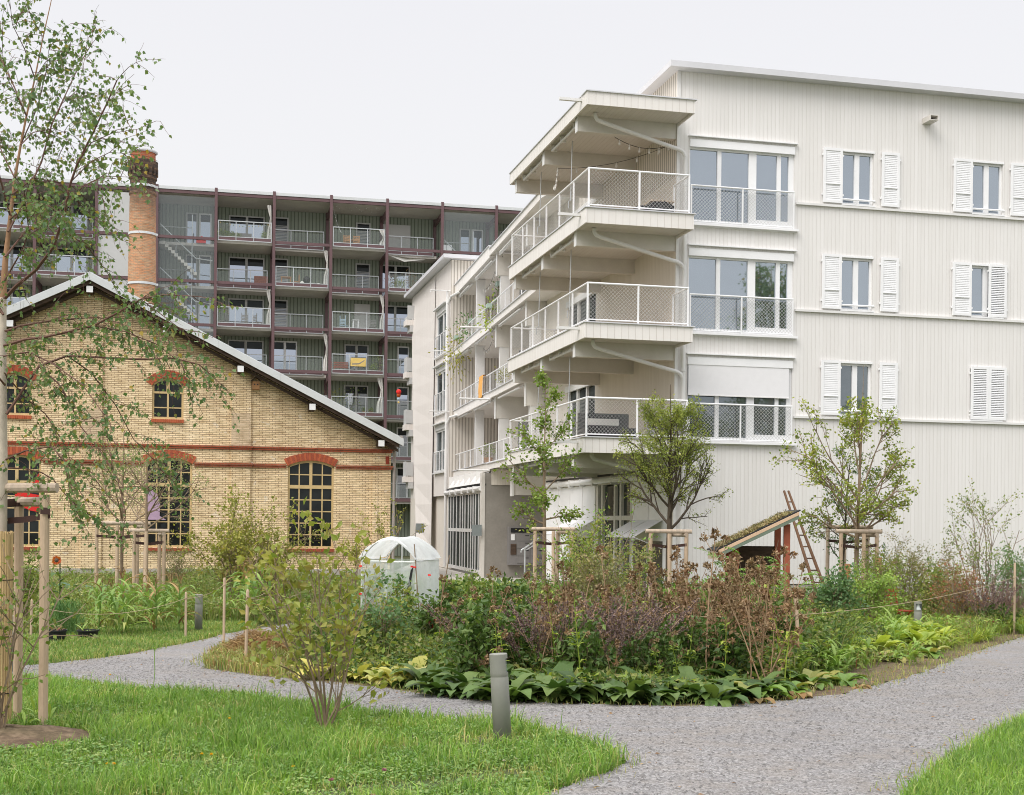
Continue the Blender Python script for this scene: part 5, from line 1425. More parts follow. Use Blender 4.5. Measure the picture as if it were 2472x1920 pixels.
# ------------------------------------------------------------------ rope fence
def stake(x0, y0, x1, y1, lab):
    X0, Y0 = gnd(x1, y1); z = gz(Y0); a, b = ray(x0, y0); h = EYE + b * Y0
    r = .022 * (1 + .15 * rnd.random()); top = at(x0, y0, Y0)
    m = MB(); m.tube([(X0, Y0, z - .1), ((X0 + top[0]) / 2, Y0, (z + h) / 2), (top[0], Y0, h - .03), (top[0], Y0, h)], [r, r, r, r * .6], 8)
    s_ = tag(m.build('wooden_stake', M['timber'], None, origin=(X0, Y0, z)), lab, 'stake', 'stakes of the rope fence')
    return np.array([top[0], Y0, h])
ST = [stake(*q) for q in ((77, 1446, 74, 1546, 'thin wooden stake left of the black plant pots'), (449, 1429, 448, 1544, 'short wooden stake next to the left bollard light'), (542, 1395, 540, 1563, 'tall wooden stake where the left path narrows'), (598, 1423, 593, 1603, 'wooden stake stuck in the dry weed heap'),
                          (675, 1376, 669, 1474, 'wooden stake behind the island in front of the hall plinth'), (756, 1402, 755, 1452, 'short wooden stake under the right hall window'), (781, 1367, 779, 1455, 'wooden stake left of the plastic greenhouse'),
                          (1314, 1496, 1318, 1622, 'thin leaning stake among the purple spikes'), (1548, 1442, 1544, 1622, 'grey stake hidden in the brown dry stalks'), (1921, 1431, 1931, 1636, 'pale wooden stake at the right front of the bed'), (2450, 1359, 2448, 1531, 'wooden stake at the right picture edge'), (2105, 1375, 2103, 1440, 'short stake beside the red chair'))]
def rope(a, b, sag, lab, ta=.12, tb2=.12):
    a = a - np.array([0, 0, ta]); b = b - np.array([0, 0, tb2]); n = 14; pts = []
    for i in range(n + 1):
        f = i / n; p = a + (b - a) * f; p[2] -= sag * 4 * f * (1 - f); pts.append(p)
    m = MB(); m.tube(pts, .0048, 5)
    for c in (a, b): m.tube([c + np.array([-.03, -.02, -.02]), c + np.array([.03, -.02, .01]), c + np.array([.03, .02, .02]), c + np.array([-.03, .02, 0])], .008, 5)
    tag(m.build('hemp_rope', M['rope'], None, origin=tuple(a)), lab, 'rope', 'ropes strung between the stakes')
rope(ST[0], ST[1], .22, 'sagging rope in front of the maize between thin stake and bollard'); rope(ST[1], ST[2], .06, 'short rope beside the left bollard light'); rope(ST[3], ST[4], .15, 'rope running back from the weed heap')
rope(ST[4], ST[6], .2, 'rope in front of the hall plinth'); rope(ST[3], ST[6], .3, 'rope from the weed heap toward the greenhouse')
rope(ST[7], ST[8], .06, 'rope through the purple spikes and brown stalks', .1, .15); rope(ST[8], ST[9], .05, 'rope across the brown dry stalks on the right', .2, .3); rope(ST[9], ST[10], .12, 'long rope in front of the red chair', .3, .3)
# ------------------------------------------------------------------ staked young trees
def base_at(x, y, Y): return (at(x, y, Y)[0], Y, gz(Y))
def circ(n, lo, hi, el, L, off=0.0, jit=.25):
    return [(lo + (hi - lo) * (i + .5) / n, off + i * 2.4 + rnd.uniform(-.3, .3), el + rnd.uniform(-jit, jit), L[0] + (L[1] - L[0]) * i / max(1, n - 1)) for i in range(n)]
CF = dict(lev=2, kids=[5, 3], ang=.62, shrink=.52, wob=.09, trop=[.06, .02], tips=4, per=2, droop=.25, spread=.05)
# maple by the facade
b = base_at(2066, 1440, 31.5)
tree('maple_tree', 'young maple with airy green crown in front of the white shuttered facade', 'tree', b,
     [(0, 0, -.1, .06), (0, 0, 1.2, .055), (.03, 0, 2.4, .045), (.06, 0, 3.4, .032), (.10, 0, 4.6, .018), (.12, 0, 5.5, .007), (.12, 0, 6.0, .003)],
     [(1.95, 3.0, .45, 1.1), (2.0, .1, .5, 1.2), (2.05, 4.6, .5, 1.1), (2.1, 1.6, .5, 1.1), (2.2, 3.5, .7, 1.7), (2.3, .5, .8, 1.4), (2.35, 5.4, .7, 1.2), (2.5, 2.6, .9, 1.9), (2.6, 6.1, .9, 1.5), (2.8, 3.2, 1.0, 2.0), (3.0, .2, 1.1, 1.6), (3.2, 1.9, 1.1, 1.4), (3.5, 4.2, 1.15, 1.3), (3.9, 2.9, 1.2, 1.0)],
     dict(CF, kids=[8, 4], spread=.05, per=2, tips=5, keep=.9), (.075, .055), M['leaf_maple'], M['bark'], 21)
b2 = base_at(2030, 1440, 32.6)
tree('ash_tree', 'slim dark leaved tree behind the staked maple', 'tree', b2,
     [(0, 0, -.1, .035), (.05, 0, 1.5, .03), (.12, 0, 3.0, .02), (.2, 0, 3.9, .008)], circ(13, 1.0, 3.6, .6, (1.0, .7)), dict(CF, kids=[4, 3], keep=.75, droop=.5), (.085, .035), M['leaf_darkshrub'], M['bark_dark'], 22)
def frame4(label, tx, Y, w, hp, hb, two=True, mat='timber', rot=.2):
    "three or four posts about a trunk with crossbars on top"
    c = at(tx, 1400, Y); z = gz(Y); P = []
    for k, (dx, dy) in enumerate(((-w, -.25), (w, -.2), (w * .25, w * 1.2), (0, -.55))[:4 if two else 3]):
        x, y = c[0] + dx, Y + dy; P.append(((x, y, z - .1), (x + rnd.uniform(-.02, .02), y, z + hp)))
    bars = [((P[0][1][0] - .12, P[0][1][1], z + hb), (P[1][1][0] + .12, P[1][1][1], z + hb)), ((P[1][1][0], P[1][1][1] - .05, z + hb - .08), (P[2][1][0], P[2][1][1], z + hb - .08))]
    st = [([(P[0][1][0], P[0][1][1] - .05, z + hp - .32), (c[0], Y - .08, z + hp - .36), (P[1][1][0], P[1][1][1] - .05, z + hp - .30)], .07), ([(c[0], Y - .07, z + hp - .34), (P[2][1][0], P[2][1][1], z + hp - .3)], .06)]
    return stake_frame(label, P, bars, st, .048, (c[0], Y, z), mat=mat)
frame4('pale stake frame around the maple at the facade', 2068, 31.5, .42, 2.05, 2.1)
frame4('darker second stake frame behind the maple by the facade', 2040, 33, .5, 2.15, 2.2, False, 'timber_grey')
# hornbeam in front of the flank
b = base_at(1613, 1440, 32.5)
tree('hornbeam_tree', 'broad dark twigged tree with tiny leaves in front of the lowest balcony', 'tree', b,
     [(0, 0, -.1, .075), (0, 0, 1.6, .07), (.02, 0, 2.6, .055), (.05, 0, 3.6, .035), (.02, 0, 4.8, .018), (0, 0, 5.6, .006)],
     circ(20, 2.0, 4.7, .8, (1.75, .75), .2, .2), dict(CF, kids=[9, 5], ang=.52, tips=7, per=2, spread=.05, keep=.9, shrink=.5), (.058, .033), M['leaf_hornbeam'], M['bark_dark'], 31)
frame4('stake frame in front of the drop awnings around the dark twigged tree', 1610, 32.3, .42, 2.0, 2.05)
# linden by the entrance
b = base_at(1313, 1440, 34)
tree('linden_tree', 'slender young tree with light green leaves in front of the concrete entrance wall', 'tree', b,
     [(0, 0, -.1, .055), (0, 0, 1.8, .05), (-.02, 0, 3.0, .035), (-.03, 0, 4.1, .02), (.0, 0, 5.2, .008), (-.02, 0, 6.0, .003)],
     [(2.2, 3.1, .2, .8), (2.3, .2, .3, .8), (2.5, 2.0, .4, .8), (2.6, 5.0, .4, .9), (2.9, 3.3, .6, 1.3), (3.0, .1, .7, 1.2), (3.3, 1.5, .7, .9), (3.5, 4.2, .8, .9), (3.8, 3.0, .9, 1.0), (4.0, .3, .9, 1.0), (4.5, 2.2, 1, .6), (4.9, 5.5, 1, .6), (5.6, 3, 1.1, .4)],
     dict(CF, lev=1, kids=[8], tips=9, per=2, spread=.07), (.095, .075), M['leaf_linden'], M['bark'], 33)
frame4('light stake frame in front of the letterbox wall around the slender tree', 1335, 33.6, .46, 2.02, 2.07)
# two apples in front of the hall
b = base_at(292, 1440, 35.5)
tree('apple_tree', 'half bare young apple tree between the left stake frames before the brick hall', 'tree', b,
     [(0, 0, -.1, .05), (.01, 0, 1.5, .047), (.0, 0, 2.3, .04), (.02, 0, 3.4, .025), (.03, 0, 4.2, .01), (.0, 0, 4.8, .004)],
     circ(15, 1.9, 3.8, .55, (1.5, .9), .4), dict(CF, kids=[6, 4], per=1, tips=3, keep=.45, ang=.6, wob=.13), (.06, .035), M['leaf_apple'], M['bark'], 41)
b = base_at(353, 1440, 34)
tree('apple_tree', 'small leaved young apple tree in front of the middle hall window', 'tree', b,
     [(0, 0, -.1, .045), (0, 0, 1.7, .04), (-.02, 0, 2.6, .03), (.0, 0, 3.6, .012), (.03, 0, 4.1, .004)],
     circ(12, 1.9, 3.4, .5, (1.7, .9), .1), dict(CF, kids=[6, 4], per=2, tips=3, keep=.55, ang=.55), (.055, .035), M['leaf_apple'], M['bark'], 42)
frame4('left stake frame around the half bare apple tree', 297, 35.2, .62, 2.05, 2.1)
frame4('lower stake frame right of the half bare apple tree', 365, 34.4, .36, 1.9, 1.92)

# ------------------------------------------------------------------ shrubs
S1_ = dict(lev=2, kids=[4, 3], ang=.6, shrink=.55, wob=.12, trop=[.03, .02], tips=4, per=1, droop=.1, spread=.03)
o = shrub_mesh(1.55, .55, 8, dict(S1_, kids=[5, 3], tips=6, per=1, spread=.04, trop=[.02, .05]), (.085, .055), M['leaf_shrub'], M['bark'], 51)
X0, Y0 = gnd(783, 1762); tag(o, 'yellowish green leggy shrub in the front lawn left of the bollard', 'shrub'); Proto(o).put((X0, Y0, gz(Y0)))
def put_shrub(h, r, nst, cfg, leaf, lm, bk, seed, x, Y, label, z=None, rz=0):
    o = shrub_mesh(h, r, nst, cfg, leaf, M[lm], M[bk], seed); tag(o, label, 'shrub'); p = at(x, 1450, Y)
    Proto(o).put((p[0], Y, gz(Y) if z is None else z), rz); return o
DN = dict(S1_, kids=[5, 4], tips=5, per=2, spread=.06)
put_shrub(2.25, 1.0, 16, DN, (.085, .06), 'leaf_hazel', 'bark', 61, 575, 33, 'big yellow green hazel bush in front of the brick hall')
put_shrub(1.9, .7, 10, DN, (.06, .035), 'leaf_hazel', 'bark', 62, 655, 33.5, 'thinner yellow bush right of the hazel under the hall window')
put_shrub(1.3, .5, 9, DN, (.05, .03), 'leaf_olive', 'bark', 63, 425, 38, 'low dull bush under the middle hall window')
put_shrub(1.9, .35, 3, dict(S1_, per=2), (.08, .05), 'leaf_hazel', 'bark', 64, 850, 36, 'slim sapling left of the greenhouse before the brick pier')
put_shrub(2.5, .5, 4, dict(S1_, per=2), (.08, .05), 'leaf_hazel', 'bark', 65, 915, 38, 'taller sapling at the brick hall corner')
put_shrub(1.9, 1.0, 14, DN, (.075, .04), 'leaf_mixed', 'bark', 66, 1420, 26, 'dense mid green bush between the stake frames')
put_shrub(1.5, .8, 12, DN, (.06, .035), 'leaf_olive', 'bark', 67, 1475, 24.5, 'olive bush behind the brown dry stalks')
put_shrub(2.2, .25, 4, dict(S1_, per=2, lev=1), (.09, .035), 'leaf_elder', 'bark', 68, 1475, 27, 'upright willowy shoot in front of the garden door')
put_shrub(1.8, .3, 4, dict(S1_, per=2, lev=1), (.09, .035), 'leaf_elder', 'bark', 69, 1375, 25, 'upright narrow leaved shoot before the light stake frame')
put_shrub(1.7, 1.05, 16, DN, (.06, .03), 'leaf_olive', 'bark', 70, 2195, 31, 'rounded olive green bush against the white facade')
put_shrub(1.4, 1.0, 14, DN, (.055, .035), 'leaf_mixed', 'bark', 71, 2110, 30, 'lower green bush right of the maple stakes')
put_shrub(2.4, .8, 8, dict(DN, kids=[5, 3]), (.06, .04), 'leaf_mixed', 'bark', 72, 2375, 31, 'tall loose shrub near the right picture edge')
put_shrub(1.5, .9, 12, DN, (.06, .035), 'leaf_darkshrub', 'bark', 73, 2460, 30, 'dark shrub at the right picture edge')
put_shrub(1.3, .7, 12, dict(DN, per=1), (.055, .04), 'leaf_redleaf', 'bark', 74, 2320, 28.5, 'reddish berry bush behind the right bollard light')
put_shrub(1.0, .8, 12, DN, (.08, .05), 'leaf_mixed', 'bark', 75, 1165, 22, 'leafy tomato bush behind the purple spikes')
put_shrub(1.0, .5, 9, DN, (.07, .045), 'leaf_linden', 'bark', 76, 1140, 26, 'bright green bush below the glazed ground floor')
put_shrub(.95, .5, 8, DN, (.06, .04), 'leaf_lime', 'bark', 77, 1215, 27, 'small yellow bush below the letterboxes')
put_shrub(1.1, .35, 6, dict(S1_, per=2), (.06, .045), 'leaf_darkshrub', 'bark', 78, 925, 18.5, 'dark leafy shoot in front of the greenhouse film')
put_shrub(1.0, .6, 9, DN, (.075, .05), 'leaf_elder', 'bark', 79, 1650, 22, 'green leafy bush under the shed gable')
put_shrub(1.1, .5, 9, DN, (.08, .055), 'leaf_darkshrub', 'bark', 80, 2000, 26, 'bramble with dark crinkled leaves before the red chair')
put_shrub(1.2, .5, 9, DN, (.07, .04), 'leaf_mixed', 'bark', 81, 60, 27, 'leafy bush left of the sunflower')

# elder with feathered leaves beside the shed
def elder(h, n, seed):
    rng = np.random.default_rng(seed); mt = MB(); lf = MB(); t = thing('elder_shrub', None, None)
    for i in range(n):
        a = rng.uniform(0, 6.28); q = rng.uniform(.1, .55); P = np.array([rng.normal() * .08, rng.normal() * .08, -.05]); d = unit(np.array([cos(a) * q, sin(a) * q, 1])); pts = [P]
        L = h * rng.uniform(.6, 1.05)
        for k in range(6): d = unit(d + rng.normal(size=3) * .10); pts.append(pts[-1] + d * L / 6)
        mt.tube(pts, np.linspace(.014, .004, 7), 5)
        for k in range(15):
            f = rng.uniform(1.2, 6); j = min(5, int(f)); q0 = pts[j] + (pts[j + 1] - pts[j]) * (f - j)
            az = rng.uniform(0, 6.28); e = rng.uniform(.1, .8); r = [q0]; dd = np.array([cos(az) * cos(e), sin(az) * cos(e), sin(e)])
            for s in range(5): dd = unit(dd + np.array([0, 0, -.16])); r.append(r[-1] + dd * .062)
            mt.tube(r, .0025, 3, 0, False)
            side = unit(np.cross(dd, [0, 0, 1])); PP = []; DD = []
            for s in range(1, 6):
                for sg in (-1, 1): PP.append(r[s]); DD.append(side * sg + dd * .55 + np.array([0, 0, -.25]))
            PP.append(r[-1]); DD.append(dd)
            lf.leaves(np.array(PP), np.array(DD), np.array([0, 0, 1.]) + rng.normal(size=(len(PP), 3)) * .2, .115, .038, 0, .06, .4)
    mt.build('stems', M['bark'], t); lf.build('foliage', M['leaf_elder'], t); return t
for (x, Y, h, n, sd, lab) in ((1715, 26, 1.6, 7, 5, 'elder shoot in front of the low shed eave'), (1845, 26, 1.7, 8, 6, 'elder shoot in front of the right shed post'), (1800, 25, 2.0, 9, 1, 'elder bush with feathered leaves in front of the little shed'), (1890, 27, 1.5, 6, 2, 'smaller elder shoot below the shed ladder'), (1990, 27.5, 1.35, 6, 3, 'feathered elder shoot left of the maple stakes')):
    o = elder(h, n, sd); tag(o, lab, 'shrub'); p = at(x, 1450, Y); Proto(o).put((p[0], Y, gz(Y)))

# ------------------------------------------------------------------ perennials of the main bed
def stalk(seed, green=False):
    rng = np.random.default_rng(seed); mb = MB(); h = rng.uniform(1.05, 1.65)
    P = np.array([0, 0, -.05]); d = unit(np.array([rng.normal() * .12, rng.normal() * .12, 1])); pts = [P]
    for k in range(8): d = unit(d + rng.normal(size=3) * .06 + np.array([0, 0, .02])); pts.append(pts[-1] + d * h / 8)
    mb.tube(pts, np.linspace(.012, .004, 9), 5, 2 if green else 0)
    def head(c, r, k=30):
        v = rng.normal(size=(k, 3)); v /= np.linalg.norm(v, axis=1)[:, None]
        mb.leaves(c + v * r * .35, v + rng.normal(size=(k, 3)) * .6, rng.normal(size=(k, 3)), rng.uniform(.6, 1.3, k) * r, rng.uniform(.4, .8, k) * r, 1, rng.uniform(-.4, .4), .55)
    head(pts[-1], .055, 36)
    for k in range(4):
        j = rng.integers(4, 8); a = rng.uniform(0, 6.28); q = pts[j]; e = unit(np.array([cos(a) * .6, sin(a) * .6, .8])); L = rng.uniform(.08, .26)
        mb.tube([q, q + e * L * .6, q + e * L + np.array([0, 0, .02])], .0035, 3, 2 if green else 0); head(q + e * L, rng.uniform(.03, .055), 24)
    for k in range(8):
        f = rng.uniform(1.6, 7.8); j = min(7, int(f)); q = pts[j] + (pts[j + 1] - pts[j]) * (f - j); n = rng.integers(2, 5)
        if green:
            for i in range(n): strap(mb, q, rng.uniform(0, 6.3), rng.uniform(.1, .9), rng.uniform(.08, .16), .045, rng.uniform(.5, 1.6), rng, 2, 4, .2, OVAL)
        else:
            o_ = rng.normal(size=3) * np.array([.05, .05, .02])
            mb.leaves(q + o_ + rng.normal(size=(n, 3)) * .018, rng.normal(size=(n, 3)) * .8 + np.array([0, 0, -.6]), rng.normal(size=(n, 3)), rng.uniform(.03, .10, n), rng.uniform(.015, .045, n), 1, rng.uniform(-.5, .5), .5)
    o = mb.build('leafy_stalk' if green else 'dry_flower_stalk', [M['drystem'], M['dry'], M['leaf_lime']]); tag(o, 'yellow green leafy stalk among the withered ones in the middle bed' if green else 'withered brown flower stalk in the middle bed', 'plant' if green else 'dry plant'); return Proto(o)
STK = [stalk(100 + i) for i in range(12)]; GRS = [stalk(130 + i, True) for i in range(3)]
rs = random.Random(3)
cnt = 0
for c in range(54):
    f = c / 53; x0 = 935 + 715 * f ** .8 + rs.uniform(-14, 14); Yc = rs.uniform(15.7, 21.0)
    n_ = 1 + rs.randint(0, 1) if x0 < 1130 else (rs.randint(2, 5) if x0 < 1470 else rs.randint(5, 8))
    tall = rs.uniform(.72, 1.08) * (.9 if x0 < 1130 else (.88 if x0 < 1420 else 1.06))
    if Yc > 18.5: tall *= 1.08
    p = at(x0 * 1.1319, 1450, Yc); lean = rs.gauss(.05, .14)
    for i in range(n_):
        o = STK[cnt % 12].put((p[0] + rs.gauss(0, .13), Yc + rs.gauss(0, .16), gz(Yc)), rs.uniform(0, 6.3), tall * rs.uniform(.62, 1.1), None, 'withered stalks of the middle bed')
        o.rotation_euler = (rs.gauss(0, .10), lean + rs.gauss(0, .10) if rs.random() < .9 else rs.uniform(.5, .9), rs.uniform(0, 6.3)); cnt += 1
print('stalks', cnt)
PER = []
for i in range(3):
    o = shrub_mesh(.8, .42, 9, dict(DN, kids=[4, 2], tips=5, per=2), (.10, .055), M['leaf_burdock'], M['bark'], 500 + i, 'leafy_perennial'); tag(o, 'dark green leafy perennial between the dry stalks of the middle bed', 'plant'); PER.append(Proto(o))
for i in range(26):
    x = rs.uniform(1010, 1670); Yd = rs.uniform(15.8, 20.5); p = at(x * 1.1319, 1450, Yd); PER[i % 3].put((p[0], Yd, gz(Yd)), rs.uniform(0, 6.3), rs.uniform(.6, 1.15), None, 'leafy perennials in the middle bed')
for i in range(9):
    x = rs.uniform(930, 1100); Yd = rs.uniform(20, 24); p = at(x * 1.1319, 1450, Yd); o = PER[i % 3].put((p[0], Yd, gz(Yd)), rs.uniform(0, 6.3), rs.uniform(.8, 1.3), 'leafy perennial right behind the greenhouse plants', 'leafy perennials by the greenhouse')
for i in range(60):
    x = rs.uniform(940, 1690); Yd = rs.uniform(15.6, 20); p = at(x * 1.1319, 1450, Yd); GRS[i % 3].put((p[0], Yd, gz(Yd)), rs.uniform(0, 6.3), rs.uniform(.45, .95), None, 'leafy green stalks in the middle bed')

def spikes(seed):
    rng = np.random.default_rng(seed); mb = MB()
    for k in range(9):
        a = rng.uniform(0, 6.28); d = unit(np.array([cos(a) * .5, sin(a) * .5, 1.0])); h = rng.uniform(.6, .95); P = np.array([rng.normal() * .05, rng.normal() * .05, 0])
        mid = P + d * h * .6; tip = mid + unit(d + rng.normal(size=3) * .25 + np.array([.35, 0, -.15])) * h * .5
        mb.tube([P, mid, tip], .0035, 3)
        n = 90; f = rng.random(n)[:, None]; Q = mid + (tip - mid) * f; v = rng.normal(size=(n, 3))
        mb.leaves(Q + v * .004, v, rng.normal(size=(n, 3)), .024, .018, 1, .1)
        n = 22; f = rng.random(n)[:, None]; Q = P + (mid - P) * f; v = rng.normal(size=(n, 3)) + np.array([0, 0, .3]); mb.leaves(Q, v, rng.normal(size=(n, 3)), rng.uniform(.05, .09, n), .035, 2)
    o = mb.build('purple_spike_plant', [M['drystem'], M['leaf_purple'], M['leaf_burdock']]); return Proto(tag(o, 'clump of faded purple flower spikes in the middle bed', 'plant'))
SPK = [spikes(200 + i) for i in range(5)]
for i in range(32):
    x = rs.uniform(1010, 1440) if i < 24 else rs.uniform(2060, 2180); Yd = rs.uniform(16.0, 18.6) if i < 24 else rs.uniform(28, 30)
    p = at(x * 1.1319, 1450, Yd); o = SPK[i % 5].put((p[0], Yd, gz(Yd)), rs.uniform(0, 6.3), rs.uniform(.9, 1.35), None, 'purple spike clumps'); o['label'] = 'clump of faded purple flower spikes in the middle bed' if i < 24 else 'clump of dark purple spikes by the right facade shrubs'
    if i >= 24: o['group'] = 'purple spikes by the facade'

BUR = [Proto(tag(rosette(19, .40, .165, 1.0, 1.5, np.random.default_rng(300 + i), [M['leaf_burdock']], 'leafy_border_plant', [.14, .22, .7, 1.0, .82, .92, .5, .06], .10, 0, .6, 9, .13), 'dark green large leaved plant along the front edge of the bed', 'plant')) for i in range(7)]
k = 0
for row, (yb, st) in enumerate(((1499, 26), (1484, 28), (1468, 31), (1450, 32), (1432, 34), (1414, 40))):
    x = 905 + row * 12
    while x < 1640:
        base = yb - max(0, (1010 - x) * .13) - max(0, (1200 - x) * .03) - max(0, (x - 1540) * .16); X0, Y0 = gD(x, base + rs.uniform(-5, 4))
        BUR[k % 7].put((X0, Y0, gz(Y0)), rs.uniform(0, 6.3), rs.uniform(.7, 1.2) * (1 + .07 * row), None, 'large leaved plants along the bed edge'); k += 1; x += st * rs.uniform(.75, 1.25)
HOS = [Proto(tag(rosette(14, .34, .16, 1.15, 1.5, np.random.default_rng(320 + i), [M['leaf_hosta']], 'yellow_hosta', OVAL, .05), 'yellow hosta clump at the left front edge of the bed', 'plant')) for i in range(3)]
for i, (x, y) in enumerate(((668, 1452), (700, 1448), (735, 1452), (768, 1456), (805, 1462), (838, 1464), (872, 1468), (790, 1444), (850, 1446), (888, 1452), (905, 1440), (755, 1436))):
    X0, Y0 = gD(x, y); HOS[i % 3].put((X0, Y0, gz(Y0)), rs.uniform(0, 6.3), rs.uniform(.8, 1.2), None, 'yellow hostas')
HGR = [Proto(tag(rosette(15, .36, .19, .95, 1.5, np.random.default_rng(330 + i), [M['leaf_hosta_green']], 'green_hosta', OVAL, .05), 'broad leaved hosta near the right front stake', 'plant')) for i in range(3)]
for i, (x, y) in enumerate(((1640, 1484), (1690, 1482), (1725, 1470), (1665, 1466), (1765, 1456), (1610, 1494), (1800, 1462), (1905, 1412), (1985, 1404))):
    X0, Y0 = gD(x, y); HGR[i % 3].put((X0, Y0, gz(Y0)), rs.uniform(0, 6.3), rs.uniform(.75, 1.15), None, 'green hostas')
WIL = [Proto(tag(rosette(11, .26, .13, .6, 1.7, np.random.default_rng(340 + i), [M['straw'], M['leaf_hosta_green']], 'wilting_hosta', OVAL, .05), 'withering brown edged hosta at the bed edge', 'plant')) for i in range(2)]
for i, (x, y) in enumerate(((1608, 1500), (1700, 1490), (1835, 1470), (1030, 1490), (930, 1478))):
    X0, Y0 = gD(x, y); WIL[i % 2].put((X0, Y0, gz(Y0)), rs.uniform(0, 6.3), rs.uniform(.6, 1.0), None, 'withering hostas')
def lilyclump(seed, L, W, n, mat, name, label, h=.35):
    rng = np.random.default_rng(seed); mb = MB()
    for s in range(n):
        x, y = rng.normal() * .10, rng.normal() * .10; lean = rng.normal(size=2) * .18; hh = h * rng.uniform(.6, 1.2)
        mb.tube([(x, y, -.03), (x + lean[0] * hh, y + lean[1] * hh, hh)], .006, 4)
        for k in range(9):
            f = rng.uniform(.15, 1); strap(mb, (x + lean[0] * hh * f, y + lean[1] * hh * f, hh * f), rng.uniform(0, 6.3), rng.uniform(.4, 1.1), L * rng.uniform(.6, 1.1), W, rng.uniform(.6, 1.6), rng, 0, 4, .2, [.5, .9, 1, .8, .4, .03])
    return Proto(tag(mb.build(name, mat), label, 'plant'))
LIL = [lilyclump(350 + i, .30, .045, 5, [M['leaf_lily']], 'lily_clump', 'clump of upright stems with narrow green leaves right of the dry stalks') for i in range(3)]
for i in range(42):
    x = rs.uniform(1590, 1990); y = rs.uniform(1378, 1462) - max(0, x - 1740) * .18; X0, Y0 = gD(x, y)
    LIL[i % 3].put((X0, Y0, gz(Y0)), rs.uniform(0, 6.3), rs.uniform(.9, 1.4), None, 'narrow leaved clumps right of the dry stalks')
LIM = [Proto(tag(rosette(20, .34, .16, .95, 1.1, np.random.default_rng(360 + i), [M['leaf_lime']], 'lime_leaf_plant', OVAL, .12, .12), 'bright lime green broad leaved plant on the right side of the bed', 'plant')) for i in range(3)]
for i in range(34):
    x = rs.uniform(1680, 2010); y = 1428 - (x - 1690) * .13 + rs.uniform(-40, 10); X0, Y0 = gD(x, y)
    LIM[i % 3].put((X0, Y0, gz(Y0)), rs.uniform(0, 6.3), rs.uniform(.75, 1.25), None, 'lime green plants on the right')
DAY = [Proto(tag(rosette(60, .62, .022, 1.05, 1.3, np.random.default_rng(370 + i), [M['leaf_lime' if i % 2 else 'leaf_lily']], 'day_lily', [.9, 1, 1, .9, .7, .4, .05], .12), 'tuft of long grassy day lily leaves along the right path', 'plant')) for i in range(4)]
for i in range(42):
    x = rs.uniform(1990, 2230); y = 1392 - (x - 1990) * .19 - rs.uniform(2, 42); X0, Y0 = gD(x, y)
    DAY[i % 4].put((X0, Y0, gz(Y0)), rs.uniform(0, 6.3), rs.uniform(.75, 1.15), None, 'grassy tufts along the right path')
LEE = [Proto(tag(rosette(26, .40, .018, 1.2, .9, np.random.default_rng(380 + i), [M['leaf_leek']], 'leek_tuft', [.9, 1, 1, .9, .7, .4, .05], .06), 'bluish leek tuft beside the greenhouse', 'plant')) for i in range(2)]
for i in range(26):
    X0, Y0 = gD(rs.uniform(830, 1010), rs.uniform(1392, 1440)); LEE[i % 2].put((X0, Y0, gz(Y0)), rs.uniform(0, 6.3), rs.uniform(.7, 1.1), None, 'leeks beside the greenhouse')
# vegetable garden on the left
def corn(seed, h=.95, L=.62):
    rng = np.random.default_rng(seed); mb = MB(); le = rng.normal(size=2) * .12
    pts = [(le[0] * z * z, le[1] * z * z, z) for z in np.linspace(-.05, h, 6)]; mb.tube(pts, np.linspace(.016, .006, 6), 6)
    for k in range(10):
        z = h * (.12 + .8 * k / 10); strap(mb, (le[0] * z * z, le[1] * z * z, z), k * 3.0 + rng.normal() * .5, rng.uniform(.6, 1.2), L * rng.uniform(.7, 1.1), .062, rng.uniform(1.3, 2.6), rng, 0 if rng.random() < .9 else 1, 7, .2, [.7, 1, 1, .95, .8, .55, .25, .02])
    for k in range(7): a = rng.uniform(0, 6.28); mb.tube([pts[-1], (pts[-1][0] + cos(a) * .07, pts[-1][1] + sin(a) * .07, h + .16), (pts[-1][0] + cos(a) * .15, pts[-1][1] + sin(a) * .15, h + .17)], .004, 3, 1)
    return Proto(tag(mb.build('maize_plant', [M['leaf_corn'], M['straw']]), 'maize plant with long arching leaves in front of the left stake frames', 'plant'))
CRN = [corn(400 + i) for i in range(4)]
for i in range(26):
    x = rs.uniform(205, 395); y = rs.uniform(1335, 1364) - (x - 205) * .05; X0, Y0 = gD(x, y); CRN[i % 4].put((X0, Y0, gz(Y0)), rs.uniform(0, 6.3), rs.uniform(.75, 1.15), None, 'maize in the left garden')
for i in range(9):
    p = at(rs.uniform(545, 665), 1450, rs.uniform(28, 31)); CRN[i % 4].put((p[0], p[1], gz(p[1])), rs.uniform(0, 6.3), rs.uniform(.9, 1.3), 'maize plant beside the yellow hazel bush', 'maize by the hazel bush')
CAB = [Proto(tag(rosette(22, .40, .30, .85, 1.0, np.random.default_rng(420 + i), [M['leaf_cabbage']], 'cabbage_plant', [.3, .5, .9, 1.1, 1.0, .7, .2], .08, .1), 'dark bluish cabbage plant before the brick hall', 'plant')) for i in range(2)]
for i in range(18):
    p = at(rs.uniform(150, 365), 1450, rs.uniform(32, 37)); CAB[i % 2].put((p[0], p[1], gz(p[1]) + .05), rs.uniform(0, 6.3), rs.uniform(.8, 1.25), None, 'cabbages before the hall')
mb = MB(); rf_ = np.random.default_rng(8)
pf = at(158, 1500, 24.6)
for k in range(900):
    a = rf_.uniform(0, 6.28); q = np.array([pf[0] + rf_.normal() * .16, 24.6 + rf_.normal() * .16, gz(24.6) + rf_.random() * .6]); mb.tube([q, q + np.array([cos(a) * .1, sin(a) * .1, .14])], .0028, 3, 0, False)
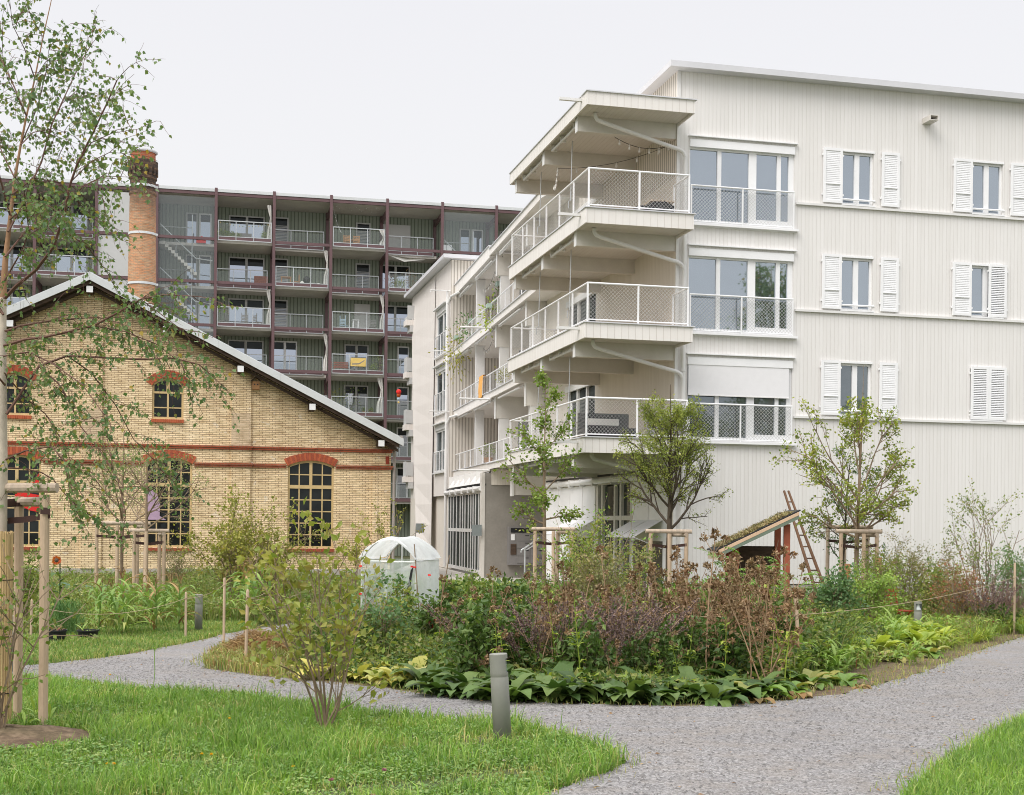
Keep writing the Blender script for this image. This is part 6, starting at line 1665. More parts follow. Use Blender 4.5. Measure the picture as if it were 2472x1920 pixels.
tag(mb.build('fennel_plant', M['leaf_fennel'], None, origin=(pf[0], 24.6, gz(24.6))), 'feathery fine leaved fennel behind the left black pot', 'plant')
ps = at(138, 1353, 26.5); zb = gz(26.5); t = thing('sunflower', 'dark orange sunflower in front of the brick hall', 'flower', (ps[0], 26.5, zb))
mb = MB(); mb.tube([(ps[0] + .05, 26.55, zb), (ps[0] + .04, 26.55, 1.0), (ps[0], 26.5, ps[2])], [.014, .012, .009], 6)
for k in range(9): strap(mb, (ps[0] + .04, 26.55, zb + .25 + k * .12), k * 2.4, .4, .24, .17, 1.2, NR, 0, 5, .15, OVAL)
mb.build('stem', M['leaf_burdock'], t)
mb = MB(); n = 26; an = np.arange(n) * 2 * pi / n; D = np.stack([np.cos(an), np.full(n, -.15), np.sin(an)], 1)
mb.leaves(np.array(ps)[None] + np.array([0, -.03, 0]) + D * .035, D, np.array([0, -1., 0]) + NR.normal(size=(n, 3)) * .25, NR.uniform(.055, .085, n), .03, 0, .05); mb.build('petals', M['leaf_sun'], t)
mb = MB(); th = np.arange(16) * 2 * pi / 16
V = [(ps[0], 26.5 - .06, ps[2])] + [(ps[0] + .045 * cos(a), 26.5 - .035, ps[2] + .045 * sin(a)) for a in th]; mb.add(V, [[0, 1 + (k + 1) % 16, 1 + k] for k in range(16)]); mb.build('disc', M['bark_dark'], t)
# loose bean and squash leaves, heap of pulled weeds
mb = MB(); hp = gD(545, 1402); n = 5200; a = NR.uniform(0, 6.28, n); r = np.sqrt(NR.random(n)); hx = hp[0] + r * np.cos(a) * .55; hy = hp[1] + r * np.sin(a) * .6; hz = gnp(hy) + .42 * (1 - r ** 2) * NR.random(n) ** .4
mb.leaves(np.stack([hx, hy, hz], 1), NR.normal(size=(n, 3)) * np.array([1, 1, .35]), NR.normal(size=(n, 3)) + np.array([0, 0, .8]), NR.uniform(.08, .22, n), NR.uniform(.004, .012, n), 0, .15)
tag(mb.build('weed_heap', M['straw'], None, origin=(hp[0], hp[1], gz(hp[1]))), 'heap of dried brown weeds behind the path fork', 'heap')

# ------------------------------------------------------------------ greenhouse
G0 = gD(842, 1392); GY = G0[1]; gzz = gz(GY)
fg = Fr((at(872, 1500, GY)[0], GY), radians(-17))
gh = thing('foil_greenhouse', 'small tent greenhouse of whitish plastic film with open gable', 'greenhouse', (fg.o[0], GY, gzz))
Wd, Dp, He, Hr = .94, 1.05, 1.50, 1.86
m = MB()
for d in (0, Dp):
    arch_ = [fg.p(Wd * (i / 10), d, gzz + He + (Hr - He) * sin(pi * i / 10) ** .8) for i in range(11)]
    m.tube([fg.p(0, d, gzz - .05), fg.p(0, d, gzz + He)] + arch_[1:-1] + [fg.p(Wd, d, gzz + He), fg.p(Wd, d, gzz - .05)], .013, 6)
for t_, z_ in ((0, He), (Wd, He), (Wd / 2, Hr)): m.tube([fg.p(t_, 0, gzz + z_), fg.p(t_, Dp, gzz + z_)], .013, 6)
m.tube([fg.p(0, 0, gzz + He - .02), fg.p(Wd, 0, gzz + He - .02)], .018, 6); m.tube([fg.p(Wd * .3, Dp, gzz), fg.p(Wd * .3, Dp, gzz + 1.75)], .012, 6)
m.build('tube_frame', M['white2'], gh)
def film(name, corners, mat, nx=12, ny=14, amp=.02, seed=0):
    rg = np.random.default_rng(seed); a, b, c, d = (np.array(q) for q in corners); V = []; F = []
    nrm = unit(np.cross(b - a, d - a)); ph = rg.uniform(0, 6, 4)
    for j in range(ny + 1):
        for i in range(nx + 1):
            u, v = i / nx, j / ny; p = (a * (1 - u) + b * u) * (1 - v) + (d * (1 - u) + c * u) * v
            w = amp * (sin(9 * u + 4 * v + ph[0]) * .6 + sin(17 * u - 9 * v + ph[1]) * .4 + sin(5 * v + 23 * u * v + ph[2]) * .4) * min(1, 6 * u * (1 - u) + .3)
            V.append(p + nrm * w)
    for j in range(ny):
        for i in range(nx): k = j * (nx + 1) + i; F.append([k, k + 1, k + nx + 2, k + nx + 1])
    return MB().add(V, F).build(name, M[mat], gh, smooth=True)
zg = gzz
film('front_film', (fg.p(0, -.02, zg), fg.p(Wd, -.02, zg), fg.p(Wd, -.02, zg + He), fg.p(0, -.02, zg + He)), 'film', 20, 20, .034, 1)
film('side_film', (fg.p(Wd + .05, 0, zg), fg.p(Wd + .02, Dp, zg), fg.p(Wd, Dp, zg + He), fg.p(Wd, 0, zg + He)), 'film_top', 8, 14, .035, 2)
film('side_film', (fg.p(-.01, 0, zg), fg.p(-.01, Dp, zg), fg.p(-.01, Dp, zg + He), fg.p(-.01, 0, zg + He)), 'film', 8, 14, .02, 3)
film('back_film', (fg.p(0, Dp, zg), fg.p(Wd, Dp, zg), fg.p(Wd, Dp, zg + He), fg.p(0, Dp, zg + He)), 'film', 8, 12, .02, 4)
m = MB(); V = []; F = []
for i in range(13):
    u = i / 12; z_ = zg + He + (Hr - He) * sin(pi * u) ** .8 + .015
    for j in range(7): v = j / 6; V.append(fg.p(-.03 + (Wd + .06) * u, -.10 + (Dp + .15) * v, z_ + .014 * sin(13 * u + 8 * v) - (.05 if j == 0 else 0) * (1 - abs(2 * u - 1))))
for i in range(12):
    for j in range(6): k = i * 7 + j; F.append([k, k + 7, k + 8, k + 1])
m.add(V, F).build('roof_film', M['film_top'], gh, smooth=True)
m = MB(); m.quad(fg.p(Wd - .07, -.05, zg + 1.35), fg.p(Wd - .02, -.05, zg + 1.42), fg.p(Wd - .22, -.06, zg + .12), fg.p(Wd - .30, -.06, zg + .12)); m.build('dark_zip', M['black'], gh)
for i, (t_, z_) in enumerate(((.0, .95), (.0, 1.40), (Wd, 1.40), (Wd - .05, 1.41), (Wd + .25, 1.28))):
    c = fg.p(t_, -.05, zg + z_); q = MB(); q.box(Fr(c[:2], 0), -.022, .022, -.015, .015, c[2] - .012, c[2] + .014)
    tag(q.build('film_clip', M['clothred'], gh))
put_shrub(1.2, .3, 6, dict(DN, kids=[4, 3]), (.08, .05), 'leaf_mixed', 'bark', 90, 880, GY + .45, 'tomato plant growing inside the plastic greenhouse')
for (x0, y0, x1, y1, Yd, lab) in ((1000, 1314, 1012, 1430, GY - .3, 'slanting brown garden cane at the greenhouse corner'), (1085, 1340, 1062, 1410, GY, 'short brown cane among the tomatoes')):
    a, c = at(x0, y0, Yd), at(x1, y1 + 60, Yd); q = MB(); q.tube([a, c], .009, 5); tag(q.build('garden_cane', M['bark'], None, origin=c), lab, 'cane')
def ball(mb, c, r, m=0, n=8):
    mb.lathe((c[0], c[1], c[2]), [(r * sin(pi * i / n), -r * cos(pi * i / n)) for i in range(n + 1)], 10, m)
for i, (x, y) in enumerate(((1038, 1505), (1042, 1511), (1047, 1515), (1033, 1552), (855, 1517), (1053, 1498))):
    c = at(x, y, 20.5); q = MB(); ball(q, c, .032); tag(q.build('tomato', M['clothred'], None, origin=c, smooth=True), 'ripe red tomato hanging right of the greenhouse', 'tomato', 'red tomatoes')
# pots
def pot(mat, name, r, h, lab, x, y, Yd=None):
    if Yd is None: X0, Yd = gnd(x, y)
    else: X0 = at(x, y, Yd)[0]
    z = gz(Yd) - .02; t = thing(name, lab, 'pot', (X0, Yd, z))
    MB().lathe((X0, Yd, z), [(0, 0), (r * .74, 0), (r * .96, h * .9), (r * 1.04, h * .9), (r * 1.04, h), (r * .94, h), (r * .9, h * .86), (0, h * .86)], 24).build('vessel', M[mat], t, smooth=False)
    MB().lathe((X0, Yd, z), [(r * .9, h * .88), (0, h * .89)], 16).build('earth', M['soil'], t)
    q = MB()
    for k in range(9): strap(q, (X0 + NR.normal() * r * .3, Yd + NR.normal() * r * .3, z + h * .87), NR.uniform(0, 6.3), NR.uniform(.4, 1.3), NR.uniform(.1, .3), .035, NR.uniform(.5, 1.6), NR, 0, 4, .15, OVAL)
    q.build('seedling', M['leaf_redleaf' if 'left' in lab else 'leaf_lily'], t); return t
pot('black', 'plant_pot', .165, .27, 'black plastic pot left of the maize, the left one of two', 137, 1556); pot('black', 'plant_pot', .185, .24, 'black plastic pot at the foot of the maize, the right one', 212, 1551)
pot('terracotta', 'terracotta_pot', .13, .2, 'terracotta pot half hidden behind the leggy shrub', 852, 1590, 18)

# ------------------------------------------------------------------ shed, ladder, chair
fs = Fr((at(1738, 1400, 29.0)[0], 29.0), radians(-1))
sh = thing('garden_shed', 'tiny garden shed with mossy sloping roof and rust red posts', 'shed', (fs.o[0], 29, gz(29)))
zs = gz(29); SW = 1.66; SDp = 1.25
def rz_(t): return 1.30 + .49 * t
for t_, d in ((.28, .05), (1.38, .05), (.28, SDp - .1), (1.38, SDp - .1)):
    MB().box(fs, t_, t_ + .13, d, d + .1, zs, rz_(t_) - .08).build('post', M['rust'], sh)
m = MB(); m.prism(fs, [(-.05, rz_(-.05)), (SW, rz_(SW)), (SW, rz_(SW) + .05), (-.05, rz_(-.05) + .05)], -.12, SDp); m.build('roof_deck', M['bare'], sh)
m = MB(); m.prism(fs, [(-.12, rz_(-.12) + .052), (SW + .04, rz_(SW + .04) + .052), (SW + .04, rz_(SW + .04) + .08), (-.12, rz_(-.12) + .08)], -.10, SDp + .1); m.build('roof_felt', M['black'], sh)
q = MB(); n = 3200; tt = NR.uniform(.0, SW - .1, n); dd_ = NR.uniform(-.02, SDp, n); P = np.array([fs.p(a, b, rz_(a) + .10) for a, b in zip(tt, dd_)]); q.leaves(P, NR.normal(size=(n, 3)) * np.array([1, 1, .4]), np.array([0, 0, 1.]) + NR.normal(size=(n, 3)) * .5, NR.uniform(.03, .11, n), .022, 0)
q.build('roof_moss', M['moss'], sh)
m = MB(); m.prism(fs, [(.0, rz_(0) - .02), (SW, rz_(SW) - .02), (SW, rz_(SW) + .05), (0, rz_(0) + .05)][::1], -.15, -.122); m.prism(fs, [(0, rz_(0) - .10), (SW, rz_(SW) - .10), (SW, rz_(SW) - .02), (0, rz_(0) - .02)], -.145, -.122, 1)
m.build('verge_board', [M['bare'], plain('green_edge', (.16, .20, .15), .7)], sh)
MB().box(fs, -.1, -.05, -.13, SDp, rz_(-.1) - .14, rz_(-.1) + .02).box(fs, .2, 1.5, -.02, .04, zs + .25, zs + .33).build('gutter_board', M['timber_grey'], sh)
MB().box(fs, .3, 1.48, SDp - .05, SDp, zs, 1.4).build('back_wall', M['oldwood'], sh)
m = MB()
for i in range(10):
    d = .1 + i * .13; a0 = fs.p(.30, d, zs + .3); m.tube([a0, fs.p(.30, d + rnd.uniform(-.06, .06), .6), fs.p(.30, d + rnd.uniform(-.1, .1), rz_(.2) - .15)], .014, 5)
m.build('twig_lattice', M['rust'], sh); MB().box(fs, .45, 1.36, .5, .53, zs + .2, .55).build('inner_board', M['clothblue'] if False else M['boxgrey'], sh)
la = thing('wooden_ladder', 'brown wooden ladder leaning on the white facade beside the shed', 'ladder', (at(1975, 1420, 32)[0], 32, gz(32)))
a0, a1 = np.array(at(1972, 1436, 31.6)), np.array(at(1893, 1186, 34.2)); off = np.array([.26, .08, 0])
for k in (0, 1):
    m = MB(); m.tube([a0 + off * k, a1 + off * k * .45], [.045, .032], 6); m.build('rail', M['ladderwood'] if 'ladderwood' in M else M.setdefault('ladderwood', plain('ladder_wood', (.14, .075, .04), .75, .25, 4)), la)
for i in range(1, 9):
    f = i / 9; p = a0 + (a1 - a0) * f; m = MB(); m.tube([p, p + off * (1 - .55 * f)], .018, 6); m.build('rung', M['ladderwood'], la)
c0 = at(2152, 1500, 28.5); fc2 = Fr(c0[:2], radians(35)); zc_ = gz(28.5)
rc = thing('garden_chair', 'red slatted folding garden chair among the plants', 'chair', (c0[0], 28.5, zc_))
m = MB()
for i in range(4): m.box(fc2, -.19, .19, -.02 + .03 * i * 0 + .02, .03, zc_ + .56 + i * .09, zc_ + .62 + i * .09)
m.build('backrest', M['redpaint'], rc)
m = MB()
for i in range(5): m.box(fc2, -.19, .19, -.42 + i * .085, -.36 + i * .085, zc_ + .44, zc_ + .46)
m.build('seat', M['redpaint'], rc)
for sx in (-.2, .2):
    m = MB(); m.tube([fc2.p(sx, .06, zc_ + .92), fc2.p(sx, .0, zc_ + .45), fc2.p(sx, -.36, zc_)], .014, 6); m.build('leg', M['redpaint'], rc)
    m = MB(); m.tube([fc2.p(sx * .9, -.36, zc_ + .45), fc2.p(sx * .9, .05, zc_)], .014, 6); m.build('leg', M['redpaint'], rc)
m = MB(); m.box(Fr(at(2046, 1400, 31.0)[:2], .1), -.06, .06, -.02, .02, gz(31), 1.0); tag(m.build('timber_board', M['orange'], None, origin=(at(2046, 1400, 31)[0], 31, gz(31))), 'brown upright board standing by the maple stakes', 'board')
mm = MB(); q = base_at(2120, 1440, 30.8); mm.box(Fr(q[:2], .1), -.07, .07, -.03, .03, q[2], 1.15); tag(mm.build('upright_board', M['orange'], None, origin=q), 'reddish brown plank upright right of the maple trunk', 'board')

# ------------------------------------------------------------------ things on the balconies
def chair_small(fr, t, d, z, mat, lab, rot=0, h=.9, group=None):
    c = fr.p(t, d, z); f = Fr(c[:2], fr.ang + rot); o = thing('balcony_chair', lab, 'chair', c, group); m = MB()
    for x in (-.2, .2):
        for y in (-.2, .2): m.box(f, x - .02, x + .02, y - .02, y + .02, z, z + (h if y > 0 else .45))
    m.build('frame', M[mat], o); m = MB(); m.box(f, -.22, .22, -.22, .22, z + .43, z + .47); m.build('seat', M[mat], o)
    m = MB()
    for i in range(4): m.box(f, -.2, .2, .19, .215, z + .53 + i * .095, z + .59 + i * .095)
    m.build('backrest', M[mat], o); return o
def table_small(fr, t, d, z, mat, lab, w=.5, h=.72):
    c = fr.p(t, d, z); o = thing('balcony_table', lab, 'table', c); f = Fr(c[:2], fr.ang)
    MB().box(f, -w, w, -.3, .3, z + h - .04, z + h).build('tabletop', M[mat], o)
    for x in (-w + .06, w - .06):
        for y in (-.25, .25): MB().box(f, x - .025, x + .025, y - .025, y + .025, z, z + h - .04).build('leg', M[mat], o)
def potplant(fr, t, d, z, r, h, mat, lm, lab, ph=.6, seed=0, group=None):
    c = fr.p(t, d, z); o = thing('potted_plant', lab, 'potted plant', c, group); rg = np.random.default_rng(900 + seed)
    MB().lathe(c, [(0, 0), (r * .72, 0), (r, h), (r * .9, h), (0, h * .9)], 14).build('pot', M[mat], o)
    q = MB(); n = 160; v = rg.normal(size=(n, 3)); P = np.array(c) + np.array([0, 0, h]) + v * np.array([.3, .3, .32]) * ph * .75 + np.array([0, 0, ph * .55]); P[:, 2] = np.maximum(P[:, 2], c[2] + h * .8)
    q.leaves(P, v + np.array([0, 0, .3]), rg.normal(size=(n, 3)), rg.uniform(.06, .13, n), .05, 0)
    for k in range(5): q.tube([np.array(c) + np.array([0, 0, h * .9]), P[k]], .006, 3, 1)
    q.build('foliage', [M[lm], M['bark']], o)
z = lambda k: FLO[k]
bt = lambda i: .02 + BW * i
chair_small(FA, bt(0) + 1.1, 1.0, z(0), 'orange', 'left wooden chair on the top balcony with the light chain', pi); chair_small(FA, bt(0) + 1.75, 1.0, z(0), 'orange', 'right wooden chair on the top balcony with the light chain', pi)
table_small(FA, bt(0) + 1.5, 1.5, z(0), 'orange', 'wooden table behind the two chairs on the top balcony')
table_small(FA, bt(-1) + .85, 1.0, z(1), 'orange', 'small wooden table on the balcony with the kettle grill', .35); chair_small(FA, bt(-1) + 1.5, 1.0, z(1), 'orange', 'wooden chair beside the kettle grill', -pi / 2)
c = FA.p(bt(-1) + 2.2, 1.0, z(1)); o = thing('kettle_grill', 'black kettle grill on an upper balcony', 'grill', c); q = MB(); ball(q, (c[0], c[1], c[2] + .62), .24); q.build('bowl', M['black'], o); q = MB()
for a in range(3): q.tube([(c[0], c[1], c[2] + .5), (c[0] + .2 * cos(a * 2.1), c[1] + .2 * sin(a * 2.1), c[2])], .012, 5)
q.build('leg', M['black'], o)
def clothlump(fr, t, d, z_, w, h, mat, lab, name='draped_cloth'):
    q = MB(); V = []; F = []; n = 8
    for i in range(n + 1):
        for j in range(n + 1):
            u, v = i / n, j / n; V.append(fr.p(t - w / 2 + w * u, d - .2 + .4 * v, z_ + h * (.4 + .6 * sin(pi * u) * sin(pi * v)) + .05 * sin(9 * u + 5 * v)))
    for i in range(n):
        for j in range(n): k = i * (n + 1) + j; F.append([k, k + 1, k + n + 2, k + n + 1])
    q.add(V, F); q.box(fr, t - w / 2, t + w / 2, d - .2, d + .2, z_, z_ + h * .35)
    tag(q.build(name, M[mat], None, origin=fr.p(t, d, z_)), lab, 'cloth')
clothlump(FA, bt(-1) + 1.85, .7, z(1), .55, .45, 'clothwhite', 'white cloth bundle beside the kettle grill'); clothlump(FA, bt(-1) + 2.9, .7, z(1), .9, .35, 'clothwhite', 'white throw on the lounger at the right end of the grill balcony')
clothlump(FA, bt(-3) + 2.75, 1.6, z(0), .6, .45, 'clothred', 'red bag outside the top door of the glazed stair')
c = FA.p(bt(-2) + 1.6, 1.2, z(0)); o = thing('garden_bench', 'dark grey bench on the top left balcony', 'bench', c); MB().box(FA, bt(-2) + .9, bt(-2) + 2.3, 1.3, 1.4, z(0) + .45, z(0) + .75).build('backrest', M['boxgrey'], o); MB().box(FA, bt(-2) + .9, bt(-2) + 2.3, .9, 1.3, z(0) + .38, z(0) + .45).build('seat', M['boxgrey'], o)
for x in (.95, 2.2): MB().box(FA, bt(-2) + x, bt(-2) + x + .08, .9, 1.4, z(0), z(0) + .75 if False else z(0) + .38).build('leg', M['boxgrey'], o)
for i in range(5): potplant(FA, bt(-2) + .3 + i * .28, .5, z(0), .1, .18, 'terracotta' if i % 2 else 'clothwhite', 'leaf_mixed', 'small potted plant at the left end of the top left balcony', .55 - .06 * i, i, 'pots on the top left balcony')
for i in range(2): potplant(FA, bt(-2) + 3.1 + i * .3, .5, z(0), .12, .22, 'leaf_leek' if i == 0 else 'terracotta', 'leaf_apple', ('green' if i == 0 else 'terracotta') + ' flower pot at the right end of the top left balcony', .45, 10 + i)
q = MB()
for i in range(16):
    f = i / 15; c = FA.p(bt(-2) + .3 + 3.0 * f, .1, z(0) + 1.12 - .18 * sin(pi * f)); ball(q, c, .035, i % 3, 5)
tag(q.build('light_garland', [M['clothyel'], M['leaf_lime'], M['clothblue']], None, origin=FA.p(bt(-2) + 1.8, .1, z(0) + 1)), 'coloured garland along the railing of the top left balcony', 'garland')
MB_ = MB(); MB_.box(FA, bt(-2) + 2.5, bt(-2) + 3.4, 1.75, 2.0, z(1), z(1) + .85)
for k in range(7): MB_.box(FA, bt(-2) + 2.5, bt(-2) + 3.4, 1.735, 1.75, z(1) + .02 + k * .12, z(1) + .11 + k * .12)
tag(MB_.build('planter_box', M['rust'], None, origin=FA.p(bt(-2) + 3, 1.8, z(1))), 'tall slatted red wood planter on the second left balcony', 'planter')
for k_, (x, lab, rot) in enumerate(((.6, 'left grey folding chair on the third left balcony', -2.2), (1.9, 'middle black lounge chair on the third left balcony', pi), (2.7, 'right grey folding chair on the third left balcony', 2.2))): chair_small(FA, bt(-2) + x, 1.0, z(2), 'boxgrey', lab, rot, 1.0)
chair_small(FA, bt(0) + 1.0, .9, z(2), 'clothblue', 'pale blue reclining chair on the third balcony of the middle bay', 2.6, 1.1); table_small(FA, bt(0) + 1.75, .9, z(2), 'white', 'little white table on the third balcony of the middle bay', .22, .85); chair_small(FA, bt(0) + 2.9, 1.0, z(2), 'boxgrey', 'dark chair at the right end of the third middle balcony', pi, 1.0)
m = MB(); m.box(FA, bt(0) + 1.35, bt(0) + 2.35, -.13, -.10, z(3) + .45, z(3) + 1.0); m.box(FA, bt(0) + 1.45, bt(0) + 2.0, -.134, -.1305, z(3) + .62, z(3) + .66, 1); m.box(FA, bt(0) + 1.45, bt(0) + 1.9, -.134, -.1305, z(3) + .54, z(3) + .57, 1); m.prism(FA, [(bt(0) + 1.9, z(3) + .66), (bt(0) + 2.28, z(3) + .90), (bt(0) + 2.25, z(3) + .82), (bt(0) + 2.0, z(3) + .64)], -.134, -.1305, 1)
tag(m.build('banner', [M['clothyel'], M['boxgrey']], None, origin=FA.p(bt(0) + 1.8, -.1, z(3))), 'yellow banner with small dark print hung on a middle balcony railing', 'banner')
m = MB()
for a, b in ((.35, 1.3), (-.0, .25)):
    for k in range(3): m.box(FA, bt(0) + a, bt(0) + b, 1.0, 1.04, z(3) + .45 + k * .14, z(3) + .55 + k * .14)
    m.box(FA, bt(0) + a, bt(0) + b, .7, 1.0, z(3) + .40, z(3) + .44); m.box(FA, bt(0) + a, bt(0) + a + .06, .7, 1.04, z(3), z(3) + .4)
tag(m.build('slatted_bench', M['rust'], None, origin=FA.p(bt(0) + .8, 1, z(3))), 'orange red slatted bench behind the yellow banner', 'bench')
for i, (x, lab) in enumerate(((2.9, 'small terracotta pot on the banner balcony'), (3.3, 'larger terracotta pot with tall plant on the banner balcony'))): potplant(FA, bt(0) + x, .5, z(3), .13 + .03 * i, .28, 'terracotta', 'leaf_apple', lab, .4 + .7 * i, 20 + i)
for i, (x, lab) in enumerate(((2.35, 'left terracotta pot on the lowest visible balcony'), (2.8, 'right terracotta pot on the lowest visible balcony'))): potplant(FA, bt(0) + x, .4, z(4), .14, .3, 'terracotta', 'leaf_mixed', lab, .22, 30 + i)
potplant(FA, bt(0) + 1.4, .6, z(4), .2, .3, 'black', 'leaf_mixed', 'flowering oleander on the lowest visible balcony', 1.5, 33); potplant(FA, bt(0) + .5, .6, z(4), .2, .3, 'black', 'leaf_hazel', 'bushy yellow green plant on the lowest visible balcony', 1.4, 34)
for i, (x, mt_, lab, ph) in enumerate(((.3, 'black', 'dark pot with dry grass on the right upper balcony', .8), (.75, 'terracotta', 'first small terracotta pot on the right upper balcony', .5), (1.1, 'terracotta', 'second small terracotta pot on the right upper balcony', .5), (1.65, 'clothred', 'red pot with a reddish shrub on the right upper balcony', 1.0))): potplant(FA, bt(1) + x, .4, z(1), .15, .28, mt_, 'leaf_redleaf' if i in (0, 3) else 'leaf_apple', lab, ph, 40 + i)
m = MB(); m.quad(FA.p(bt(1) + .1, .3, z(0) - .35), FA.p(bt(1) + 2.6, .2, z(0) - .55), FA.p(bt(1) + 2.6, 2.4, z(0) - .3), FA.p(bt(1) + .1, 2.4, z(0) - .25)); m.quad(FA.p(bt(1) + .1, .3, z(0) - .35), FA.p(bt(1) + 1.2, .28, z(0) - .75), FA.p(bt(1) + 2.6, .2, z(0) - .55), FA.p(bt(1) + 1.4, .5, z(0) - .5))
tag(m.build('shade_sail', M['clothwhite'], None, origin=FA.p(bt(1) + 1.3, 1, z(0) - .4)), 'cream shade sail under the right upper balcony', 'awning')
def curtain(t, k, lab, w=.3, zz=2.4):
    m = MB(); V = []; F = []; n = 10
    for j in range(7):
        v = j / 6; ww = w * (1 - .65 * sin(pi * min(1, v * 1.3)) ** 2)
        for i in range(n + 1): u = i / n; V.append(FA.p(t - ww * (1 - u), .25 + .06 * sin(u * 14), z(k) + zz * (1 - v) + .05))
    for j in range(6):
        for i in range(n): q = j * (n + 1) + i; F.append([q, q + 1, q + n + 2, q + n + 1])
    m.add(V, F); tag(m.build('balcony_curtain', M['clothwhite'], None, origin=FA.p(t, .25, z(k)), smooth=True), lab, 'curtain')
curtain(bt(-1) - .15, 0, 'white curtain tied at the post right of the top left balcony'); curtain(bt(-1) - .15, 2, 'white curtain tied at the post of the third left balcony'); curtain(bt(0) - .15, 1, 'white curtain at the right end of the grill balcony'); curtain(bt(1) - .12, 2, 'white curtain right of the pale blue chair'); curtain(bt(0) - .12, 3, 'white curtain left of the banner balcony'); curtain(bt(1) - .12, 4, 'long white curtain at the post of the lowest visible balcony', .45, 2.6); curtain(bt(1) - .1, 0, 'white towel like curtain right of the two top chairs', .4, 1.2)
q = MB()
for i in range(22): f = i / 21; ball(q, FA.p(bt(0) + .15 + .55 * f, .5, z(0) + 2.7 - 1.7 * f - .2 * sin(pi * f)), .022, 0, 4)
for i in range(14): ball(q, FA.p(bt(0) + .4 + .22 * i, .6 + .5 * (i % 3), z(0) + 2.72), .022, 0, 4)
tag(q.build('light_chain', M['white'], None, origin=FA.p(bt(0) + .4, .5, z(0) + 2)), 'chain of white fairy lights on the top middle balcony', 'lights')
for i, x in enumerate((.25, .62)):
    m = MB(); m.box(FA, bt(2) + x, bt(2) + x + .33, 1.6, 1.9, z(0), z(0) + .42); m.box(FA, bt(2) + x - .01, bt(2) + x + .34, 1.58, 1.92, z(0) + .32, z(0) + .36); m.box(FA, bt(2) + x, bt(2) + x + .33, 1.6, 1.9, z(0) + .43, z(0) + .8); tag(m.build('storage_bin', M['white'], None, origin=FA.p(bt(2) + x, 1.7, z(0))), ('left' if i == 0 else 'right') + ' stack of white plastic bins on the glazed stair landing', 'bin')
# timber building: grill, string lights, planters and hangings
c = FW.p(-.75, -.55, 10.03); o = thing('covered_grill', 'dark folded sun lounger lying behind the top balcony netting', 'lounger', c)
m = MB(); m.prism(FW, [(-1.35, 10.05), (-.35, 10.05), (-.35, 10.28), (-.62, 10.40), (-.95, 10.36), (-1.1, 10.24), (-1.35, 10.24)], -.8, -.3); m.build('cushion', M['black'], o)
m = MB()
for i in range(7): m.box(FW, -1.0 + i * .1, -.95 + i * .1, -.82, -.28, 10.37, 10.42)
m.build('slat', M['timber_grey'], o)
c = FW.p(-1.2, 1.0, 4.1); o = thing('balcony_sofa', 'black sofa with light cushion behind the lowest balcony netting', 'sofa', c); MB().box(FW, -2.2, -.75, 1.6, 1.75, 4.13, 4.95).build('backrest', M['black'], o); MB().box(FW, -2.2, -.75, .8, 1.6, 4.13, 4.5).build('seat', M['black'], o); MB().box(FW, -1.95, -1.05, 1.57, 1.6, 4.62, 4.8).build('cushion', M['clothwhite'], o)
m = MB(); m.box(FW, -1.1, -.12, -1.0, -.95, 4.12, 4.68); tag(m.build('privacy_mat', M['boxgrey'], None, origin=FW.p(-.6, -.97, 4.1)), 'slate grey screen cloth behind the lowest balcony netting', 'screen')
def bulbs(pts, lab, sag=.15, n=9):
    q = MB()
    for a, b in zip(pts, pts[1:]):
        a, b = np.array(a), np.array(b); L = []
        for i in range(n + 1): f = i / n; p = a + (b - a) * f; p[2] -= sag * 4 * f * (1 - f); L.append(p)
        q.tube(L, .008, 4)
        for p in L[1::2]: q.lathe(p, [(.012, 0), (.014, -.05), (.03, -.09), (.028, -.13), (0, -.15)], 8, 1)
    tag(q.build('bulb_string', [M['black'], M['clothwhite']], None, origin=tuple(pts[0])), lab, 'string lights')
bulbs([FW.p(-1.7, .2, 12.28), FW.p(-.05, .5, 12.25), FW.p(-2.4, 3.4, 12.2), FW.p(-2.5, 3.4, 11.7)], 'string of light bulbs under the top balcony roof', .18, 11)
bulbs([FL.p(9.3, -.4, 12.9), FL.p(11.6, -.5, 12.7), FL.p(15, -.6, 12.5)], 'string of bulbs in the top loggia', .25); bulbs([FL.p(9.3, -.4, 9.9), FL.p(12, -.5, 9.8), FL.p(15, -.6, 9.8)], 'string of bulbs in the middle loggia', .25)
m = MB(); V = [];
for dz, dd in ((.06, -.1), (.07, .03), (-.55, .06)): V += [FL.p(11.3, dd, 8.12 + dz), FL.p(12.3, dd, 8.12 + dz)]
m.add(V, [[0, 1, 3, 2], [2, 3, 5, 4]]); m.quad(FL.p(11.3, .06, 7.57), FL.p(12.3, .06, 7.57), FL.p(12.2, .06, 7.2), FL.p(11.35, .06, 7.25)); tag(m.build('hanging_towel', M['towel'], None, origin=FL.p(11.8, 0, 7.6)), 'orange towel hung over the middle loggia railing', 'towel')
def hang(s, d, zt, n, dx, dz, lm, lab, sd):
    rg = np.random.default_rng(sd); c = np.array(FL.p(s, d, zt)); q = MB(); v = rg.normal(size=(n, 3)); P = c + v * np.array([dx, dx * 2, dz * .35]) + np.array([0, 0, -dz * .4]); q.leaves(P, v + np.array([0, 0, -.3]), rg.normal(size=(n, 3)), rg.uniform(.09, .2, n), .08, 0)
    for k in range(8): q.tube([c, P[k]], .007, 3, 1)
    o = thing('hanging_plant', lab, 'hanging plant', tuple(c)); q.build('foliage', [M[lm], M['bark']], o); m = MB(); m.box(Fr(tuple(c[:2]), FL.ang), -.22, .22, -.1, .1, c[2] - .1, c[2] + .08); m.build('trough', M['boxgreen'], o)
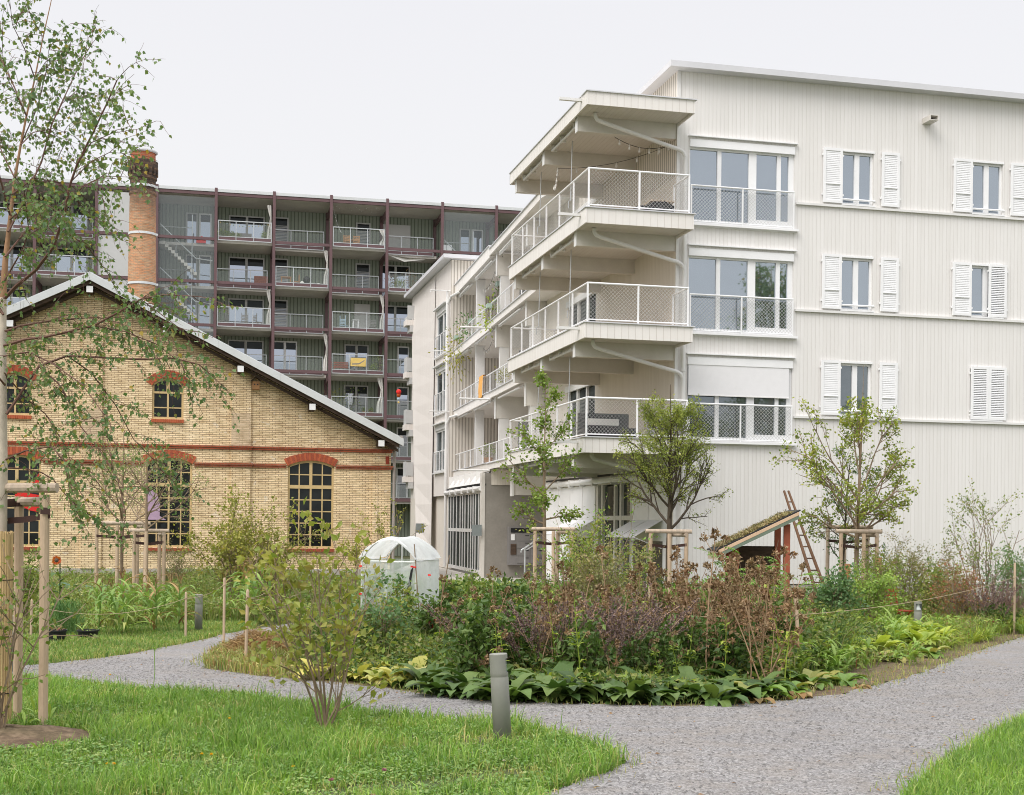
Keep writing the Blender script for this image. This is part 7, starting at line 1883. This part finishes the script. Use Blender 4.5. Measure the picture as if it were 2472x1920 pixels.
hang(18.3, .15, 10.7, 260, .32, 1.5, 'leaf_hazel', 'lush plant trailing over the far end of the top loggia railing', 1); hang(16.8, -.3, 11.3, 200, .3, 1.0, 'leaf_darkshrub', 'dark green trough plant in the top loggia', 2); hang(9.9, .05, 10.9, 110, .18, 1.0, 'leaf_lime', 'lime plant climbing the top loggia railing near the post', 3); hang(12.4, -.8, 12.3, 80, .12, 1.6, 'leaf_darkshrub', 'hanging vine in the middle of the top loggia', 4)
potplant(FL, 12.2, -.4, 4.4, .2, .3, 'orange', 'leaf_mixed', 'potted plant on a wooden stand in the lowest loggia', .6, 50); potplant(FL, 9.0, -.4, 7.3, .2, .3, 'clothwhite', 'leaf_hazel', 'pale flowering plant in the middle loggia', .6, 51)
c = FE.p(11.6, .75, 9.3); q = MB()
for i, mt_ in enumerate(range(4)): ball(q, (c[0], c[1] , c[2] - i * .2), .15 - .03 * i, i)
tag(q.build('wind_spinner', [M['clothred'], M['leaf_sun'], M['purpleblue'] if 'purpleblue' in M else M['clothblue'], M['clothyel']], None, origin=c), 'colourful paper spinner hanging at the far white wall edge', 'ornament')

tree('birch_tree', 'tall birch standing right of the picture, mirrored in the middle corner window', 'tree', (33.5, 3.0, 0),
     [(0, 0, -.1, .24), (.1, 0, 6, .18), (.2, 0, 12, .10), (.1, 0, 17.3, .02)], circ(26, 3, 16.3, .5, (3.6, 1.4), .3), dict(CF, kids=[6, 4], tips=5, per=3, spread=.35, droop=.9, keep=.9), (.22, .15), M['leaf_birch'], M['bark_birch'], 77)

for x_, y_, h_, lab in ((39.5, 4.5, 9.5, 'lower round tree right of the picture, mirrored in the first shuttered window'), (27.5, 4.0, 8.5, 'bushy tree right of the picture, mirrored in the half shaded corner window')):
    tree('broadleaf_tree', lab, 'tree', (x_, y_, 0), [(0, 0, -.1, .2), (0, 0, h_ * .4, .15), (.1, 0, h_ * .95, .02)], circ(16, 1.8, h_ * .85, .6, (3.0, 1.4), .3), dict(CF, kids=[5, 4], tips=4, per=3, spread=.35, keep=.9), (.26, .2), M['leaf_linden'], M['bark'], int(x_))

put_shrub(.9, .35, 7, dict(DN, kids=[4, 3]), (.07, .045), 'leaf_mixed', 'bark', 95, 985, 21.3, 'tomato bush at the right foot of the greenhouse')
put_shrub(.7, .4, 7, dict(DN, kids=[4, 3]), (.07, .045), 'leaf_shrub', 'bark', 96, 905, 20.6, 'low leafy bush at the left foot of the greenhouse')
put_shrub(1.0, .6, 9, DN, (.08, .05), 'leaf_mixed', 'bark', 97, 1740, 24.5, 'green bush under the shed eave')
put_shrub(1.1, .6, 9, DN, (.075, .045), 'leaf_lily', 'bark', 98, 2105, 27.6, 'light green bush half hiding the red chair')
put_shrub(1.2, .7, 9, DN, (.07, .045), 'leaf_mixed', 'bark', 99, 2270, 30, 'green bush behind the right bollard light')
# ------------------------------------------------------------------ light
w = bpy.data.worlds.new("World"); scene.world = w; w.use_nodes = True
nt = w.node_tree; nt.nodes.clear()
EL, AZ = radians(48), radians(221)
sky = nt.nodes.new('ShaderNodeTexSky'); sky.sky_type = 'NISHITA'; sky.sun_disc = False
sky.sun_elevation = EL; sky.sun_rotation = AZ
b1 = nt.nodes.new('ShaderNodeBackground'); b1.inputs[1].default_value = .10; nt.links.new(sky.outputs[0], b1.inputs[0])
tc = nt.nodes.new('ShaderNodeTexCoord'); sp = nt.nodes.new('ShaderNodeSeparateXYZ'); nt.links.new(tc.outputs['Generated'], sp.inputs[0])
cl = noise(nt, mapv(nt, tc.outputs['Generated'], (1, 1, 2.5)), 1.6, 4)
hgt = math_(nt, 'ADD', sp.outputs[2], math_(nt, 'MULTIPLY', math_(nt, 'SUBTRACT', cl, .5), .10))
skyc = ramp(nt, hgt, [(0.0, (.98, .97, .965)), (.20, (.975, .97, .975)), (.42, (.925, .92, .955)), (1.0, (.96, .97, 1.0))])
st = nt.nodes.new('ShaderNodeMapRange'); nt.links.new(sp.outputs[2], st.inputs[0])
st.inputs[1].default_value, st.inputs[2].default_value, st.inputs[3].default_value, st.inputs[4].default_value = .36, 1.0, 1.0, 3.0
b2 = nt.nodes.new('ShaderNodeBackground'); nt.links.new(skyc, b2.inputs[0]); nt.links.new(st.outputs[0], b2.inputs[1])
mx = nt.nodes.new('ShaderNodeMixShader'); mx.inputs[0].default_value = .92
nt.links.new(b1.outputs[0], mx.inputs[1]); nt.links.new(b2.outputs[0], mx.inputs[2])
o = nt.nodes.new('ShaderNodeOutputWorld'); nt.links.new(mx.outputs[0], o.inputs[0])
sl = bpy.data.lights.new("sun", 'SUN'); sl.energy = 2.3; sl.angle = radians(38); sl.color = (1, .95, .90)
so = bpy.data.objects.new("sun", sl); col.objects.link(so); so.location = (0, 0, 60)
dirv = Vector((sin(AZ) * cos(EL), cos(AZ) * cos(EL), sin(EL)))
so.rotation_euler = dirv.to_track_quat('Z', 'Y').to_euler()

scene.view_settings.view_transform = 'Standard'; scene.view_settings.look = 'None'; scene.view_settings.exposure = 0
scene.cycles.use_denoising = True
scene.cycles.max_bounces = 8; scene.cycles.transparent_max_bounces = 12
scene.cycles.sample_clamp_indirect = 8
scene.cycles.filter_width = 1.0
scene.cycles.denoising_prefilter = 'ACCURATE'
